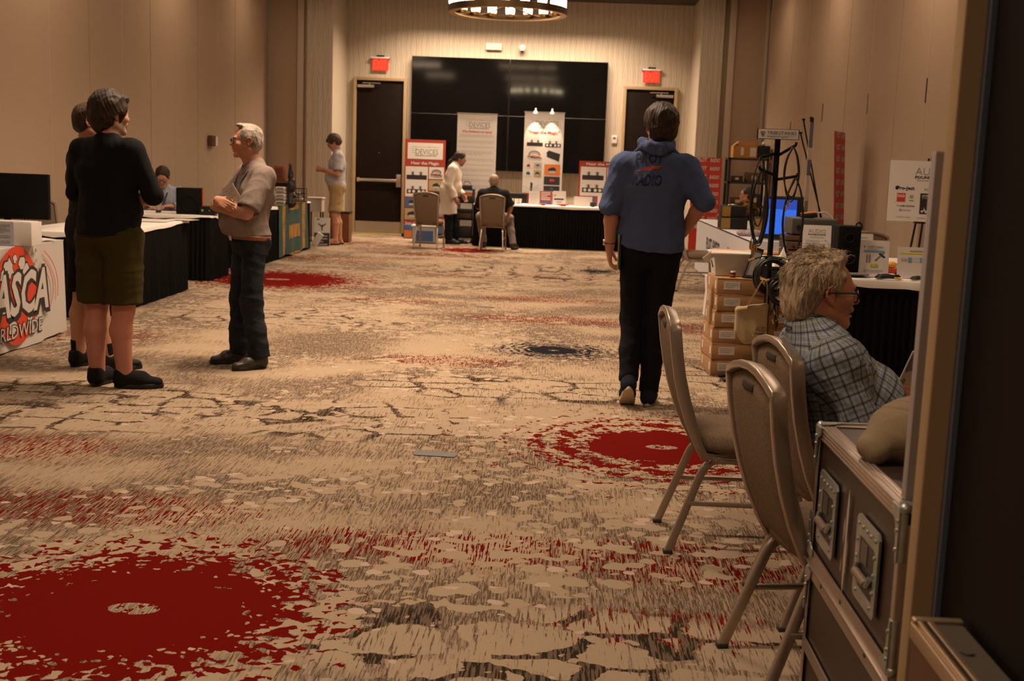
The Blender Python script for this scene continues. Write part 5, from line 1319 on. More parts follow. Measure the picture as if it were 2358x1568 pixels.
F = Field(); p.torso(F, o=.022); sleeve(p, F, 'L', fore=.02, o=.020, flare=.008); sleeve(p, F, 'R', fore=.02, o=.020, flare=.008)
F.rc((0, 0, .98), (0, 0, 1.18), .180, .176, k=.05, sq=((0, 1, 0), .78)); F.ops = [op[:7]+((op[7] or [])+[((0, 0, 1.015), (-.10, .2, -1))],)+op[8:] if not op[8] else op for op in F.ops]
def msk(V): return .55+.9*np.clip(np.abs(V[:, 0])/.25, 0, 1)**2
hood = p.garment('hooded_top', F, M_hood, amp=.008, f=8, seed=33, mask=msk)
# hood lying on the back
F = Field(); N_ = p.J['neck']
def q(x, y, z): return N_+np.array([x, y, z+.055])
for sx in (-1, 1):
    F.rc(q(sx*.062, .055, .020), q(sx*.088, -.020, .012), .022, .024, k=.02); F.rc(q(sx*.088, -.020, .012), q(sx*.045, -.085, -.004), .024, .022, k=.02)
    F.rc(q(sx*.09, -.03, -.020), q(sx*.150, -.012, -.062), .018, .008, k=.03); F.rc(q(sx*.085, -.06, -.020), q(sx*.02, -.100, -.045), .020, .018, k=.02)
F.rc(q(-.045, -.085, -.004), q(.045, -.085, -.004), .022, k=.02); F.el(q(0, -.096, -.028), (.060, .016, .030), k=.02)
p.garment('hood', F, M_hood, amp=.006, f=9, seed=6, h=.005, parent=hood)
M_navyprint = plain('navy_print', (.010, .014, .040), .9); M_orprint = plain('orange_print', (.42, .045, .015), .8)
def pr(mb, o_, x, y):
    mb.text('PILOT', o_, x, y, .0, .045, .058, 0, w=.165, align='C', bold=.022, shear=.15); mb.text('RADIO', o_, x, y, -.01, -.088, .064, 0, w=.175, align='C', bold=.022, shear=.15)
    mb.prism([(-.09, -.005), (-.03, .008), (-.04, .014), (.02, .024), (.012, .030), (.095, .030), (.055, .018), (.062, .014), (.015, .010), (.02, .004), (-.025, -.002)], o_, x, y, 0, 1); return mb
wrap_text(hood, '', 0, [M_navyprint, M_orprint], ((-.045, -.5, 1.455), (1, 0, 0), (0, 0, 1)), 0, rows=[pr], name='lettering')
F = Field(); F.rc((-.05, 0, 1.01), (.05, 0, 1.01), .146, k=0, sq=((0, 1, 0), .85), cut=[((0, 0, 1.05), (0, 0, 1)), ((-.03, 0, .985), (-.12, .0, -1))]); p.garment('undershirt', F, mk('cream_undershirt', (.50, .42, .34)), amp=.002, f=9)
F = Field(); trousers(p, F, 1.06, r1=.093, r2=.070, r3=.064, r4=.058, pelr=.122); M_bjean = mk('black_denim', (.0045, .0050, .007), (.010, .010, .013), weave=300); p.garment('jeans', F, M_bjean, amp=.006, f=10, seed=2)
M_navysh = mk('navy_canvas', (.015, .018, .032)); M_cream = plain('cream_rubber', (.50, .40, .28), .6)
sh = p.shoes(M_navysh, M_cream, 1.0, laces=None, lift={'L': ((0, .80, -.60), (0, .60, .80))})
for s_, S_ in zip(sh, 'LR'):
    an = p.J['ank'+S_]; sx = -1 if S_ == 'L' else 1; b = MB(); y0 = .03 if S_ == 'R' else -.0
    b.ball((an[0]+sx*.040, an[1]+y0+.02, an[2]-.025), (.008, .022, .020), 0, 10); b.build('heel_patch', M_orprint, s_)
b = MB(); b.box(p.hp(0, 0, 0), (.001, .001, .001))
w = p.J['wrL']; F = Field(); b = MB(); b.cyl(w+np.array([0, -.005, .012]), w+np.array([0, -.003, .034]), .0335, mat=0, seg=20); b.cyl(w+np.array([-.030, -.002, .022]), w+np.array([-.042, -.002, .022]), .019, mat=1, seg=20); b.build('wrist_watch', [M_black, M_steel], p.t)
# laptop held against the hip: a thing of its own
t = thing('laptop', 'closed silver laptop carried upright in the left hand of the walking man', 'laptop', (.392, 7.315, .955), -.06)
b = MB(); b.box((0, 0, 0), (.010, .24, .215), bev=.004); b.build('base', M_steel, t)
b = MB(); b.box((.0115, 0, 0), (.008, .24, .215), bev=.003); b.build('lid', plain('dark_laptop_lid', (.06, .055, .05), .35, .5), t)
b = MB(); b.cyl((.006, -.05, .106), (.006, .05, .106), .006); b.build('hinge', M_steel, t)

# ---------------------------------------------------------------- 9: man in camouflage jacket, far right
p = seated('dark haired person in an orange camouflage jacket seated behind the black crates', (2.84, 17.95, 0), 1.35, J=dict(head=(0, -.0, 1.10), neck=(0, -.04, .95), chest=(0, -.06, .76), shL=(-.19, -.05, .90), shR=(.19, -.05, .90), elL=(-.28, .10, .74), elR=(.28, .08, .74), wrL=(-.12, .30, .80), wrR=(.12, .30, .80)), h=.009)
B = p.body; p.torso(B, o=-.011)
for S_ in 'LR': p.arm(B, S_); p.leg(B, S_, -.012); p.foot(B, S_)
p.hand('L', (.5, .8, 0), (0, 0, -1), .3); p.hand('R', (-.5, .8, 0), (0, 0, -1), .3)
p.headframe(norm((0, .97, .12))); p.head(); p.spots.append((p.hp(0, .06, -.08), .05, (.14, .09, .07), .6)); p.finish_body(); p.eyes(); p.glasses(); p.hair(H_black, haircap(p, vol=.006, face=.06, nape=-.08), .002, 60)
n = NT('orange_camouflage'); n.set(rough=.9, spec=.15); co = n.coord(); a = n.noise(co, 9, 2); a2 = n.noise(n.mapv(co, loc=(4, 2, 7)), 13, 2)
n.base(n.mix(n.gt(a2, .56), n.mix(n.gt(a, .50), (.26, .085, .018), (.07, .055, .020)), (.012, .010, .008))); M_camo = n.m
F = Field(); p.torso(F, o=.03); sleeve(p, F, 'L', fore=.95, o=.024); sleeve(p, F, 'R', fore=.95, o=.024); p.garment('jacket', F, M_camo, amp=.010, seed=6)
F = Field(); trousers(p, F, 9, cutz=False); p.garment('trousers', F, M_denim, amp=.004); p.shoes(M_black, M_sole_dk)
# ================================================================ banners, posters and table-top things
M_bwhite = plain('banner_white', (.60, .57, .54), .5); M_bred = plain('banner_brick_red', (.30, .035, .018), .5); M_grey = plain('print_grey', (.20, .19, .19), .6)
M_lgrey = plain('print_pale_grey', (.38, .36, .35), .6); M_ink2 = plain('print_black', (.015, .015, .017), .5); M_blue = plain('print_blue', (.05, .10, .24), .5); M_org = plain('print_orange', (.55, .16, .03), .5); M_sred = plain('print_red', (.48, .03, .02), .5)
M_tan = plain('print_tan', (.36, .27, .14), .5)
PM = [M_bwhite, M_bred, M_grey, M_lgrey, M_ink2, M_blue, M_org, M_sred, M_tan]
M_alu = plain('aluminium', (.50, .47, .44), .35, .9); M_cable = plain('black_cable', (.008, .008, .009), .45); M_gold = plain('gold_plug', (.75, .45, .10), .3, 1.0); M_silverp = plain('silver_plug', (.75, .72, .68), .25, 1.0)
M_card = plain('corrugated_cardboard', (.34, .19, .085), .85, noise=.08, nscale=20); M_label = plain('paper_label', (.62, .58, .54), .6); M_paperw = plain('white_paper', (.66, .62, .58), .6)
M_darkgear = plain('dark_grey_gear', (.020, .019, .019), .5); M_walnut = plain('walnut_front', (.085, .040, .018), .5, noise=.3, nscale=14)
XX, ZZ = (1, 0, 0), (0, 0, 1)
def amp_print(b, o, x, y, cx, cy, w, k=0):
    """printed picture of a valve amplifier"""
    h = w*.22
    b.rect(o, x, y, cx-w/2, cy, cx+w/2, cy+h, 4, .002)
    for q in (-.20, .20):
        b.rect(o, x, y, cx+w*(q-.09), cy+h, cx+w*(q+.09), cy+h+w*.17, 3, .0015); b.rect(o, x, y, cx+w*(q-.03), cy+h, cx+w*(q+.04), cy+h+w*.15, 4, .002)
    if k:
        for q in (-.36, -.14, .14, .36): b.prism(ellipse(cx+w*q, cy+h*.5, w*.075, w*.075, 12), Vector(o)+Vector(x).cross(Vector(y))*.003, x, y, 0, 0)
def cable_print(b, o, x, y, cx, cy, r):
    n = Vector(x).cross(Vector(y)); P = lambda a, c: Vector(o)+Vector(x)*(cx+a)+Vector(y)*(cy+c)+n*.004
    b.tube([P(r*math.cos(t), .62*r*math.sin(t)) for t in [2*PI*i/20 for i in range(20)]], .006, 5, 4, closed=True)
    b.tube([P(-1.3*r, -.5*r), P(0, -.15*r), P(1.3*r, -.5*r)], .006, 5, 7); b.tube([P(-1.3*r, -.3*r), P(0, -.5*r), P(1.3*r, -.7*r)], .005, 5, 4)
def pic(b, o, x, y, x0, y0, x1, y1, bg, fg, seed=0):
    b.rect(o, x, y, x0, y0, x1, y1, bg, .002); r = random.Random(seed); w, h = x1-x0, y1-y0
    b.prism(blob((x0+x1)/2, (y0+y1)/2-h*.05, min(w, h)*.34, seed, 10, .2, .8 if w > h else 1), Vector(o)+Vector(x).cross(Vector(y))*.003, x, y, 0, fg)
    b.rect(o, x, y, x0+w*.3, y0+h*.2, x0+w*.7, y0+h*.42, 4 if fg != 4 else 3, .0035)
def logo(b, o, x, y, cx, cy, w):
    b.text('DEVICES', o, x, y, cx+w*.05, cy-.02*w, w*.16, 2, w=w*.68, align='C', bold=-.005, lift=.002)
    for k in range(4): b.rect(o, x, y, cx-w*.42, cy+w*(.02+.06*k), cx-w*(.30-.02*k), cy+w*(.03+.06*k), 3, .002)
    b.rect(o, x, y, cx-w*.30, cy+w*.20, cx+w*.45, cy+w*.206, 3, .002); b.rect(o, x, y, cx+w*.10, cy+w*.19, cx+w*.12, cy+w*.215, 7, .0025)
    b.lines(o, x, y, cx-w*.30, cx+w*.36, cy-w*.045, 1, .01, w*.022, 2, .002, 3, False)
# --- red banner on the floor, far left
t = thing('banner_stand', 'brick red banner with amplifier pictures standing on the floor by the left exit door', 'banner', (-2.50, 22.15, 0), group='display banners at the far wall')
b = MB(); b.box((0, .01, .04), (.80, .22, .06), bev=.01); b.build('base', M_blackmat, t); b = MB(); b.cyl((0, .03, .06), (0, .03, 1.82), .012); b.build('pole', M_alu, t)
b = MB(); b.box((0, 0, .95), (.76, .004, 1.74), 1); O = (0, -.003, 0)
b.rect(O, XX, ZZ, -.33, 1.46, .33, 1.76, 0, .001); logo(b, O, XX, ZZ, 0, 1.56, .62); b.text('Hear the Magic', O, XX, ZZ, 0, 1.36, .055, 0, w=.52, align='C', bold=.02, lift=.002)
b.rect(O, XX, ZZ, -.36, .76, .06, 1.32, 0, .001); amp_print(b, O, XX, ZZ, -.15, 1.08, .38); amp_print(b, O, XX, ZZ, -.15, .82, .36, 1)
b.rect(O, XX, ZZ, .08, 1.10, .36, 1.32, 0, .001); cable_print(b, O, XX, ZZ, .22, 1.22, .085)
pic(b, O, XX, ZZ, .08, .88, .36, 1.08, 8, 4, 2); pic(b, O, XX, ZZ, .08, .70, .36, .86, 4, 3, 3); pic(b, O, XX, ZZ, -.36, .56, -.10, .74, 5, 4, 4); pic(b, O, XX, ZZ, -.36, .33, -.10, .54, 8, 4, 5); pic(b, O, XX, ZZ, -.07, .40, .36, .66, 2, 4, 6)
b.text('Step-Up Transformers', O, XX, ZZ, -.35, .24, .05, 0, w=.70, bold=.01, lift=.002); b.rect(O, XX, ZZ, -.36, .10, -.20, .20, 6, .002); b.rect(O, XX, ZZ, -.18, .09, .36, .21, 5, .001)
b.build('panel', PM, t)
# --- tall white text banner behind the far table
t = thing('banner_stand', 'tall white banner full of small text lines behind the man in the white coat', 'banner', (-1.515, 21.70, 0), group='display banners at the far wall')
b = MB(); b.box((0, .02, .04), (.80, .20, .07), bev=.01); b.build('base', M_alu, t); b = MB(); b.cyl((0, .03, .06), (0, .03, 2.30), .012); b.build('pole', M_alu, t); b = MB(); b.box((0, 0, 2.31), (.74, .02, .025)); b.build('top_rail', M_alu, t)
b = MB(); b.box((0, 0, 1.19), (.72, .004, 2.22), 0); O = (0, -.003, 0); logo(b, O, XX, ZZ, .02, 2.08, .56); b.text('What Reviewers are saying', O, XX, ZZ, 0, 1.97, .04, 7, w=.54, align='C', bold=.02, lift=.002)
yy = 1.93; r = random.Random(5)
while yy > .75: n_ = r.choice([1, 2, 2, 3]); b.lines(O, XX, ZZ, -.32, .32, yy, n_, .026, .010, 3, .0015, int(yy*1000)); yy -= n_*.026+.055
b.build('panel', PM, t)
# --- tall white product banner with two clip lamps
t = thing('banner_stand', 'tall white banner with red slogan lit by two clip-on lamps, centre of the far table', 'banner', (-.295, 21.70, 0), group='display banners at the far wall')
b = MB(); b.box((0, .02, .04), (.80, .20, .07), bev=.01); b.build('base', M_alu, t); b = MB(); b.cyl((0, .03, .06), (0, .03, 2.36), .012); b.build('pole', M_alu, t); b = MB(); b.box((0, 0, 2.375), (.74, .02, .025)); b.build('top_rail', M_alu, t)
b = MB(); b.box((0, 0, 1.22), (.72, .004, 2.29), 0); O = (0, -.003, 0); logo(b, O, XX, ZZ, .02, 2.14, .60); b.text('"Hear the Magic"', O, XX, ZZ, 0, 1.99, .055, 7, w=.56, align='C', bold=.025, lift=.002)
amp_print(b, O, XX, ZZ, -.16, 1.77, .29); amp_print(b, O, XX, ZZ, .17, 1.76, .29, 1); cable_print(b, O, XX, ZZ, -.16, 1.62, .10); b.prism([(.06, 1.66), (.10, 1.70), (.31, 1.64), (.29, 1.50), (.22, 1.53), (.07, 1.58)], O, XX, ZZ, -.002, 4)
pic(b, O, XX, ZZ, -.34, 1.38, -.18, 1.47, 0, 7, 1); pic(b, O, XX, ZZ, -.16, 1.37, -.02, 1.47, 3, 4, 2); pic(b, O, XX, ZZ, -.34, 1.23, -.18, 1.34, 0, 5, 3); pic(b, O, XX, ZZ, -.16, 1.21, -.02, 1.34, 8, 4, 4); pic(b, O, XX, ZZ, .03, 1.25, .32, 1.45, 6, 4, 5); pic(b, O, XX, ZZ, .03, 1.08, .32, 1.23, 4, 7, 6); pic(b, O, XX, ZZ, .03, .95, .32, 1.06, 4, 5, 7)
b.prism([(-.22, .96), (-.18, .96), (-.17, 1.10), (-.21, 1.12)], O, XX, ZZ, -.002, 4); b.tube([(-.34, -.008, 1.05), (-.20, -.008, .99), (-.06, -.008, 1.08)], .004, 5, 2); b.rect(O, XX, ZZ, -.36, .30, .36, .92, 1, .0015); b.build('panel', PM, t)
M_lampem = plain('clip_lamp_glow', (1, .82, .55), .4, emit=12)
for lx in (-.165, .135):
    b = MB(); b.box((lx, -.02, 2.40), (.03, .05, .09), bev=.006); b.tube(bez([(lx, -.03, 2.42), (lx, -.12, 2.44), (lx, -.17, 2.40)]), .006, 6); b.lathe([(.02, 0), (.045, -.05)], (lx, -.17, 2.40), 12); o = b.build('clip_lamp', plain('cream_lamp', (.6, .55, .48), .4), t)
    b = MB(); b.ball((lx, -.17, 2.365), .02, 0, 8); b.build('bulb', M_lampem, o)
    l = bpy.data.lights.new('lamp', 'SPOT'); l.energy = 26; l.color = (1, .78, .52); l.spot_size = 1.0; l.spot_blend = .5; l.shadow_soft_size = .02
    q = bpy.data.objects.new('lamp', l); COL.objects.link(q); q.parent = t; q.location = (lx, -.17, 2.345); q.rotation_euler = (math.radians(22), 0, 0)
# --- board on the far table, right
t = thing('display_board', 'red framed board with amplifier pictures standing on the right of the far table', 'board', (.76, 21.12, .744))
b = MB(); b.box((0, 0, .395), (.80, .02, .79), 1); O = (0, -.011, 0); b.text('Hear the Magic', O, XX, ZZ, 0, .72, .045, 0, w=.55, align='C', bold=.02, lift=.002)
b.rect(O, XX, ZZ, -.37, .18, .08, .69, 0, .001); amp_print(b, O, XX, ZZ, -.15, .46, .38); amp_print(b, O, XX, ZZ, -.15, .24, .37, 1); b.rect(O, XX, ZZ, .10, .50, .37, .69, 0, .001); cable_print(b, O, XX, ZZ, .235, .60, .08)
pic(b, O, XX, ZZ, .10, .32, .37, .48, 8, 4, 2); pic(b, O, XX, ZZ, .10, .18, .37, .30, 4, 3, 3); pic(b, O, XX, ZZ, -.37, .03, -.1, .16, 5, 4, 4); b.build('panel', PM, t)
b = MB(); b.box((0, .06, .25), (.04, .01, .50), rot=(.2, 0, 0)); b.build('strut', M_card, t)
# --- small things on the far table
def simple(name, label, cat, loc, fn, mats, group=None, rotz=0, parts=None):
    t = thing(name, label, cat, loc, rotz, group)
    for nm, f, m_ in parts: b = MB(); f(b); b.build(nm, m_, t)
    return t
TZ = .7435
def frame_card(name, label, loc, w, h, mats, draw, rotz=0, tilt=-.12, group=None, cat='sign', th=.006):
    t = thing(name, label, cat, loc, rotz, group); b = MB(); b.M = Euler((tilt, 0, 0)).to_matrix().to_4x4(); b.box((0, 0, h/2), (w, th, h), 0); O = (0, -th/2-.0005, 0); draw(b, O, XX, ZZ); b.build('card', mats, t)
    b = MB(); b.box((0, h*.16, h*.22), (w*.3, .003, h*.48), rot=(.33+0, 0, 0)); b.build('stand', mats[0], t); return t
frame_card('framed_sheet', 'white framed sheet propped on the far table below the lit banner', (-.41, 20.85, TZ), .19, .235, PM, lambda b, O, x, y: (b.rect(O, x, y, -.085, .01, .085, .225, 0, .001), b.lines(O, x, y, -.07, .07, .20, 9, .02, .006, 3, .002, 4)), group='sheets on the far table')
frame_card('brochure_board', 'red brochure board standing on the far table right of the framed sheet', (-.215, 20.95, TZ), .24, .24, PM, lambda b, O, x, y: (b.rect(O, x, y, -.115, .005, .115, .235, 1, .001), b.lines(O, x, y, -.08, .09, .22, 5, .03, .018, 0, .002, 9), b.rect(O, x, y, -.10, .01, .10, .06, 5, .002)), group='sheets on the far table')
frame_card('framed_sheet', 'white sheet with a small dark logo on the far table beside the red brochure board', (.03, 20.93, TZ), .23, .25, PM, lambda b, O, x, y: (b.lines(O, x, y, -.09, .09, .12, 1, .02, .03, 4, .002, 2, False), b.lines(O, x, y, -.05, .05, .07, 2, .02, .010, 2, .002, 2), b.rect(O, x, y, -.09, .16, -.06, .18, 7, .002)), group='sheets on the far table')
frame_card('display_box_lid', 'white opened presentation box standing on the far table', (.45, 20.85, TZ), .32, .17, [M_paperw], lambda b, O, x, y: None, cat='box')
frame_card('display_box_lid', 'small white opened box near the walking man on the far table', (.82, 20.80, TZ), .24, .20, [M_paperw], lambda b, O, x, y: None, cat='box')
for i, (x, y, w, d, h, m_, nm, lb) in enumerate(((-.72, 20.9, .36, .05, .17, M_black, 'computer_monitor', 'small black monitor back on the far table right of the seated man'), (-1.27, 20.95, .30, .05, .15, M_black, 'computer_monitor', 'black monitor on the left end of the far table'),
        (-.25, 20.62, .14, .07, .018, M_sred, 'red_case', 'small red case lying flat on the far table'), (.10, 20.62, .20, .08, .022, M_sred, 'red_case', 'longer red case lying on the far table below the logo sheet'), (.62, 20.70, .10, .08, .07, M_ink2, 'phono_cartridge', 'small black device between the white boxes on the far table'))):
    t = thing(nm, lb, nm.replace('_', ' '), (x, y, TZ)); b = MB(); b.box((0, 0, h/2+.012), (w, d, h), bev=.006); b.build('body', m_, t)
    b = MB(); b.box((0, 0, .006), (w*.5, d*1.3, .012), bev=.003); b.build('foot', M_black, t)
for i, x in enumerate((-.86, -.80, -.72, -.66)):
    t = thing('paper_cup', ['leftmost of the four white cups on the far table by the seated man', 'second from the left of the white cups on the far table', 'third from the left of the white cups on the far table', 'rightmost of the white cups on the far table by the monitor'][i], 'cup', (x, 20.72+.03*(i % 2), TZ), group='white cups on the far table')
    b = MB(); b.lathe([(0, .001), (.026, .001), (.034, .095), (.031, .095), (.024, .006), (0, .006)], seg=14); b.build('cup_body', M_paperw, t)
# AV rack beside the white coat man
t = thing('equipment_rack', 'black wheeled equipment rack full of gear beside the person in the white coat', 'rack', (-1.64, 21.28, 0))
b = MB()
for sx in (-1, 1):
    for sy in (-1, 1): b.box((sx*.13, sy*.17, .50), (.02, .02, .92))
for z in (.10, .42, .72, .95): b.box((0, 0, z), (.30, .38, .02))
b.build('shelf_frame', M_black, t)
for z, h, m_ in ((.47, .09, M_walnut), (.57, .06, M_darkgear), (.76, .10, M_darkgear), (.87, .05, M_org), (.14, .18, M_darkgear)):
    b = MB(); b.box((0, -.02, z+h/2-.03), (.24, .28, h), bev=.004); b.build('device', m_, t)
b = MB(); b.box((.0, 0, 1.0), (.20, .2, .07), bev=.01); b.tube([(-.05, -.05, 1.04), (-.03, -.1, 1.09), (.05, -.1, 1.09), (.08, -.05, 1.04)], .006, 5); b.build('turntable', M_darkgear, t)
for s in (-1, 1): b = MB(); b.cyl((s*.13, -.17, .03), (s*.13, -.15, .03), .03); b.build('wheel', M_black, t)
# white folded pole / paper roll leaning, storage bin, orange boxes
t = thing('storage_bin', 'clear plastic bin with blue contents on the floor behind the empty chair', 'bin', (-2.32, 20.75, 0))
b = MB(); b.box((0, 0, .15), (.40, .30, .28), bev=.02); b.build('tub', plain('cloudy_plastic', (.40, .42, .46), .3), t); b = MB(); b.box((0, 0, .302), (.44, .34, .03), bev=.01); b.build('lid', M_paperw, t); b = MB(); b.box((.02, -.152, .13), (.30, .006, .18)); b.build('blue_contents', M_blue, t)
t = thing('leaflet_box', 'orange and blue leaflet box on the floor by the red banner', 'box', (-2.68, 21.75, 0)); b = MB(); b.box((0, 0, .13), (.26, .16, .26), bev=.004); b.build('carton', M_blue, t); b = MB(); b.rect((0, -.081, 0), XX, ZZ, -.12, .02, .02, .16, 0, .002); b.build('label', M_org, t)

# ================================================================ right side
M_rred = plain('radio_banner_red', (.52, .035, .018), .5)
M_rredd = plain('radio_banner_dark_red', (.25, .015, .01), .5)
def x_banner(loc, rotz, w, h, label, cut_top=True, rowh=.135):
    t = thing('banner_stand', label, 'banner', loc, rotz, group='tall red radio banners'); Mx = Euler((-.06, 0, 0)).to_matrix().to_4x4()
    b = MB(); b.M = Mx; b.box((0, 0, h/2+.04), (w, .004, h), 0); O = (0, -.003, .04)
    z = h-.07; k = 0
    while z > h*.22:
        b.text('PILOT', O, XX, ZZ, -w*.36, z, .062, 1, w=w*.34, bold=.035, shear=.12, lift=.002); b.prism([(w*.02, z-.005), (w*.09, z+.075), (w*.075, z+.035), (w*.10, z+.035)], O, XX, ZZ, -.002, 2); b.text('RADIO', O, XX, ZZ, w*.10, z, .055, 1, w=w*.32, bold=.035, shear=.12, lift=.002); z -= rowh
    b.rect(O, XX, ZZ, -w*.22, h*.12, w*.18, h*.17, 2, .002); b.text('.', O, XX, ZZ, 0, .04, .02, 1, lift=.002); b.lines(O, XX, ZZ, -w*.08, w*.12, .07, 1, .02, .02, 1, .002, 1, False)
    b.build('panel', [M_rred, M_bwhite, M_rredd], t)
    b = MB(); b.M = Mx
    for s in (-1, 1): b.tube([(s*w*.48, .004, h+.04), (s*.02, .05, h*.45), (-s*.0, .05, h*.42)], .006, 6); b.tube([(0, .05, h*.42), (s*w*.48, .004, .04)], .006, 6)
    b.tube([(0, .05, h*.45), (0, .40, .03)], .008, 6); b.build('stand', M_black, t); return t
x_banner((2.40, 19.35, 0), -.03, .48, 1.62, 'tall red radio banner standing just right of the walking man')
o = x_banner((3.36, 14.0, .0), HP-.42, .60, 1.92, 'tall red radio banner seen nearly edge-on against the right wall')
# shelf rack at the far right corner
t = thing('shelving_rack', 'dark metal shelving rack in the far right corner loaded with gear', 'shelf', (3.20, 20.45, 0))
b = MB()
for sx in (-1, 1):
    for sy in (-1, 1): b.box((sx*.32, sy*.20, .84), (.04, .04, 1.68))
for z in (.12, .48, .86, 1.26, 1.66): b.box((0, 0, z), (.68, .44, .035))
b.build('shelf_frame', M_darkgear, t)
for i, (x, z, w, h, m_, lb) in enumerate(((-.18, 1.278, .2, .10, M_darkgear, 'black box on the upper rack shelf, left'), (.1, 1.278, .24, .16, M_walnut, 'brown box on the upper rack shelf, middle'), (-.15, .878, .26, .14, M_walnut, 'brown box on the middle rack shelf'), (.14, .878, .2, .2, M_darkgear, 'dark box on the middle rack shelf, right'), (0, .498, .4, .22, M_darkgear, 'wide dark box on the lower rack shelf'))):
    t = thing('gear_box', lb, 'box', (3.20+x, 20.4, z), group='boxes on the corner rack'); b = MB(); b.box((0, 0, h/2), (w, .3, h), bev=.006); b.build('carton', m_, t); b = MB(); b.box((0, -.151, h*.5), (w*.3, .004, h*.4)); b.build('label', M_silverp, t)
t = thing('cardboard_box', 'open orange cardboard box with white labels on top of the corner rack', 'box', (3.13, 20.4, 1.678)); b = MB(); b.box((0, 0, .10), (.40, .30, .20)); b.build('carton', plain('orange_cardboard', (.42, .20, .05), .8), t)
b = MB(); b.box((-.15, -.02, .235), (.13, .28, .006), rot=(0, -.7, 0)); b.box((.05, .14, .24), (.36, .006, .09), rot=(-.4, 0, 0)); b.build('flap', plain('orange_cardboard', (.42, .20, .05), .8), t); b = MB(); b.box((.13, -.151, .10), (.10, .004, .15)); b.build('label', M_label, t); b = MB(); b.box((-.05, -.151, .11), (.05, .004, .13)); b.build('label', M_label, t)
t = thing('black_case', 'black case beside the orange box on top of the corner rack', 'case', (3.45, 20.42, 1.678)); b = MB(); b.box((0, 0, .11), (.20, .30, .21), bev=.01); b.build('body', M_black, t); b = MB(); b.ball((-.0, -.05, .25), .035); b.build('knob', M_white, t)
# things on the radio table
def speakerbox(name, label, loc, w, d, h, m_, rotz=0, drivers=((0, .62, .32), (0, .25, .42)), cat='loudspeaker', side=None, group=None):
    t = thing(name, label, cat, loc, rotz, group); b = MB(); b.box((0, 0, h/2), (w, d, h), bev=.008); b.build('cabinet', m_, t)
    for q, z, r in drivers:
        r *= w/2; b = MB(); b.lathe([(r*1.15, 0), (r*1.12, .006), (r, .006), (r*.95, 0), (r*.4, -.02), (r*.3, -.008), (0, -.004)], (q*w, -d/2-.002, z*h), 24, axis=(0, -1, 0)); b.build('driver', M_blackmat if r > .03 else M_black, t)
    if side is not None: b = MB(); b.box((w/2+.004, 0, h/2), (.008, d-.01, h-.01)); b.build('side_panel', side, t)
    return t
BLK = M_black
for x, y, z, w, d, h, nm, lb in ((2.20, 14.9, TZ+.004, .33, .3, .14, 'gear_crate', 'lower black crate with ochre end near the left end of the radio table'), (2.20, 14.95, TZ+.148, .30, .28, .14, 'gear_crate', 'black crate stacked on the ochre ended crate on the radio table'), (2.42, 13.7, TZ+.004, .33, .26, .20, 'gear_crate', 'ochre and black guitar amplifier in the middle of the radio table')):
    t = thing(nm, lb, 'crate', (x, y, z), group='crates on the radio table'); b = MB(); b.box((0, 0, h/2), (w, d, h), bev=.008); b.build('body', BLK, t); b = MB(); b.box((-w*.32, -d/2-.003, h/2), (w*.34, .006, h*.9)); b.build('end_panel', plain('ochre_panel', (.26, .15, .02), .6), t)
    b = MB(); b.tube([(-.06, 0, h), (-.05, 0, h+.012), (.05, 0, h+.012), (.06, 0, h)], .006, 6); b.build('handle', M_silverp, t)
t = thing('cloth_bundle', 'crumpled white and mauve cloth on the radio table between the crates', 'cloth', (2.18, 13.35, TZ+.004)); F = Field(); 
for k in range(5): F.el((.05*k-.1, .03*math.sin(k*2), .03), (.06, .05, .035), k=.03)
V_, Q_ = F.mesh(.01); V_ = V_+vnormals(V_, Q_)*folds(V_, .01, 40, 3)[:, None]; V_[:, 2] = np.maximum(V_[:, 2], .0); vmesh('folds', V_, Q_, plain('mauve_white', (.35, .28, .32), .8), t)
# crt screen with blue picture
t = thing('television', 'boxy black television with a glowing blue screen on the radio table', 'television', (2.42, 12.75, TZ+.004), -.12)
b = MB(); b.box((0, 0, .24), (.44, .08, .46), bev=.015); b.add([(-.2, .04, .04), (.2, .04, .04), (.2, .04, .44), (-.2, .04, .44), (-.1, .32, .12), (.1, .32, .12), (.1, .32, .36), (-.1, .32, .36)], [(0, 4, 5, 1), (1, 5, 6, 2), (2, 6, 7, 3), (3, 7, 4, 0), (4, 7, 6, 5)], 0, False); b.build('casing', BLK, t)
n = NT('blue_screen'); co = n.coord(); X_, Y_, Z_ = n.sep(co); n.base((.01, .02, .05)); n.set(rough=.2, emit=1.0, emitc=n.mix(n.gt(Z_, .33), (.03, .14, .75), (.02, .06, .40)))
b = MB(); b.box((-.03, -.043, .25), (.32, .006, .37)); b.build('display', n.m, t)
# narrow striped banner and leaning poles behind the cable stand
t = thing('banner_stand', 'narrow blue and white roll-up banner seen edge-on behind the cable stand', 'banner', (2.44, 11.75, 0), 1.25)
b = MB(); b.box((0, 0, 1.0), (.30, .004, 1.92), 0)
for k, (z0, z1, m_) in enumerate(((1.72, 1.96, 1), (1.45, 1.6, 1), (1.2, 1.3, 0), (1.05, 1.2, 2), (.80, .90, 2), (.60, .70, 2), (.38, .46, 2))): b.rect((0, -.003, 0), XX, ZZ, -.15, z0, .15, z1, m_, .001); b.rect((0, .003, 0), (-1, 0, 0), ZZ, -.15, z0, .15, z1, m_, .001)
b.build('panel', [M_bwhite, M_blue, M_grey], t); b = MB(); b.box((0, 0, .03), (.34, .16, .05), bev=.01); b.build('base', M_alu, t); b = MB()
for k in range(3): b.tube([(-.10+.1*k, 0, 1.96), (-.12+.1*k, 0, 2.01)], .008, 6)
b.build('clips', M_black, t)
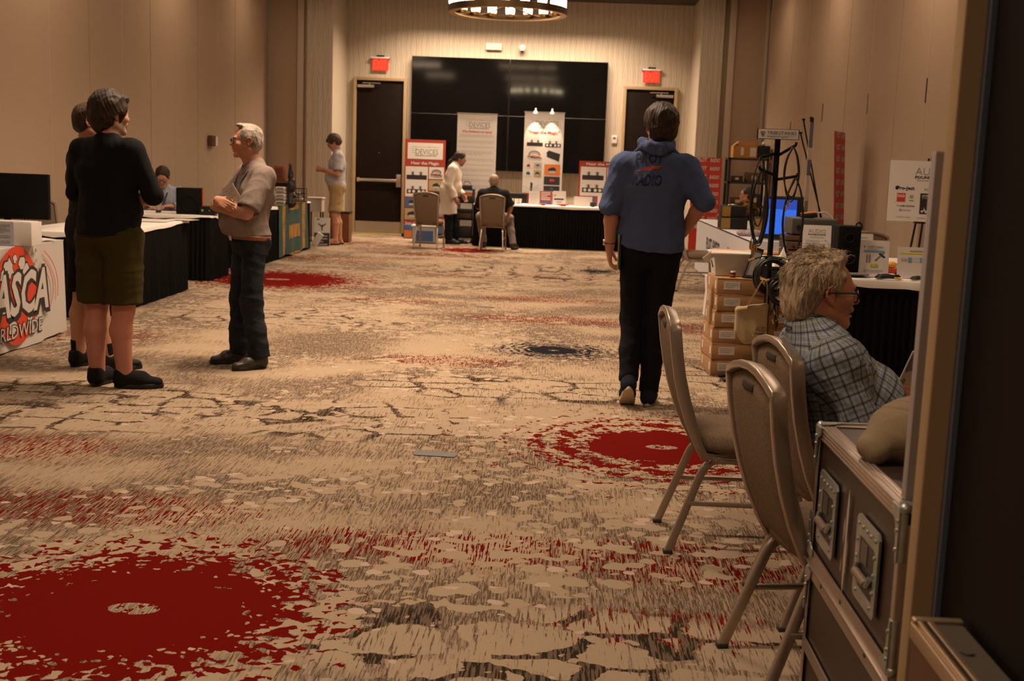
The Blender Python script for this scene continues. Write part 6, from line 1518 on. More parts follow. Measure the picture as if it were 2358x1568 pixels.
for k, (a, c) in enumerate((((2.43, 12.1, 1.99), (2.91, 12.02, 0)), ((2.43, 12.2, 1.86), (3.02, 12.12, 0)))):
    b = MB(); b.tube([a, c], .0075, 8); b.cyl(a, (a[0], a[1], a[2]+.02), .016); o = b.build('lighting_pole', M_blackmat); tag(o, ['longer thin black pole leaning behind the amplifiers, taller one of the two', 'shorter thin black pole leaning behind the amplifiers'][k], 'pole', 'thin leaning poles')
# amplifiers on R3
def hifi(label, loc, w, d, h, front, rotz=0, group='hi-fi units on the amplifier table', top=M_darkgear, knobs=3):
    t = thing('hifi_amplifier', label, 'amplifier', loc, rotz, group); b = MB(); b.box((0, 0, h/2+.008), (w, d, h-.008), bev=.006); b.build('chassis', top, t)
    b = MB(); b.box((0, -d/2-.004, h/2+.008), (w*.97, .008, h*.82), bev=.003); b.build('front_panel', front, t)
    for k in range(knobs): b = MB(); b.cyl((w*(-.35+.22*k), -d/2-.008, h/2), (w*(-.35+.22*k), -d/2-.024, h/2), h*.14, seg=14); b.build('knob', M_silverp if k == 1 else M_black, t)
    b = MB()
    for sx in (-1, 1):
        for sy in (-1, 1): b.cyl((sx*w*.4, sy*d*.4, 0), (sx*w*.4, sy*d*.4, .01), .015)
    b.build('feet', M_black, t); return t
hifi('lowest walnut fronted amplifier of the stack on the amplifier table', (2.13, 10.12, TZ+.004), .40, .32, .075, M_walnut); hifi('middle walnut fronted amplifier of the stack', (2.13, 10.12, TZ+.079), .40, .32, .075, M_walnut, knobs=1); hifi('upper walnut fronted amplifier of the stack', (2.13, 10.13, TZ+.154), .40, .31, .05, M_walnut, knobs=0)
hifi('grey slab receiver on top of the walnut amplifiers', (2.16, 10.15, TZ+.204), .38, .34, .145, plain('grey_front', (.045, .043, .042), .45), knobs=2, top=plain('grey_casing', (.06, .055, .05), .5))
t = thing('cable_adapter', 'black device with an orange edge and white cable lying on the grey receiver', 'device', (2.13, 10.10, TZ+.349)); b = MB(); b.box((0, 0, .022), (.13, .09, .035), bev=.004, rot=(0, -.15, 0)); b.build('body', BLK, t); b = MB(); b.box((.0, 0, .05), (.13, .088, .006), rot=(0, -.15, 0)); b.build('orange_edge', M_org, t)
b = MB(); b.tube(bez([(.06, .0, .045), (.14, .02, .055), (.21, .03, .0), (.24, .03, -.12)]), .006, 6); b.build('cable', M_paperw, t)
t = thing('wood_board', 'light wooden board with cut-outs lying across the near corner of the amplifier table', 'board', (1.72, 10.62, TZ+.004), -.1); b = MB(); b.box((0, 0, .012), (.62, .22, .018), bev=.004); b.build('board', plain('honey_wood', (.50, .25, .10), .5, noise=.15, nscale=9), t); b = MB()
for k in range(4): b.box((.0+.06*k, -.03, .0225), (.04, .06, .004))
b.build('cutouts', M_paperw, t)
t = thing('white_tent_card', 'white folded card standing on the near left corner of the amplifier table', 'card', (1.93, 9.98, TZ+.004)); b = MB(); b.add([(-.05, -.03, 0), (.05, -.03, 0), (0, 0, .14), (-.05, .04, 0), (.05, .04, 0)], [(0, 1, 2), (4, 3, 2), (3, 0, 2), (1, 4, 2), (0, 3, 4, 1)], 0, False); b.build('card', M_paperw, t)
frame_card('price_sign', 'white price list sign with thin grey heading behind the plaid shirt man', (2.175, 9.915, TZ+.004), .235, .300, PM, lambda b, O, x, y: (b.text('AUDIO', O, x, y, 0, .235, .032, 2, w=.145, align='C', bold=-.01), b.text('FOUNDATIONS', O, x, y, 0, .216, .012, 4, w=.145, align='C', bold=.03), b.lines(O, x, y, -.06, .06, .205, 2, .009, .003, 3, .0015, 1), b.lines(O, x, y, -.09, .03, .175, 3, .012, .004, 3, .0015, 2), b.lines(O, x, y, .06, .08, .175, 1, .012, .005, 2, .0015, 2), b.lines(O, x, y, -.09, .03, .145, 2, .012, .004, 3, .0015, 3), b.lines(O, x, y, .06, .08, .145, 1, .012, .005, 2, .0015, 2), b.lines(O, x, y, -.09, .03, .11, 2, .012, .004, 3, .0015, 5)), group='white signs on the right tables')
speakerbox('loudspeaker', 'black two-way bookshelf loudspeaker on the right front table', (2.105, 8.66, TZ+.030), .165, .19, .335, M_blackmat, rotz=.05, drivers=((0, .74, .36), (0, .34, .62)))
t = thing('speaker_plate', 'grey flat plate and black pad under the bookshelf loudspeaker', 'plate', (2.14, 8.63, TZ+.004)); b = MB(); b.box((0, 0, .022), (.23, .24, .012), bev=.002); b.build('plate', M_grey, t); b = MB(); b.box((0, .0, .008), (.16, .20, .015)); b.build('pad', BLK, t)
def trib(b, O, x, y):
    b.prism([(-.078, .225), (-.066, .225), (-.072, .205)], O, x, y, -.001, 7); b.prism([(-.066, .225), (-.060, .218), (-.068, .208)], O, x, y, -.001, 5); b.text('TRIBUTARIES', O, x, y, -.05, .212, .012, 2, w=.115, bold=.01); b.rect(O, x, y, -.075, .180, .075, .192, 5, .0015); b.lines(O, x, y, -.05, .03, .205, 1, .01, .004, 3, .0015, 1)
    for q in (-.055, -.036): b.rect(O, x, y, q, .105, q+.011, .155, 2, .0015); b.rect(O, x, y, q+.003, .155, q+.008, .163, 4, .0015)
    b.prism([(.005, .122), (.015, .114), (.075, .172), (.062, .180)], O, x, y, -.0015, 2); b.prism([(.030, .168), (.045, .176), (.085, .145), (.070, .138)], O, x, y, -.001, 4); b.prism([(.005, .122), (.015, .114), (.028, .127), (.019, .135)], O, x, y, -.002, 7)
    b.rect(O, x, y, -.028, .072, .032, .098, 8, .0015); b.text('$129', O, x, y, .002, .077, .017, 2, w=.052, align='C', bold=.02, lift=.003); b.lines(O, x, y, -.07, .07, .055, 3, .010, .004, 3, .0015, 1)
PMy = list(PM); PMy[8] = plain('yellow_sticker', (.75, .62, .02), .6); PMy[5] = plain('sky_blue_print', (.10, .30, .55), .5)
frame_card('price_sign', 'white cable advertising card with a yellow $129 sticker on the right front table', (2.30, 8.58, TZ+.004), .215, .265, PMy, trib, group='signs on the right front table')
frame_card('price_sign', 'plain white card peeking out behind the $129 card', (2.24, 8.78, TZ+.004), .20, .30, PM, lambda b, O, x, y: b.lines(O, x, y, -.07, .06, .275, 1, .01, .005, 3, .0015, 1), group='signs on the right front table')
frame_card('price_sign', 'white card with a yellow band and a blue cable drawing, rightmost on the front table', (2.60, 8.60, TZ+.004), .25, .225, PMy, lambda b, O, x, y: (b.rect(O, x, y, -.11, .178, .11, .186, 8, .0015), b.lines(O, x, y, -.04, .06, .20, 1, .01, .006, 2, .0015, 1), b.rect(O, x, y, -.05, .115, -.025, .15, 5, .0015), b.rect(O, x, y, .035, .115, .06, .15, 5, .0015), b.rect(O, x, y, -.025, .142, .035, .144, 2, .0015), b.rect(O, x, y, -.025, .120, .035, .122, 2, .0015), b.lines(O, x, y, -.10, -.055, .14, 2, .012, .004, 2, .0015, 1)), group='signs on the right front table')
def coil_flat(label, loc, R, n=4):
    b = MB(); r = random.Random(int(loc[0]*100))
    for k in range(n): b.tube([((R-.006*k)*math.cos(t), (R*.6-.006*k)*math.sin(t), .009+.006*k+.003*math.sin(3*t+k)) for t in [2*PI*i/24 for i in range(24)]], .0055, 6, 0, closed=True)
    b.cyl((R*.5, -R*.6, .012), (R*.5+.035, -R*.6-.01, .012), .007, mat=1); b.cyl((R*.3, -R*.65, .012), (R*.3+.03, -R*.65-.012, .012), .007, mat=1)
    o = b.build('coiled_cable', [M_cable, M_gold], loc=loc); return tag(o, label, 'cable', 'coiled cables on the right front table')
coil_flat('coiled black cable with gold plugs in front of the $129 card', (2.38, 8.475, TZ+.004), .09); coil_flat('coiled black cable in front of the card with the yellow band', (2.62, 8.475, TZ+.004), .08, 3)
t = thing('toy_truck', 'small red and yellow toy at the foot of the easel on the right front table', 'toy', (2.50, 8.85, TZ+.004)); b = MB(); b.box((0, 0, .03), (.12, .06, .04), bev=.008); b.build('body', M_rred, t); b = MB(); b.ball((-.0, 0, .075), (.045, .03, .025)); b.build('yellow_top', plain('yellow_plastic', (.7, .35, .03), .4), t); b = MB(); [b.cyl((s*.04, -.035, .012), (s*.04, .035, .012), .012) for s in (-1, 1)]; b.build('wheels', BLK, t)
t = thing('headphone_hook', 'black curved hook beside the loudspeaker on the right front table', 'hook', (2.245, 8.98, TZ+.004)); b = MB(); b.tube(bez([(0, 0, 0), (.0, 0, .30), (.02, 0, .37), (.05, 0, .35), (.04, 0, .31)]), .008, 8); b.build('stem', BLK, t); b = MB(); b.cyl((0, 0, 0), (0, 0, .01), .04); b.build('base', BLK, t)
# easel with the partner poster
t = thing('display_easel', 'black wire easel holding the white partner poster at the right', 'easel', (2.92, 9.44, 0)); b = MB()
b.tube([(-.03, 0, 1.62), (-.26, -.12, 0)], .009, 6); b.tube([(.03, 0, 1.62), (.26, -.12, 0)], .009, 6); b.tube([(0, .02, 1.62), (0, .34, 0)], .009, 6); b.tube([(-.12, -.05, 1.12), (.12, -.05, 1.12)], .009, 6); b.tube([(-.12, -.05, 1.12), (-.12, -.11, 1.12)], .008, 6); b.tube([(.12, -.05, 1.12), (.12, -.11, 1.12)], .008, 6); b.ball((0, -.01, 1.625), .018, 0, 8); b.build('legs', BLK, t)
def partner(b, O, x, y):
    b.text('AUDIO', O, x, y, 0, .355, .060, 2, w=.27, align='C', bold=-.015); b.text('FOUNDATIONS', O, x, y, 0, .328, .020, 4, w=.27, align='C', bold=.03); b.text('Showcase Brand Partners', O, x, y, 0, .308, .014, 2, w=.24, align='C')
    b.text('Pro-Ject', O, x, y, -.20, .240, .026, 4, w=.135, align='C', bold=.03); b.prism(ellipse(-.268, .252, .014, .016, 20), O, x, y, -.0012, 4); b.text('ADVANCE', O, x, y, .02, .235, .020, 2, w=.16, align='C'); b.prism(ellipse(.02, .262, .045, .004, 16), O, x, y, -.001, 3)
    b.rect(O, x, y, -.265, .145, -.200, .212, 7, .0015); b.text('NAD', O, x, y, -.2325, .180, .022, 0, w=.056, align='C', bold=.03, lift=.003)
    for k in range(3): b.rect(O, x, y, -.165+.010*k, .172, -.159+.010*k, .198, 2, .0015)
    b.lines(O, x, y, -.168, -.135, .160, 1, .01, .008, 2, .0015, 1, False); b.rect(O, x, y, -.085, .055, .035, .215, 4, .0015); b.text('ACOUSTIC', O, x, y, -.025, .190, .014, 0, w=.095, align='C', bold=.02, lift=.003); b.text('ENERGY', O, x, y, -.025, .174, .010, 3, w=.09, align='C', lift=.003)
    for k, (cx, cy, r) in enumerate(((-.065, .075, .010), (-.048, .085, .009), (-.035, .072, .010), (-.02, .080, .009), (.0, .073, .010), (.015, .09, .010), (.012, .072, .009))): b.prism(ellipse(cx, cy, r, r*.9, 10), Vector(O)+Vector((0, -.003, 0)), x, y, 0, 0)
    b.prism([(-.055, .08), (-.05, .11), (-.045, .08)], Vector(O)+Vector((0, -.003, 0)), x, y, 0, 0); b.prism([(-.024, .08), (-.018, .115), (-.014, .08)], Vector(O)+Vector((0, -.003, 0)), x, y, 0, 0)
    b.text('audio-technica', O, x, y, -.18, .108, .014, 4, w=.115, align='C', bold=.02); b.prism(ellipse(-.253, .114, .010, .010, 14), O, x, y, -.001, 3); b.lines(O, x, y, -.22, -.15, .085, 1, .01, .008, 3, .0015, 3, False); b.text('B', O, x, y, -.24, .072, .018, 2, w=.02)
    b.text('TRIBUTARIES', O, x, y, -.205, .022, .009, 2, w=.11, align='C'); b.text('soundsmith', O, x, y, -.07, .018, .012, 2, w=.07, align='C'); b.text('unison', O, x, y, .05, .016, .012, 2, w=.06, align='C')
o = MB(); o.M = Euler((-.055, 0, 0)).to_matrix().to_4x4(); o.box((0, 0, .23), (.66, .006, .47), 0); partner(o, (0, -.0035, 0), XX, ZZ); q = o.build('partner_poster', PM, loc=(2.91, 9.36, 1.134)); tag(q, 'white poster of brand logos on the black easel, cut off by the wall end', 'poster')

# ---- cable display stand
t = thing('cable_display_stand', 'black pole stand with a white brand sign on top and cable arms', 'display stand', (1.50, 8.30, 0))
b = MB(); b.cyl((0, 0, .02), (0, 0, 1.70), .020, seg=14); b.build('pole', M_blackmat, t)
b = MB(); b.cyl((0, 0, .0), (0, 0, .02), .16, seg=28); b.build('base', M_blackmat, t)
for k, (p0, p1) in enumerate((((0, 0, 1.60), (-.13, -.03, 1.57)), ((0, 0, 1.58), (.12, -.03, 1.66)), ((0, 0, 1.42), (.14, -.04, 1.45)), ((0, 0, 1.45), (-.12, -.06, 1.49)), ((0, 0, .86), (-.05, -.16, .88)), ((0, 0, .80), (.06, -.16, .82)))):
    b = MB(); b.tube([p0, p1, (p1[0]*1.02, p1[1]-.002, p1[2]+.02)], .010, 8); b.build('arm', M_blackmat, t)
b = MB(); b.box((-.005, -.02, 1.73), (.285, .030, .070), 0, bev=.002); O = (0, -.036, 1.695); b.rect(O, XX, ZZ, -.142, .003, .132, .067, 1, .0005); o = (0, -.0375, 1.695)
b.prism([(-.128, .052), (-.106, .052), (-.122, .030)], o, XX, ZZ, -.0012, 5); b.prism([(-.106, .052), (-.094, .052), (-.110, .028)], o, XX, ZZ, -.0012, 4); b.prism([(-.122, .030), (-.110, .040), (-.100, .030), (-.111, .016)], o, XX, ZZ, -.0015, 3)
b.text('TRIBUTARIES', o, XX, ZZ, -.082, .034, .020, 2, w=.200, bold=.005); b.text('Bringing it all together', o, XX, ZZ, -.080, .012, .012, 2, w=.145)
b.build('sign', [M_blackmat, M_bwhite, M_ink2, plain('logo_blue', (.03, .16, .42), .5), plain('logo_green', (.12, .32, .04), .5), plain('logo_red', (.50, .03, .02), .5)], t)
def hang(label, top, L, W, n=2, tips=M_gold, seed=0, knot=True):
    r = random.Random(seed); b = MB(); x, y, z = top
    for k in range(n):
        w = W*(.8+.3*r.random()); l = L*(.85+.25*r.random()); s = r.choice((-1, 1))
        pts = [(x-.004*k, y, z), (x-w*.8, y-.01-.006*k, z-l*.25), (x-w, y-.012, z-l*.6), (x-w*.4, y-.012, z-l*.95), (x+w*.4, y-.014, z-l), (x+w, y-.012, z-l*.6), (x+w*.7, y-.008, z-l*.22), (x+.004, y-.004, z+.002)]
        b.tube(bez(pts, 6), .0052, 6)
        e = Vector(pts[3])+Vector((r.uniform(-.02, .02), -.02, -.05)); b.tube([Vector(pts[3]), e], .0045, 6); b.cyl(e, e+Vector((0, 0, -.045)), .007, mat=1, seg=8)
    o = b.build('hanging_cable', [M_cable, tips]); return tag(o, label, 'cable', 'cables hanging on the display stand')
hang('black cable loop on the upper right arm of the cable stand', (1.60, 8.255, 1.645), .34, .055, 2, M_silverp, 1); hang('black cable loop on the upper left arm of the cable stand', (1.385, 8.255, 1.575), .52, .05, 2, M_gold, 2)
hang('large black cable loop on the middle right arm of the cable stand', (1.63, 8.245, 1.435), .55, .075, 3, M_silverp, 3); hang('black cable loop on the middle left arm of the cable stand', (1.39, 8.225, 1.475), .55, .060, 3, M_gold, 4)
def ring_coil(label, c, R, n, seed, thick=.010):
    b = MB(); r = random.Random(seed)
    for k in range(n):
        dx, dz, rr, dy = r.uniform(-.012, .012), r.uniform(-.012, .012), R*(.84+.2*r.random()), r.uniform(-.028, .028)
        b.tube([(c[0]+dx+rr*math.cos(t), c[1]+dy+.006*math.sin(2*t+k), c[2]+dz+rr*1.08*math.sin(t)) for t in [2*PI*i/28 for i in range(28)]], .0062, 6, 0, closed=True)
    b.cyl((c[0]-R*1.5, c[1]-.02, c[2]+R*.90), (c[0]-R*1.15, c[1]-.02, c[2]+R*1.02), .009, mat=1, seg=10); b.tube(bez([(c[0]-R*1.15, c[1]-.02, c[2]+R*1.02), (c[0]-R*.5, c[1]-.02, c[2]+R*1.2), (c[0]+R*.5, c[1]-.02, c[2]+R*1.15), (c[0]+R*1.1, c[1]-.02, c[2]+R*.98)], 6), .006, 6); b.cyl((c[0]+R*1.1, c[1]-.02, c[2]+R*.98), (c[0]+R*1.4, c[1]-.02, c[2]+R*.93), .009, mat=1, seg=10)
    o = b.build('cable_coil', [M_cable, M_gold]); return tag(o, label, 'cable', 'cable coils on the display stand')
ring_coil('thick round coil of black cable on the stand, upper one', (1.495, 8.15, .765), .112, 26, 5)
ring_coil('dense lower coil of black cable hanging in front of the round coil', (1.555, 8.075, .665), .080, 30, 7)
t = thing('green_tag', 'small bright green tag stuck in the cable coil', 'tag', (1.535, 8.055, .775), 0); b = MB(); b.prism([(-.022, .03), (.008, .035), (.028, -.02), (.0, -.03)], (0, -.012, 0), XX, ZZ, .002); b.build('tag_face', plain('green_tag', (.05, .38, .03), .5), t)
b = MB(); r = random.Random(3)
for k in range(9):
    x0 = 1.56+r.uniform(-.06, .07); z0 = .60; l = r.uniform(.10, .22); b.tube(bez([(x0, 8.07+r.uniform(-.03, .03), z0), (x0+r.uniform(-.03, .03), 8.05, z0-l*.5), (x0+r.uniform(-.04, .04), 8.06, z0-l)], 5), .0055, 6)
    b.cyl((x0, 8.055, z0-l*.6), (x0+.01, 8.05, z0-l*.6-.03), .006, mat=1, seg=8)
o = b.build('cable_ends', [M_cable, M_gold]); tag(o, 'tangle of black cable ends with plugs under the lower coil', 'cable', None, 'stuff')
# ---- box stacks
def carton(label, loc, w, d, h, rotz, group):
    t = thing('cardboard_box', label, 'box', loc, rotz, group); b = MB(); b.box((0, 0, h/2), (w, d, h-.002), bev=.002); b.box((0, -d/2-.0006, h*.96), (w*.99, .0012, .002), 1); b.build('carton', [M_card, plain('card_dark_gap', (.09, .045, .02), .9)], t)
    b = MB(); b.box((-w*.20, -d/2-.0015, h*.54), (.115, .002, .055), 0); b.lines((-w*.20, -d/2-.003, h*.54), XX, ZZ, -.05, .05, .018, 3, .013, .004, 1, .001, int(loc[2]*100)); b.build('label', [M_label, M_grey], t)
    for q in (-.40, .30): b = MB(); b.box((-w/2-.0015, d*q, h*.54), (.002, .038, .055), 0); b.build('label', M_label, t)
h = .1185; words = ['lowest', 'second lowest', 'third lowest', 'third highest', 'second highest', 'topmost']
for k in range(6): carton('labelled brown carton, %s of the front stack' % words[k], (1.325+[-.0, -.004, .002, .008, .014, .014][k], 8.66, h*k), .36, .42, h, .05+.02*math.sin(k*2.1), 'brown cartons of the front stack')
words2 = ['lowest', 'second lowest', 'middle', 'second highest', 'topmost']
for k in range(5): carton('labelled brown carton, %s of the stack behind the cable stand' % words2[k], (1.75, 8.72, h*k), .34, .40, h, -.06+.02*math.sin(k*1.7), 'brown cartons of the rear stack')
zt = h*6
t = thing('plastic_tub', 'milky plastic storage tub on top of the front carton stack', 'tub', (1.30, 8.70, zt)); b = MB(); b.add([(-.13, -.12, .004), (.13, -.12, .004), (.13, .12, .004), (-.13, .12, .004), (-.15, -.14, .16), (.15, -.14, .16), (.15, .14, .16), (-.15, .14, .16)], [(3, 2, 1, 0), (0, 1, 5, 4), (1, 2, 6, 5), (2, 3, 7, 6), (3, 0, 4, 7), (4, 5, 6, 7)], 0, False); b.build('tub_body', plain('milky_plastic', (.52, .50, .46), .3), t); b = MB(); b.box((0, 0, .166), (.34, .31, .016), bev=.006); b.build('lid', plain('milky_lid', (.60, .58, .54), .3), t)
t = thing('sign_holder', 'tilted clear and black sign holder on the front carton stack', 'sign holder', (1.40, 8.52, zt), .0); b = MB(); b.M = Matrix.Translation((0, 0, .012)) @ Euler((-.1, .30, 0)).to_matrix().to_4x4(); b.box((-.035, 0, .10), (.006, .012, .22), 0); b.box((.035, 0, .10), (.006, .012, .22), 0); b.box((0, 0, .205), (.075, .014, .018), 0); b.box((0, 0, .10), (.064, .003, .2), 1); b.build('frame', [BLK, plain('smoky_sheet', (.32, .30, .28), .3)], t); b = MB(); b.lathe([(0, 0), (.05, 0), (.05, .012), (.03, .02), (0, .022)], seg=20); b.build('base', BLK, t)
t = thing('small_jar', 'small black and red jar with a white lid on the front carton stack', 'jar', (1.285, 8.515, zt)); b = MB(); b.cyl((0, 0, 0), (0, 0, .035), .020); b.build('jar_body', BLK, t); b = MB(); b.cyl((0, 0, .008), (0, 0, .024), .0205); b.build('band', M_sred, t); b = MB(); b.cyl((0, 0, .035), (0, 0, .046), .018); b.build('lid', M_white, t)
t = thing('paper_tag', 'white paper tag sticking up at the left edge of the plastic tub', 'tag', (1.115, 8.60, zt+.135)); b = MB(); b.box((0, 0, 0), (.085, .003, .05), rot=(.2, -.7, .2)); b.build('tag_face', M_paperw, t); b = MB(); b.cyl((.02, 0, -.02), (.035, .0, -.075), .004); b.build('clip', BLK, t)
o = MB(); o.sweep([(0, 0, .02), (.01, 0, -.10), (.0, 0, -.27)], .11, .008, (0, 1, 0)); q = o.build('paper_sheet', plain('curled_paper', (.62, .58, .56), .6), loc=(1.105, 8.60, zt-.02)); tag(q, 'long white paper hanging down the left side of the front carton stack', 'paper')
# tote bag
t = thing('tote_bag', 'beige cotton tote bag hanging from the cable stand in front of the cartons', 'bag', (1.375, 8.10, .0))
F = Field(); F.box((-.01, 0, .43), (.225, .05, .27), rd=.02, k=.02); F.rc((.08, 0, .32), (.0, 0, .28), .03, .02, k=.03)
V_, Q_ = F.mesh(.008); z = V_[:, 2]; f = np.clip((.38-z)/.12, 0, 1); V_[:, 0] += np.where(V_[:, 0] < 0, f*.09, 0); V_[:, 2] += .02*np.sin(V_[:, 0]*9)*np.clip((z-.45)/.1, 0, 1); V_ = V_+vnormals(V_, Q_)*folds(V_, .006, 11, 4)[:, None]
M_tote = plain('beige_cotton', (.36, .27, .145), .9, noise=.08, nscale=60, bump=.3, bscale=300); bag = vmesh('bag_body', V_, Q_, M_tote, t)
def pr(mb, o_, x, y): mb.text('AUD', o_, x, y, 0, .03, .035, 0, w=.07, align='L', bold=-.01); mb.text('FOUNDRY', o_, x, y, 0, .008, .014, 0, w=.07, align='L', bold=.03); return mb
wrap_text(bag, '', 0, [M_ink2], ((.02, -.2, .355), (1, 0, .0), (0, 0, 1)), 0, rows=[pr], name='lettering')
for y in (-.02, .02):
    b = MB(); b.sweep(bez([(-.045, y, .545), (.0, y-.01, .64), (.06, y*.3, .745), (.085, y*.5, .70), (.09, y, .545)], 6), .024, .003, (.2, .9, 0)); b.build('strap', M_tote, t)
for k, (x, y, z, L) in enumerate(((1.235, 8.40, .012, .05), (1.245, 8.22, .012, .055))):
    b = MB(); b.cyl((0, 0, .01), (L, .01, .012), .012, seg=10); b.box((-.01, 0, .008), (.03, .04, .016), bev=.004); b.tube(bez([(L, .01, .012), (L+.06, .02, .008), (L+.1, .1, .006)]), .005, 6); o = b.build('cable_plug', BLK, loc=(x, y, 0)); tag(o, ['black plug on the carpet at the foot of the front carton stack, farther one', 'black plug on the carpet in front of the carton stack, nearer one'][k], 'plug', 'plugs on the floor')

# ================================================================ left side things
t = thing('computer_monitor', 'large black monitor with its back to us behind the white carton at the left edge', 'monitor', (-4.42, 10.30, TZ+.004)); b = MB(); b.box((-.45, 0, .27), (.78, .05, .40), bev=.01); b.build('screen_casing', M_blackmat, t); b = MB(); b.cyl((-.45, .01, .0), (-.45, .01, .10), .03); b.build('neck', BLK, t); b = MB(); b.box((-.45, 0, .008), (.26, .18, .014), bev=.005); b.build('foot', BLK, t)
t = thing('product_box', 'white and grey product carton on the banner covered table at the left edge', 'box', (-4.0, 8.45, TZ+.004), .02); b = MB(); b.box((-.03, 0, .085), (.50, .18, .17), 0, bev=.002); b.rect((-.03, -.0905, .0), XX, ZZ, -.25, .0, .12, .17, 1, .0005)
b.prism([(-.14, .12), (-.12, .135), (-.075, .10), (-.09, .08)], (-.03, -.092, 0), XX, ZZ, -.001, 3); b.lines((-.03, -.091, 0), XX, ZZ, -.03, .10, .15, 6, .011, .005, 2, .001, 3); b.lines((-.03, -.091, 0), XX, ZZ, -.15, .10, .072, 5, .013, .006, 2, .001, 4); b.build('carton', [M_paperw, plain('pale_grey_face', (.40, .40, .44), .5), M_grey, M_ink2], t); b = MB(); b.box((.0, 0, .1725), (.40, .14, .003)); b.build('top_flap', M_paperw, t)
t = thing('paper_stack', 'loose sheets lying on the banner covered table beside the product carton', 'papers', (-4.05, 8.80, TZ+.004), .3); b = MB()
for k in range(4): b.box((.03*k, .02*k, .002+.003*k), (.24, .18, .002), rot=(0, 0, .2*k))
b.build('sheets', M_paperw, t)
o = MB(); o.box((0, 0, .002), (.30, .42, .003), rot=(0, 0, .1)); o.box((.18, .3, .0035), (.28, .2, .002), rot=(0, 0, -.2)); q = o.build('paper_sheets', M_paperw, loc=(-4.1, 11.95, TZ+.004)); tag(q, 'white sheets lying on the far end of the long left table', 'papers')
speakerbox('loudspeaker', 'black loudspeaker with a red side on the white table by the man in pale blue', (-4.25, 13.55, TZ+.004), .29, .24, .295, M_blackmat, rotz=.25, drivers=((0, .40, .55),), side=M_rred)
t = thing('hifi_player', 'flat black player on the white table right of the red sided loudspeaker', 'player', (-4.0, 13.5, TZ+.004)); b = MB(); b.box((0, 0, .05), (.18, .22, .09), bev=.005); b.build('chassis', BLK, t); b = MB(); b.cyl((-.05, -.112, .05), (-.05, -.125, .05), .015); b.cyl((.03, -.112, .05), (.03, -.12, .05), .008); b.build('knob', M_silverp, t)
t = thing('iced_drink', 'iced coffee in a clear cup with a straw before the person in pale blue', 'drink', (-4.60, 13.50, TZ+.004)); b = MB(); b.lathe([(0, 0), (.030, 0), (.042, .12), (.043, .125), (.0, .125)], seg=18); b.build('cup_body', plain('cup_plastic', (.40, .33, .27), .2), t); b = MB(); b.lathe([(0, .004), (.031, .004), (.034, .03), (0, .03)], seg=18); b.build('coffee', plain('dark_coffee', (.03, .012, .006), .3), t); b = MB(); b.lathe([(0, .125), (.046, .125), (.046, .135), (0, .14)], seg=18); b.build('lid', M_white, t); b = MB(); b.cyl((0, 0, .13), (.006, 0, .215), .004); b.build('straw', M_white, t)
# far-left table display
T4 = TZ+.012
t = thing('wooden_speaker', 'reddish brown wooden box standing high at the back of the far left table', 'box', (-4.02, 17.05, 1.09)); b = MB(); b.box((0, 0, .10), (.15, .18, .21), bev=.004); b.build('cabinet', plain('mahogany_box', (.20, .045, .012), .5), t); b = MB(); b.box((0, -.092, .10), (.10, .004, .15)); b.build('grille', plain('dark_red_grille', (.10, .02, .01), .8), t)
t = thing('display_shelf', 'dark shelf unit with white cassettes on the far left table', 'shelf', (-4.12, 17.05, T4)); b = MB(); b.box((-.10, 0, .15), (.10, .24, .30)); b.box((.06, 0, .315), (.40, .26, .03)); b.box((.06, .11, .15), (.36, .02, .30)); b.build('shelf_frame', M_walnut, t)
for k in range(5):
    q = thing('cassette_box', ['lowest', 'second lowest', 'middle', 'second highest', 'topmost'][k]+' of the white boxes stacked in the display shelf, far left table', 'box', (-3.98, 16.93, T4+.05*k), group='white boxes in the display shelf'); b = MB(); b.box((0, 0, .022), (.13, .12, .040), bev=.003); b.build('carton', M_paperw if k % 2 == 0 else plain('cream_card', (.50, .44, .34), .6), q); b = MB(); b.box((0, -.061, .022), (.10, .003, .012)); b.build('print', M_ink2, q)
t = thing('table_sculpture', 'tall dark knotted metal sculpture on the far left table', 'sculpture', (-3.84, 16.95, T4)); F = Field(); F.rc((0, 0, .01), (0, 0, .12), .07, .04, k=.03); F.el((0, 0, .24), (.06, .05, .08), k=.03); F.rc((0, 0, .3), (-.01, 0, .56), .04, .022, k=.03); F.rc((-.03, 0, .40), (.03, 0, .33), .02, k=.02); F.rc((-.05, 0, .2), (.06, .0, .12), .02, k=.02); V_, Q_ = F.mesh(.01); V_ = V_+vnormals(V_, Q_)*folds(V_, .010, 40, 7)[:, None]; vmesh('figure', V_, Q_, plain('dark_bronze_patina', (.035, .03, .028), .4, .5), t); b = MB(); b.cyl((0, 0, 0), (0, 0, .012), .08); b.build('base', BLK, t)
t = thing('wire_basket', 'black wire basket with oddments on the right end of the far left table', 'basket', (-3.62-.28, 17.55, T4+.02)); b = MB()
for k in range(8): x = -.14+.04*k; b.tube([(x, -.09, 0), (x, -.09, .19)], .004, 5); b.tube([(x, .09, 0), (x, .09, .19)], .004, 5)
for z in (0, .06, .12, .19): b.tube([(-.14, -.09, z), (.14, -.09, z), (.14, .09, z), (-.14, .09, z)], .0055, 5, closed=True)
b.build('wire_frame', BLK, t); 
for k, (x, z, c) in enumerate(((-.08, .03, M_org), (0, .03, M_tan), (.07, .03, M_paperw), (-.05, .10, M_tan), (.04, .10, M_grey))): b = MB(); b.ball((x, 0, z+.01), (.04, .05, .03), 0, 10); b.build('oddment', c, t)
t = thing('white_bowl', 'small white bowl at the edge of the far left table', 'bowl', (-3.99, 16.42, T4)); b = MB(); b.lathe([(0, 0), (.03, 0), (.06, .04), (.057, .04), (.028, .006), (0, .006)], seg=20); b.build('bowl_body', M_paperw, t)
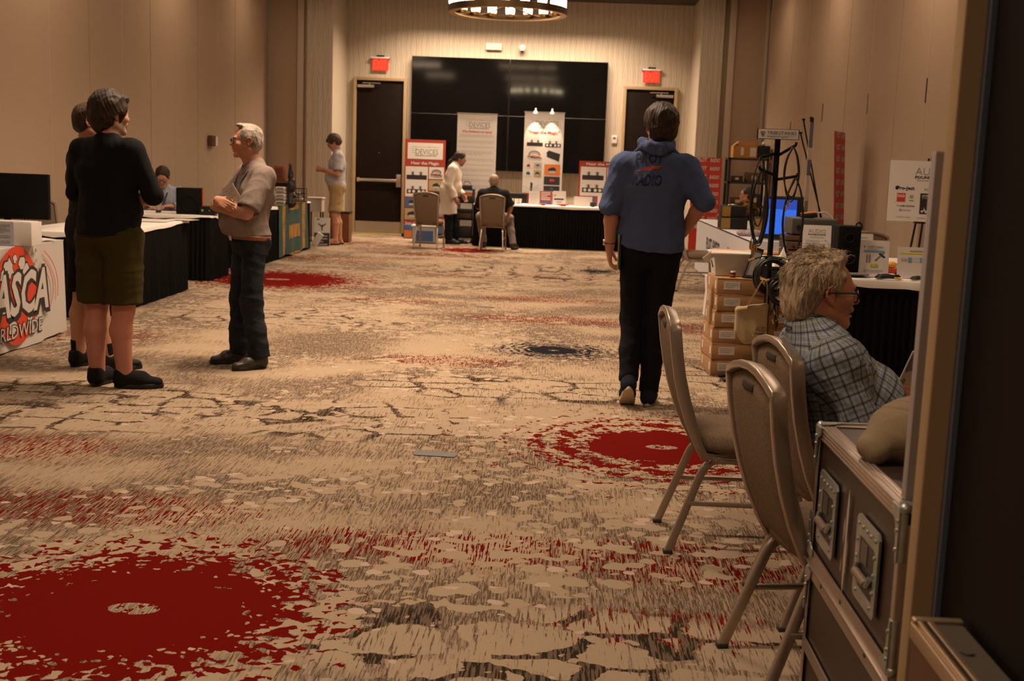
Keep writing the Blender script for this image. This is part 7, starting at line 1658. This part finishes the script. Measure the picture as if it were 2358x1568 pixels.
t = thing('wall_clock_box', 'brown and white box mounted on the left wall above the far left table', 'wall box', (XL+.02, 17.9, 1.62)); b = MB(); b.box((.03, -.06, 0), (.06, .18, .16)); b.build('body', M_walnut, t); b = MB(); b.box((.03, .09, 0), (.06, .10, .14)); b.build('panel', M_paperw, t)
# things on the floor beyond the far left table
t = thing('poster_board', 'black and white printed board leaning at the end of the far left table', 'board', (-3.80, 19.02, 0), .05); b = MB(); b.M = Euler((-.10, 0, 0)).to_matrix().to_4x4(); b.box((0, 0, .235), (.26, .008, .46), 0); O = (0, -.0045, 0); b.rect(O, XX, ZZ, -.125, .01, .125, .22, 4, .001); b.tube([(-.06, -.009, .37), (0, -.009, .32), (.06, -.009, .37)], .008, 5, 4); b.tube([(0, -.009, .32), (0, -.009, .26)], .008, 5, 4); b.rect(O, XX, ZZ, -.09, .43, -.04, .445, 4, .002); b.lines(O, XX, ZZ, -.10, .10, .18, 4, .045, .02, 3, .002, 6); b.build('panel', PM, t); b = MB(); b.box((0, .07, .18), (.03, .004, .36), rot=(.25, 0, 0)); b.build('strut', M_grey, t)
t = thing('wooden_cabinet', 'small brown wooden cabinet on the floor behind the man in khaki shorts', 'cabinet', (-3.72, 20.25, 0)); b = MB(); b.box((0, 0, .25), (.34, .30, .49), bev=.004); b.build('body', plain('brown_cabinet_wood', (.16, .065, .018), .5, noise=.2, nscale=8), t); b = MB(); b.box((0, -.152, .25), (.28, .006, .42)); b.build('door', plain('brown_cabinet_door', (.19, .08, .022), .5), t); b = MB(); b.box((0, 0, .51), (.36, .32, .02)); b.build('top', BLK, t)
t = thing('white_carton', 'white carton with a lid on a thin stand beyond the far left table', 'box', (-4.08, 19.9, 0)); b = MB(); b.box((0, 0, .63), (.24, .24, .22)); b.build('carton', plain('off_white_carton', (.50, .44, .38), .6), t); b = MB(); b.box((0, 0, .75), (.27, .27, .02)); b.build('lid', M_paperw, t); b = MB()
for sx in (-1, 1):
    for sy in (-1, 1): b.cyl((sx*.1, sy*.1, 0), (sx*.1, sy*.1, .52), .012)
b.build('stand_legs', BLK, t)
o = MB(); o.box((0, 0, .11), (.10, .02, .22), rot=(.15, .55, 0)); q = o.build('foam_wedge', M_paperw, loc=(-3.80, 18.68, .03)); tag(q, 'white foam offcut on the carpet at the corner of the far left table', 'foam')
# floor tape
M_tape = plain('grey_duct_tape', (.075, .080, .085), .5, bump=.4, bscale=60)
o = MB(); o.prism([(-.105, .055), (.10, .035), (.115, .0), (.10, -.055), (-.10, -.045), (-.115, -.01)], (0, 0, .002), (1, 0, 0), (0, 1, 0), .002); q = o.build('duct_tape', M_tape, loc=(-.565, 5.79, 0)); tag(q, 'grey strip of duct tape stuck on the carpet in the middle foreground', 'tape', 'tape strips on the carpet')
o = MB(); o.box((0, 0, .003), (.17, .05, .002), rot=(0, 0, -.02)); q = o.build('duct_tape', M_tape, loc=(-.685, 11.9, 0)); tag(q, 'small dark strip of tape on the carpet farther down the hall', 'tape', 'tape strips on the carpet')
# ================================================================ foreground: flight case, cap, board, second case, plaid man
M_caseply = plain('dark_brown_laminate', (.028, .015, .009), .42, noise=.15, nscale=7); M_casealu = plain('pinkish_case_aluminium', (.42, .34, .29), .36, .8, noise=.05, nscale=40); M_steelz = plain('galvanised_steel', (.42, .44, .42), .38, .85, noise=.35, nscale=35, bump=.2, bscale=120); M_scr = plain('white_scratch', (.45, .36, .30), .7)
CX0, CX1, CY0, CY1, CZ = .73, 1.36, 2.345, 3.13, .812
t = thing('flight_case', 'brown laminate flight case with aluminium edges and two recessed handles', 'flight case', (CX0, CY0, 0))
L = CY1-CY0; Wd = CX1-CX0
b = MB(); b.box((Wd/2, L/2, .245), (Wd-.012, L-.012, .37)); b.box((Wd/2, L/2, .615), (Wd-.012, L-.012, .375)); b.build('panels', M_caseply, t)
def lshape(b, y0, y1, z, s=1, w=.035, th=.003):  # angle strip along Y at the left edge x=0
    b.box((-.0005, (y0+y1)/2, z-s*w/2), (th, y1-y0, w), bev=.001); b.box((w/2, (y0+y1)/2, z), (w, y1-y0, th), bev=.001)
b = MB(); lshape(b, 0, L, CZ)
for k in range(3): b.box((.012+.009*k, L/2, CZ+.002), (.0025, L-.08, .002)); b.box((-.0025, L/2, CZ-.010-.010*k), (.002, L-.08, .0025))
b.box((Wd/2, L, CZ-.0175), (Wd, .003, .035)); b.box((Wd/2, L-.0175, CZ), (Wd, .035, .003)); b.box((Wd/2, 0, CZ-.0175), (Wd, .003, .035)); b.box((Wd/2, .0175, CZ), (Wd, .035, .003)); b.build('top_edge', M_casealu, t)
b = MB(); b.box((Wd/2, L/2, CZ-.004), (Wd-.06, L-.06, .004)); b.build('top_panel', M_caseply, t)
for y in (0, L):
    b = MB(); s = -1 if y == 0 else 1; b.box((-.0005, y-s*.0125, CZ/2+.03), (.003, .025, CZ-.08), bev=.001); b.box((.0125, y, CZ/2+.03), (.025, .003, CZ-.08), bev=.001); b.build('corner_edge', M_casealu, t)
# closure extrusion band at mid height (tongue and groove)
b = MB(); b.box((-.001, L/2, .452), (.004, L, .040)); b.box((-.0055, L/2, .433), (.008, L, .006), bev=.002); b.box((-.001, L/2, .412), (.004, L, .034)); b.build('closure_edge', M_casealu, t)
b = MB(); b.box((-.001, L/2, .20), (.004, L, .035)); b.box((-.001, L/2, .075), (.004, L, .03)); b.build('lower_edge', M_casealu, t)
for y, z in ((.18, .418), (.42, .45), (.62, .415)): b = MB(); b.cyl((-.0035, y, z), (-.0045, y, z), .006, seg=10); b.build('rivet', M_slot, t)
# steel corners (ball corner brackets)
def bracket(y, s, z, sz=1):
    b = MB(); pts = [(0, 0), (.0, .115), (.012, .12), (.02, .10), (.026, .085), (.030, .062), (.034, .05), (.045, .034), (.07, .028), (.09, .022), (.10, .012), (.10, 0)]
    b.prism([(s*p[0]*.55, -sz*p[1]) for p in pts] if s*sz > 0 else [(s*p[0]*.55, -sz*p[1]) for p in pts][::-1], (-.0045, y, z), (0, 1, 0), (0, 0, 1), -.004)
    b.prism([(p[0]*1.4, s*p[1]*.30) for p in pts][::(-1 if s > 0 else 1)], (0, y, z+.0035), (1, 0, 0), (0, 1, 0), .003)
    b.ball((.004, y+s*.004, z-sz*.004), .013, 0, 12); b.cyl((.004, y+s*.004, z-.012*sz), (.004, y+s*.004, z-sz*.115), .009, seg=12)
    for p in ((.016, .09), (.016, .05), (.012, .03)): b.cyl((-.0085, y+s*p[0]*.6, z-sz*p[1]), (-.0115, y+s*p[0]*.6, z-sz*p[1]), .0042, seg=10)
    return b.build('corner_bracket', M_steelz, t)
bracket(0, 1, CZ); bracket(L, -1, CZ)
for z, sz in ((.455, -1), (.415, 1)): bracket(L, -1, z, sz); bracket(0, 1, z, sz)
# handles
for yc in (L*.785, L*.285):
    zc = .612; w, h_ = .185, .195
    b = MB(); x = -.006
    outer = [(-w/2+.012, -h_/2), (w/2-.012, -h_/2), (w/2, -h_/2+.012), (w/2, h_/2-.012), (w/2-.012, h_/2), (-w/2+.012, h_/2), (-w/2, h_/2-.012), (-w/2, -h_/2+.012)]
    iw, ih = .132, .128; inner = [(-iw/2+.006, -ih/2-.01), (iw/2-.006, -ih/2-.01), (iw/2, -ih/2), (iw/2, ih/2-.016), (iw/2-.006, ih/2-.010), (-iw/2+.006, ih/2-.010), (-iw/2, ih/2-.016), (-iw/2, -ih/2)]
    V_ = [(x, yc+a, zc+c) for a, c in outer]+[(x, yc+a, zc+c) for a, c in inner]+[(x+.004, yc+a*.93, zc+c*.93) for a, c in inner]
    Fc = [(i, 8+i, 8+(i+1) % 8, (i+1) % 8) for i in range(8)]+[(8+i, 16+i, 16+(i+1) % 8, 8+(i+1) % 8) for i in range(8)]
    V_ += [(0, yc+a, zc+c) for a, c in outer]; Fc += [(i, (i+1) % 8, 24+(i+1) % 8, 24+i) for i in range(8)]; b.add(V_, Fc, 0, False)
    for a, c in ((-.07, .078), (-.035, .078), (0, .078), (.035, .078), (.07, .078), (-.071, .04), (-.071, 0), (-.071, -.04), (.071, .04), (.071, 0), (.071, -.04), (-.06, -.078), (.06, -.078)): b.ball((x-.001, yc+a, zc+c), .0048, 0, 8)
    dish = b.build('handle_dish', M_steelz, t)
    b = MB(); b.box((-.0025, yc, zc-.005), (.002, iw*.95, ih*.95), 0); b.box((-.004, yc+.02, zc+.02), (.002, .05, .05), 1); b.build('recess', [plain('recess_dark_steel', (.018, .021, .022), .4), plain('recess_steel', (.09, .085, .07), .4, .3)], dish)  # dark sheet paints the shade inside the shallow handle recess
    b = MB(); b.tube([(-.008, yc-.055, zc-.012), (-.014, yc-.05, zc-.030), (-.014, yc+.05, zc-.030), (-.008, yc+.055, zc-.012)], .008, 8, 0); b.cyl((-.014, yc-.048, zc-.030), (-.014, yc+.048, zc-.030), .0105, mat=1); b.build('handle', [M_steelz, plain('brown_grip', (.16, .11, .075), .5)], dish)
# torn laminate scratches
b = MB(); x = -.0008; yc = L*.535
b.prism([(-.005, .70), (.002, .735), (.009, .70), (.010, .60), (.014, .56), (.010, .50), (.004, .465), (-.002, .495), (-.006, .56), (-.004, .62)], (x, yc, 0), (0, 1, 0), (0, 0, 1), 0, 0); b.prism([(.022, .64), (.026, .66), (.030, .63), (.030, .60), (.025, .59)], (x, yc, 0), (0, 1, 0), (0, 0, 1), 0, 0); b.prism([(.012, .68), (.014, .69), (.017, .62), (.014, .60)], (x, yc, 0), (0, 1, 0), (0, 0, 1), 0, 0); b.prism([(.03, .54), (.033, .55), (.036, .52), (.032, .515)], (x, yc, 0), (0, 1, 0), (0, 0, 1), 0, 0)
b.prism([(-.013, .60), (-.009, .61), (-.009, .53), (-.012, .52)], (x, yc, 0), (0, 1, 0), (0, 0, 1), 0, 0)
b.add([(-.0012, yc-.01+.0, .48)]*3, [(0, 1, 2)]); b.build('scratches', M_scr, t)
for s in (0, 1):
    for y in (.08, L-.08): b = MB(); b.cyl((.09+s*(Wd-.18), y-.015, .032), (.09+s*(Wd-.18), y+.015, .032), .032); b.build('caster', M_black, t)
# tan cap
t = thing('tan_cap', 'tan cloth cap lying on top of the flight case, its brim over the edge', 'cap', (.865, 2.80, CZ+.004), 0)
F = Field(); F.el((.065, .02, .050), (.155, .13, .092), k=.03, cut=[((0, 0, .0), (0, 0, -1))]); F.rc((-.02, -.03, .040), (-.105, -.060, .030), .060, .030, k=.06, sq=((0, 0, 1), .8)); F.rc((-.095, -.085, .012), (-.10, -.030, .024), .020, k=.03)
V_, Q_ = F.mesh(.0042); V_ = smooth_mesh(V_, Q_, 2); N_ = vnormals(V_, Q_); rr = V_[:, 0]*.6+V_[:, 2]*1.4+V_[:, 1]*.5
V_ = V_-N_*(.004*(np.exp(-((rr-.130)/.005)**2)+np.exp(-((rr-.175)/.004)**2)+.6*np.exp(-((rr-.205)/.003)**2))*np.clip((V_[:, 2]-.02)/.03, 0, 1))[:, None]+N_*folds(V_, .002, 22, 2)[:, None]
vmesh('crown', V_, Q_, plain('tan_canvas', (.19, .135, .075), .85, noise=.06, nscale=90, bump=.35, bscale=400), t)
b = MB(); b.tube(bez([(-.075, -.055, .062), (-.02, -.03, .098), (.06, -.03, .130), (.14, .0, .135)], 6), .0035, 6); b.build('seam', plain('tan_stitching', (.12, .075, .035), .9), t)
# pale panel standing on the case by the wall end
t = thing('foam_board', 'pale grey upright board standing on the near end of the flight case', 'board', (.757, 2.405, CZ+.003)); b = MB(); b.box((.11, 0, .355), (.245, .03, .71), bev=.002, rot=(0, 0, 0)); b.build('board', plain('pale_grey_board', (.32, .28, .27), .6, noise=.04, nscale=30), t); b = MB(); b.box((.11, 0, .712), (.245, .032, .006)); b.build('edge_strip', plain('board_edge', (.42, .37, .33), .5), t)
# near case with red-brown wood and aluminium
t = thing('trunk', 'reddish wooden trunk with aluminium edging, cut off in the bottom right corner', 'trunk', (.664, 2.04, 0))
b = MB(); b.box((.045, -.5, .345), (.084, .99, .68)); b.build('panels', plain('red_brown_laminate', (.095, .030, .014), .45, noise=.2, nscale=5), t)
b = MB(); b.box((.006, -.5, .676), (.014, 1.0, .030), bev=.003); b.box((.012, -.5, .692), (.010, 1.0, .012), bev=.003); b.box((.030, -.5, .694), (.012, 1.0, .008), bev=.002); b.box((.046, -.006, .688), (.09, .02, .024), bev=.004); b.build('edging', plain('warm_aluminium', (.50, .37, .25), .33, .85), t)
b = MB(); b.box((.06, -.5, .6905), (.055, .97, .005)); b.cyl((.052, -.14, .693), (.052, -.14, .697), .012, seg=18); b.build('lid', plain('metal_lid', (.20, .17, .13), .4, .7), t)

# ---------------------------------------------------------------- 10: man in plaid shirt
J = dict(pel=(0, .01, .575), hipL=(-.10, .02, .55), hipR=(.10, .02, .55), kneeL=(-.13, .44, .51), kneeR=(.13, .44, .51), ankL=(-.13, .42, .085), ankR=(.13, .42, .085), toeL=(-.14, .59, .03), toeR=(.14, .59, .03),
         waist=(0, .01, .70), chest=(0, -.035, .815), neck=(0, -.095, .965), head=(0, -.055, 1.085), shL=(-.185, -.06, .885), shR=(.185, -.06, .885), elL=(-.24, .05, .655), elR=(.25, .035, .66), wrL=(-.10, .20, .69), wrR=(.02, .150, .760))
p = Person('seated person with tousled grey hair and spectacles in a blue plaid shirt, holding a leaflet', (.95, 3.93, 0), -HP+.09, J=J, H=1.80, h=.0045, skin=(.60, .29, .185))
B = p.body; p.torso(B, belly=.05)
for S_ in 'LR': p.arm(B, S_); p.leg(B, S_)
p.hand('R', norm((-.15, 1, -.10)), norm((-.9, 0, -.4)), .45, thumb=.2); p.hand('L', norm((.2, .9, -.1)), norm((.2, 0, -1)), .4)
p.headframe(norm((-.06, 1, -.01))); p.head(nose=1.25, mouth=.009, jaw=1.0)
P = p.hp; B.rc(P(0, .035, -.100), (0, -.05, .975), .036, .055, k=.03)
p.spots += [(P(0, .09, -.075), (.045, .04, .04), (.44, .24, .17), .6, p.HR), (P(.05, .05, -.055), .045, (.44, .21, .14), .5), (P(0, .075, .09), (.07, .05, .04), (.50, .20, .14), .5, p.HR), (P(0, .112, -.020), .02, (.50, .15, .10), .7)]
p.finish_body(); p.eyes(); p.glasses(w=.052, hgt=.044, r=.0030, y=.098, z=-.002)
M_h = hair_material('tousled_grey_hair', (.22, .155, .10), (.50, .39, .275))
F = Field(); R = p.HR
F.el(P(0, -.030, .052), (.088, .112, .092), R=R, k=.02); F.el(P(0, -.080, -.010), (.078, .062, .075), R=R, k=.03); F.el(P(0, -.085, -.060), (.062, .045, .040), R=R, k=.03); F.el(P(0, .025, .118), (.060, .050, .020), R=R, k=.03)
F.el(P(0, .125, -.03), (.085, .105, .105), R=R, k=.012, sub=True); F.el(P(0, .100, .045), (.086, .058, .080), R=R, k=.012, sub=True); F.el(P(0, .140, .085), (.12, .088, .10), R=R, k=.02, sub=True)
for sx in (-1, 1): F.el(P(sx*.095, .022, -.038), (.032, .042, .048), R=R, k=.010, sub=True); F.rc(P(sx*.072, .026, .035), P(sx*.075, .016, .005), .010, .006, k=.012)
p.hair(M_h, F, .005, 55, seed=3, h=.004)
# loose strands over the hair mass
b = MB(); r = random.Random(9)
for k in range(620):
    th = r.uniform(0, 2*PI); ph = r.uniform(.0, 1.75); rx, ry, rz = .088, .112, .092
    c = np.array([0, -.030, .052]); d = np.array([math.sin(ph)*math.cos(th), math.sin(ph)*math.sin(th), math.cos(ph)])
    if d[1] > .62 and d[2] < .72: continue
    a = c+d*np.array([rx, ry, rz])*.99
    if a[1] > .028: continue
    tang = np.array([r.uniform(-.3, .3), -.75+r.uniform(-.5, .4) if d[2] > .3 else -.30+r.uniform(-.4, .4), r.uniform(-.2, .35) if d[2] > .5 else -.85+r.uniform(-.4, .3)]); tang -= d*tang.dot(d)*.8; tang /= np.linalg.norm(tang)
    L_ = r.uniform(.03, .055); lift = r.uniform(.002, .008)+(r.random() < .10)*r.uniform(.005, .018)
    pts = [a, a+tang*L_*.5+d*lift, a+tang*L_+d*lift*.9*r.uniform(.2, 1.4)+np.array([r.uniform(-.006, .006)]*3)]
    b.tube([P(*q) for q in pts], [.0010, .0009, .0004], 4, cap=False)
for k in range(70):  # wisps above the forehead
    x = r.uniform(-.05, .06); a = np.array([x, .022+r.uniform(-.03, .02), .134-.3*abs(x)*abs(x)/.06]); e = a+np.array([r.uniform(-.015, .02), r.uniform(.010, .042), r.uniform(.0, .016)]); b.tube([P(*a), P(*((a+e)/2+np.array([0, -.0, .008]))), P(*e)], [.0009, .0007, .0003], 4, cap=False)
b.build('hair_strands', M_h, p.t); p.brows(M_h, .003)
# plaid shirt with coordinates laid out per limb
n = NT('blue_plaid_cotton'); n.set(rough=.88, spec=.15); uvn = n.coord('UV'); U_, V_u, _ = n.sep(uvn)
def band(c, per, off, wd):
    f = n.math('FRACT', n.add(n.math('DIVIDE', c, per), off)); return n.lt(n.math('ABSOLUTE', n.sub(f, .5)), wd)
PER = .036
def plaid(c):
    return band(c, PER, 0, .075), band(c, PER, .5, .035), band(c, PER, .27, .018), band(c, PER, .73, .018), band(c, PER*2, .13, .12)
ax_ = plaid(U_); ay_ = plaid(V_u)
base = (.22, .25, .31); olive_ = (.17, .185, .13); navy_ = (.018, .022, .045); pale_ = (.48, .45, .42); bl = (.12, .19, .34)
cc = n.mix(n.mul(n.math('MAXIMUM', band(U_, PER*2, .25, .25), band(V_u, PER*2, .25, .25)), .55), base, olive_)
for a in (ax_, ay_): cc = n.mix(n.mul(a[1], .55), cc, bl)
for a in (ax_, ay_): cc = n.mix(n.mul(n.math('MAXIMUM', a[2], a[3]), .6), cc, pale_)
for a in (ax_, ay_): cc = n.mix(n.mul(a[0], .72), cc, navy_)
n.base(cc); n.bump(n.noise(n.coord(), 380, 2), .25, .002); M_plaid = n.m
segs = [('t', np.array(J['pel']), np.array(J['neck'])), ('a', np.array(J['shR']), np.array(J['elR'])), ('a', np.array(J['elR']), np.array(J['wrR'])), ('a', np.array(J['shL']), np.array(J['elL'])), ('a', np.array(J['elL']), np.array(J['wrL']))]
def plaid_uv(V, Q):
    C = V[Q].mean(1); D = []
    for i, (ty, a, b_) in enumerate(segs):
        ba = b_-a; t_ = np.clip(((C-a)@ba)/ba.dot(ba), 0, 1); d = np.linalg.norm(C-(a+t_[:, None]*ba), axis=1)-(.145 if ty == 't' else .062); D.append(d)
    ch = np.argmin(np.array(D), 0); uv = np.zeros((len(Q), 4, 2)); PV = V[Q]
    for i, (ty, a, b_) in enumerate(segs):
        m = ch == i; ba = (b_-a)/np.linalg.norm(b_-a); X1 = np.cross(ba, np.array([1., 0, 0]) if ty == 't' else np.array([0, 0, 1.])); X1 /= np.linalg.norm(X1); X2 = np.cross(ba, X1); q = PV[m]-a
        rad = .16 if ty == 't' else .068; u1 = q@X1; u2 = q@X2; an = np.arctan2(u1, u2); an0 = an[:, :1]; an = an0+np.mod(an-an0+np.pi, 2*np.pi)-np.pi
        uv[m, :, 0] = an*rad; uv[m, :, 1] = q@ba+.3*i
    return uv.reshape(-1, 2)
F = Field(); p.torso(F, o=.020, belly=.085); sleeve(p, F, 'R', fore=.96, o=.014, flare=.010); sleeve(p, F, 'L', fore=.96, o=.014, flare=.010)
F.ops = [op[:7]+((op[7] or [])+[((0, 0, .47), (0, 0, -1))],)+op[8:] if not op[8] else op for op in F.ops]
shirt = p.garment('plaid_shirt', F, M_plaid, amp=.0085, f=8, seed=17, h=.0048, uvf=plaid_uv, it=2)
collar(p, M_plaid, shirt, 1.06, .30, uv=True)
F = Field(); trousers(p, F, 9, cutz=False, r1=.10); p.garment('trousers', F, mk('dark_navy_trousers', (.015, .017, .025)), amp=.006); p.shoes(M_black, M_sole_dk)
b = MB(); b.box((-.01, .262, .815), (.15, .003, .20), 0, rot=(-.35, 0, -.75)); b.M = Matrix.Translation((-.01, .262, .815)) @ Euler((-.35, 0, -.75)).to_matrix().to_4x4()
for s in (1, -1):
    O = (0, -.003*s, 0); x = (s, 0, 0); b.rect(O, x, ZZ, -.06, .02, .06, .085, 1, .0005); b.text('in', O, x, ZZ, -.05, -.03, .03, 2, bold=.02, lift=.001); b.lines(O, x, ZZ, -.06, .06, -.05, 3, .012, .004, 2, .001, 3)
wm = Matrix.Translation((.95, 3.93, 0)) @ Euler((0, 0, -HP+.09)).to_matrix().to_4x4(); b.v = [tuple(wm @ Vector(q)) for q in b.v]
o = b.build('leaflet', [M_paperw, plain('leaflet_blue', (.08, .12, .25), .5), M_ink2]); tag(o, 'white printed leaflet held up in the hand of the man in the plaid shirt', 'leaflet')
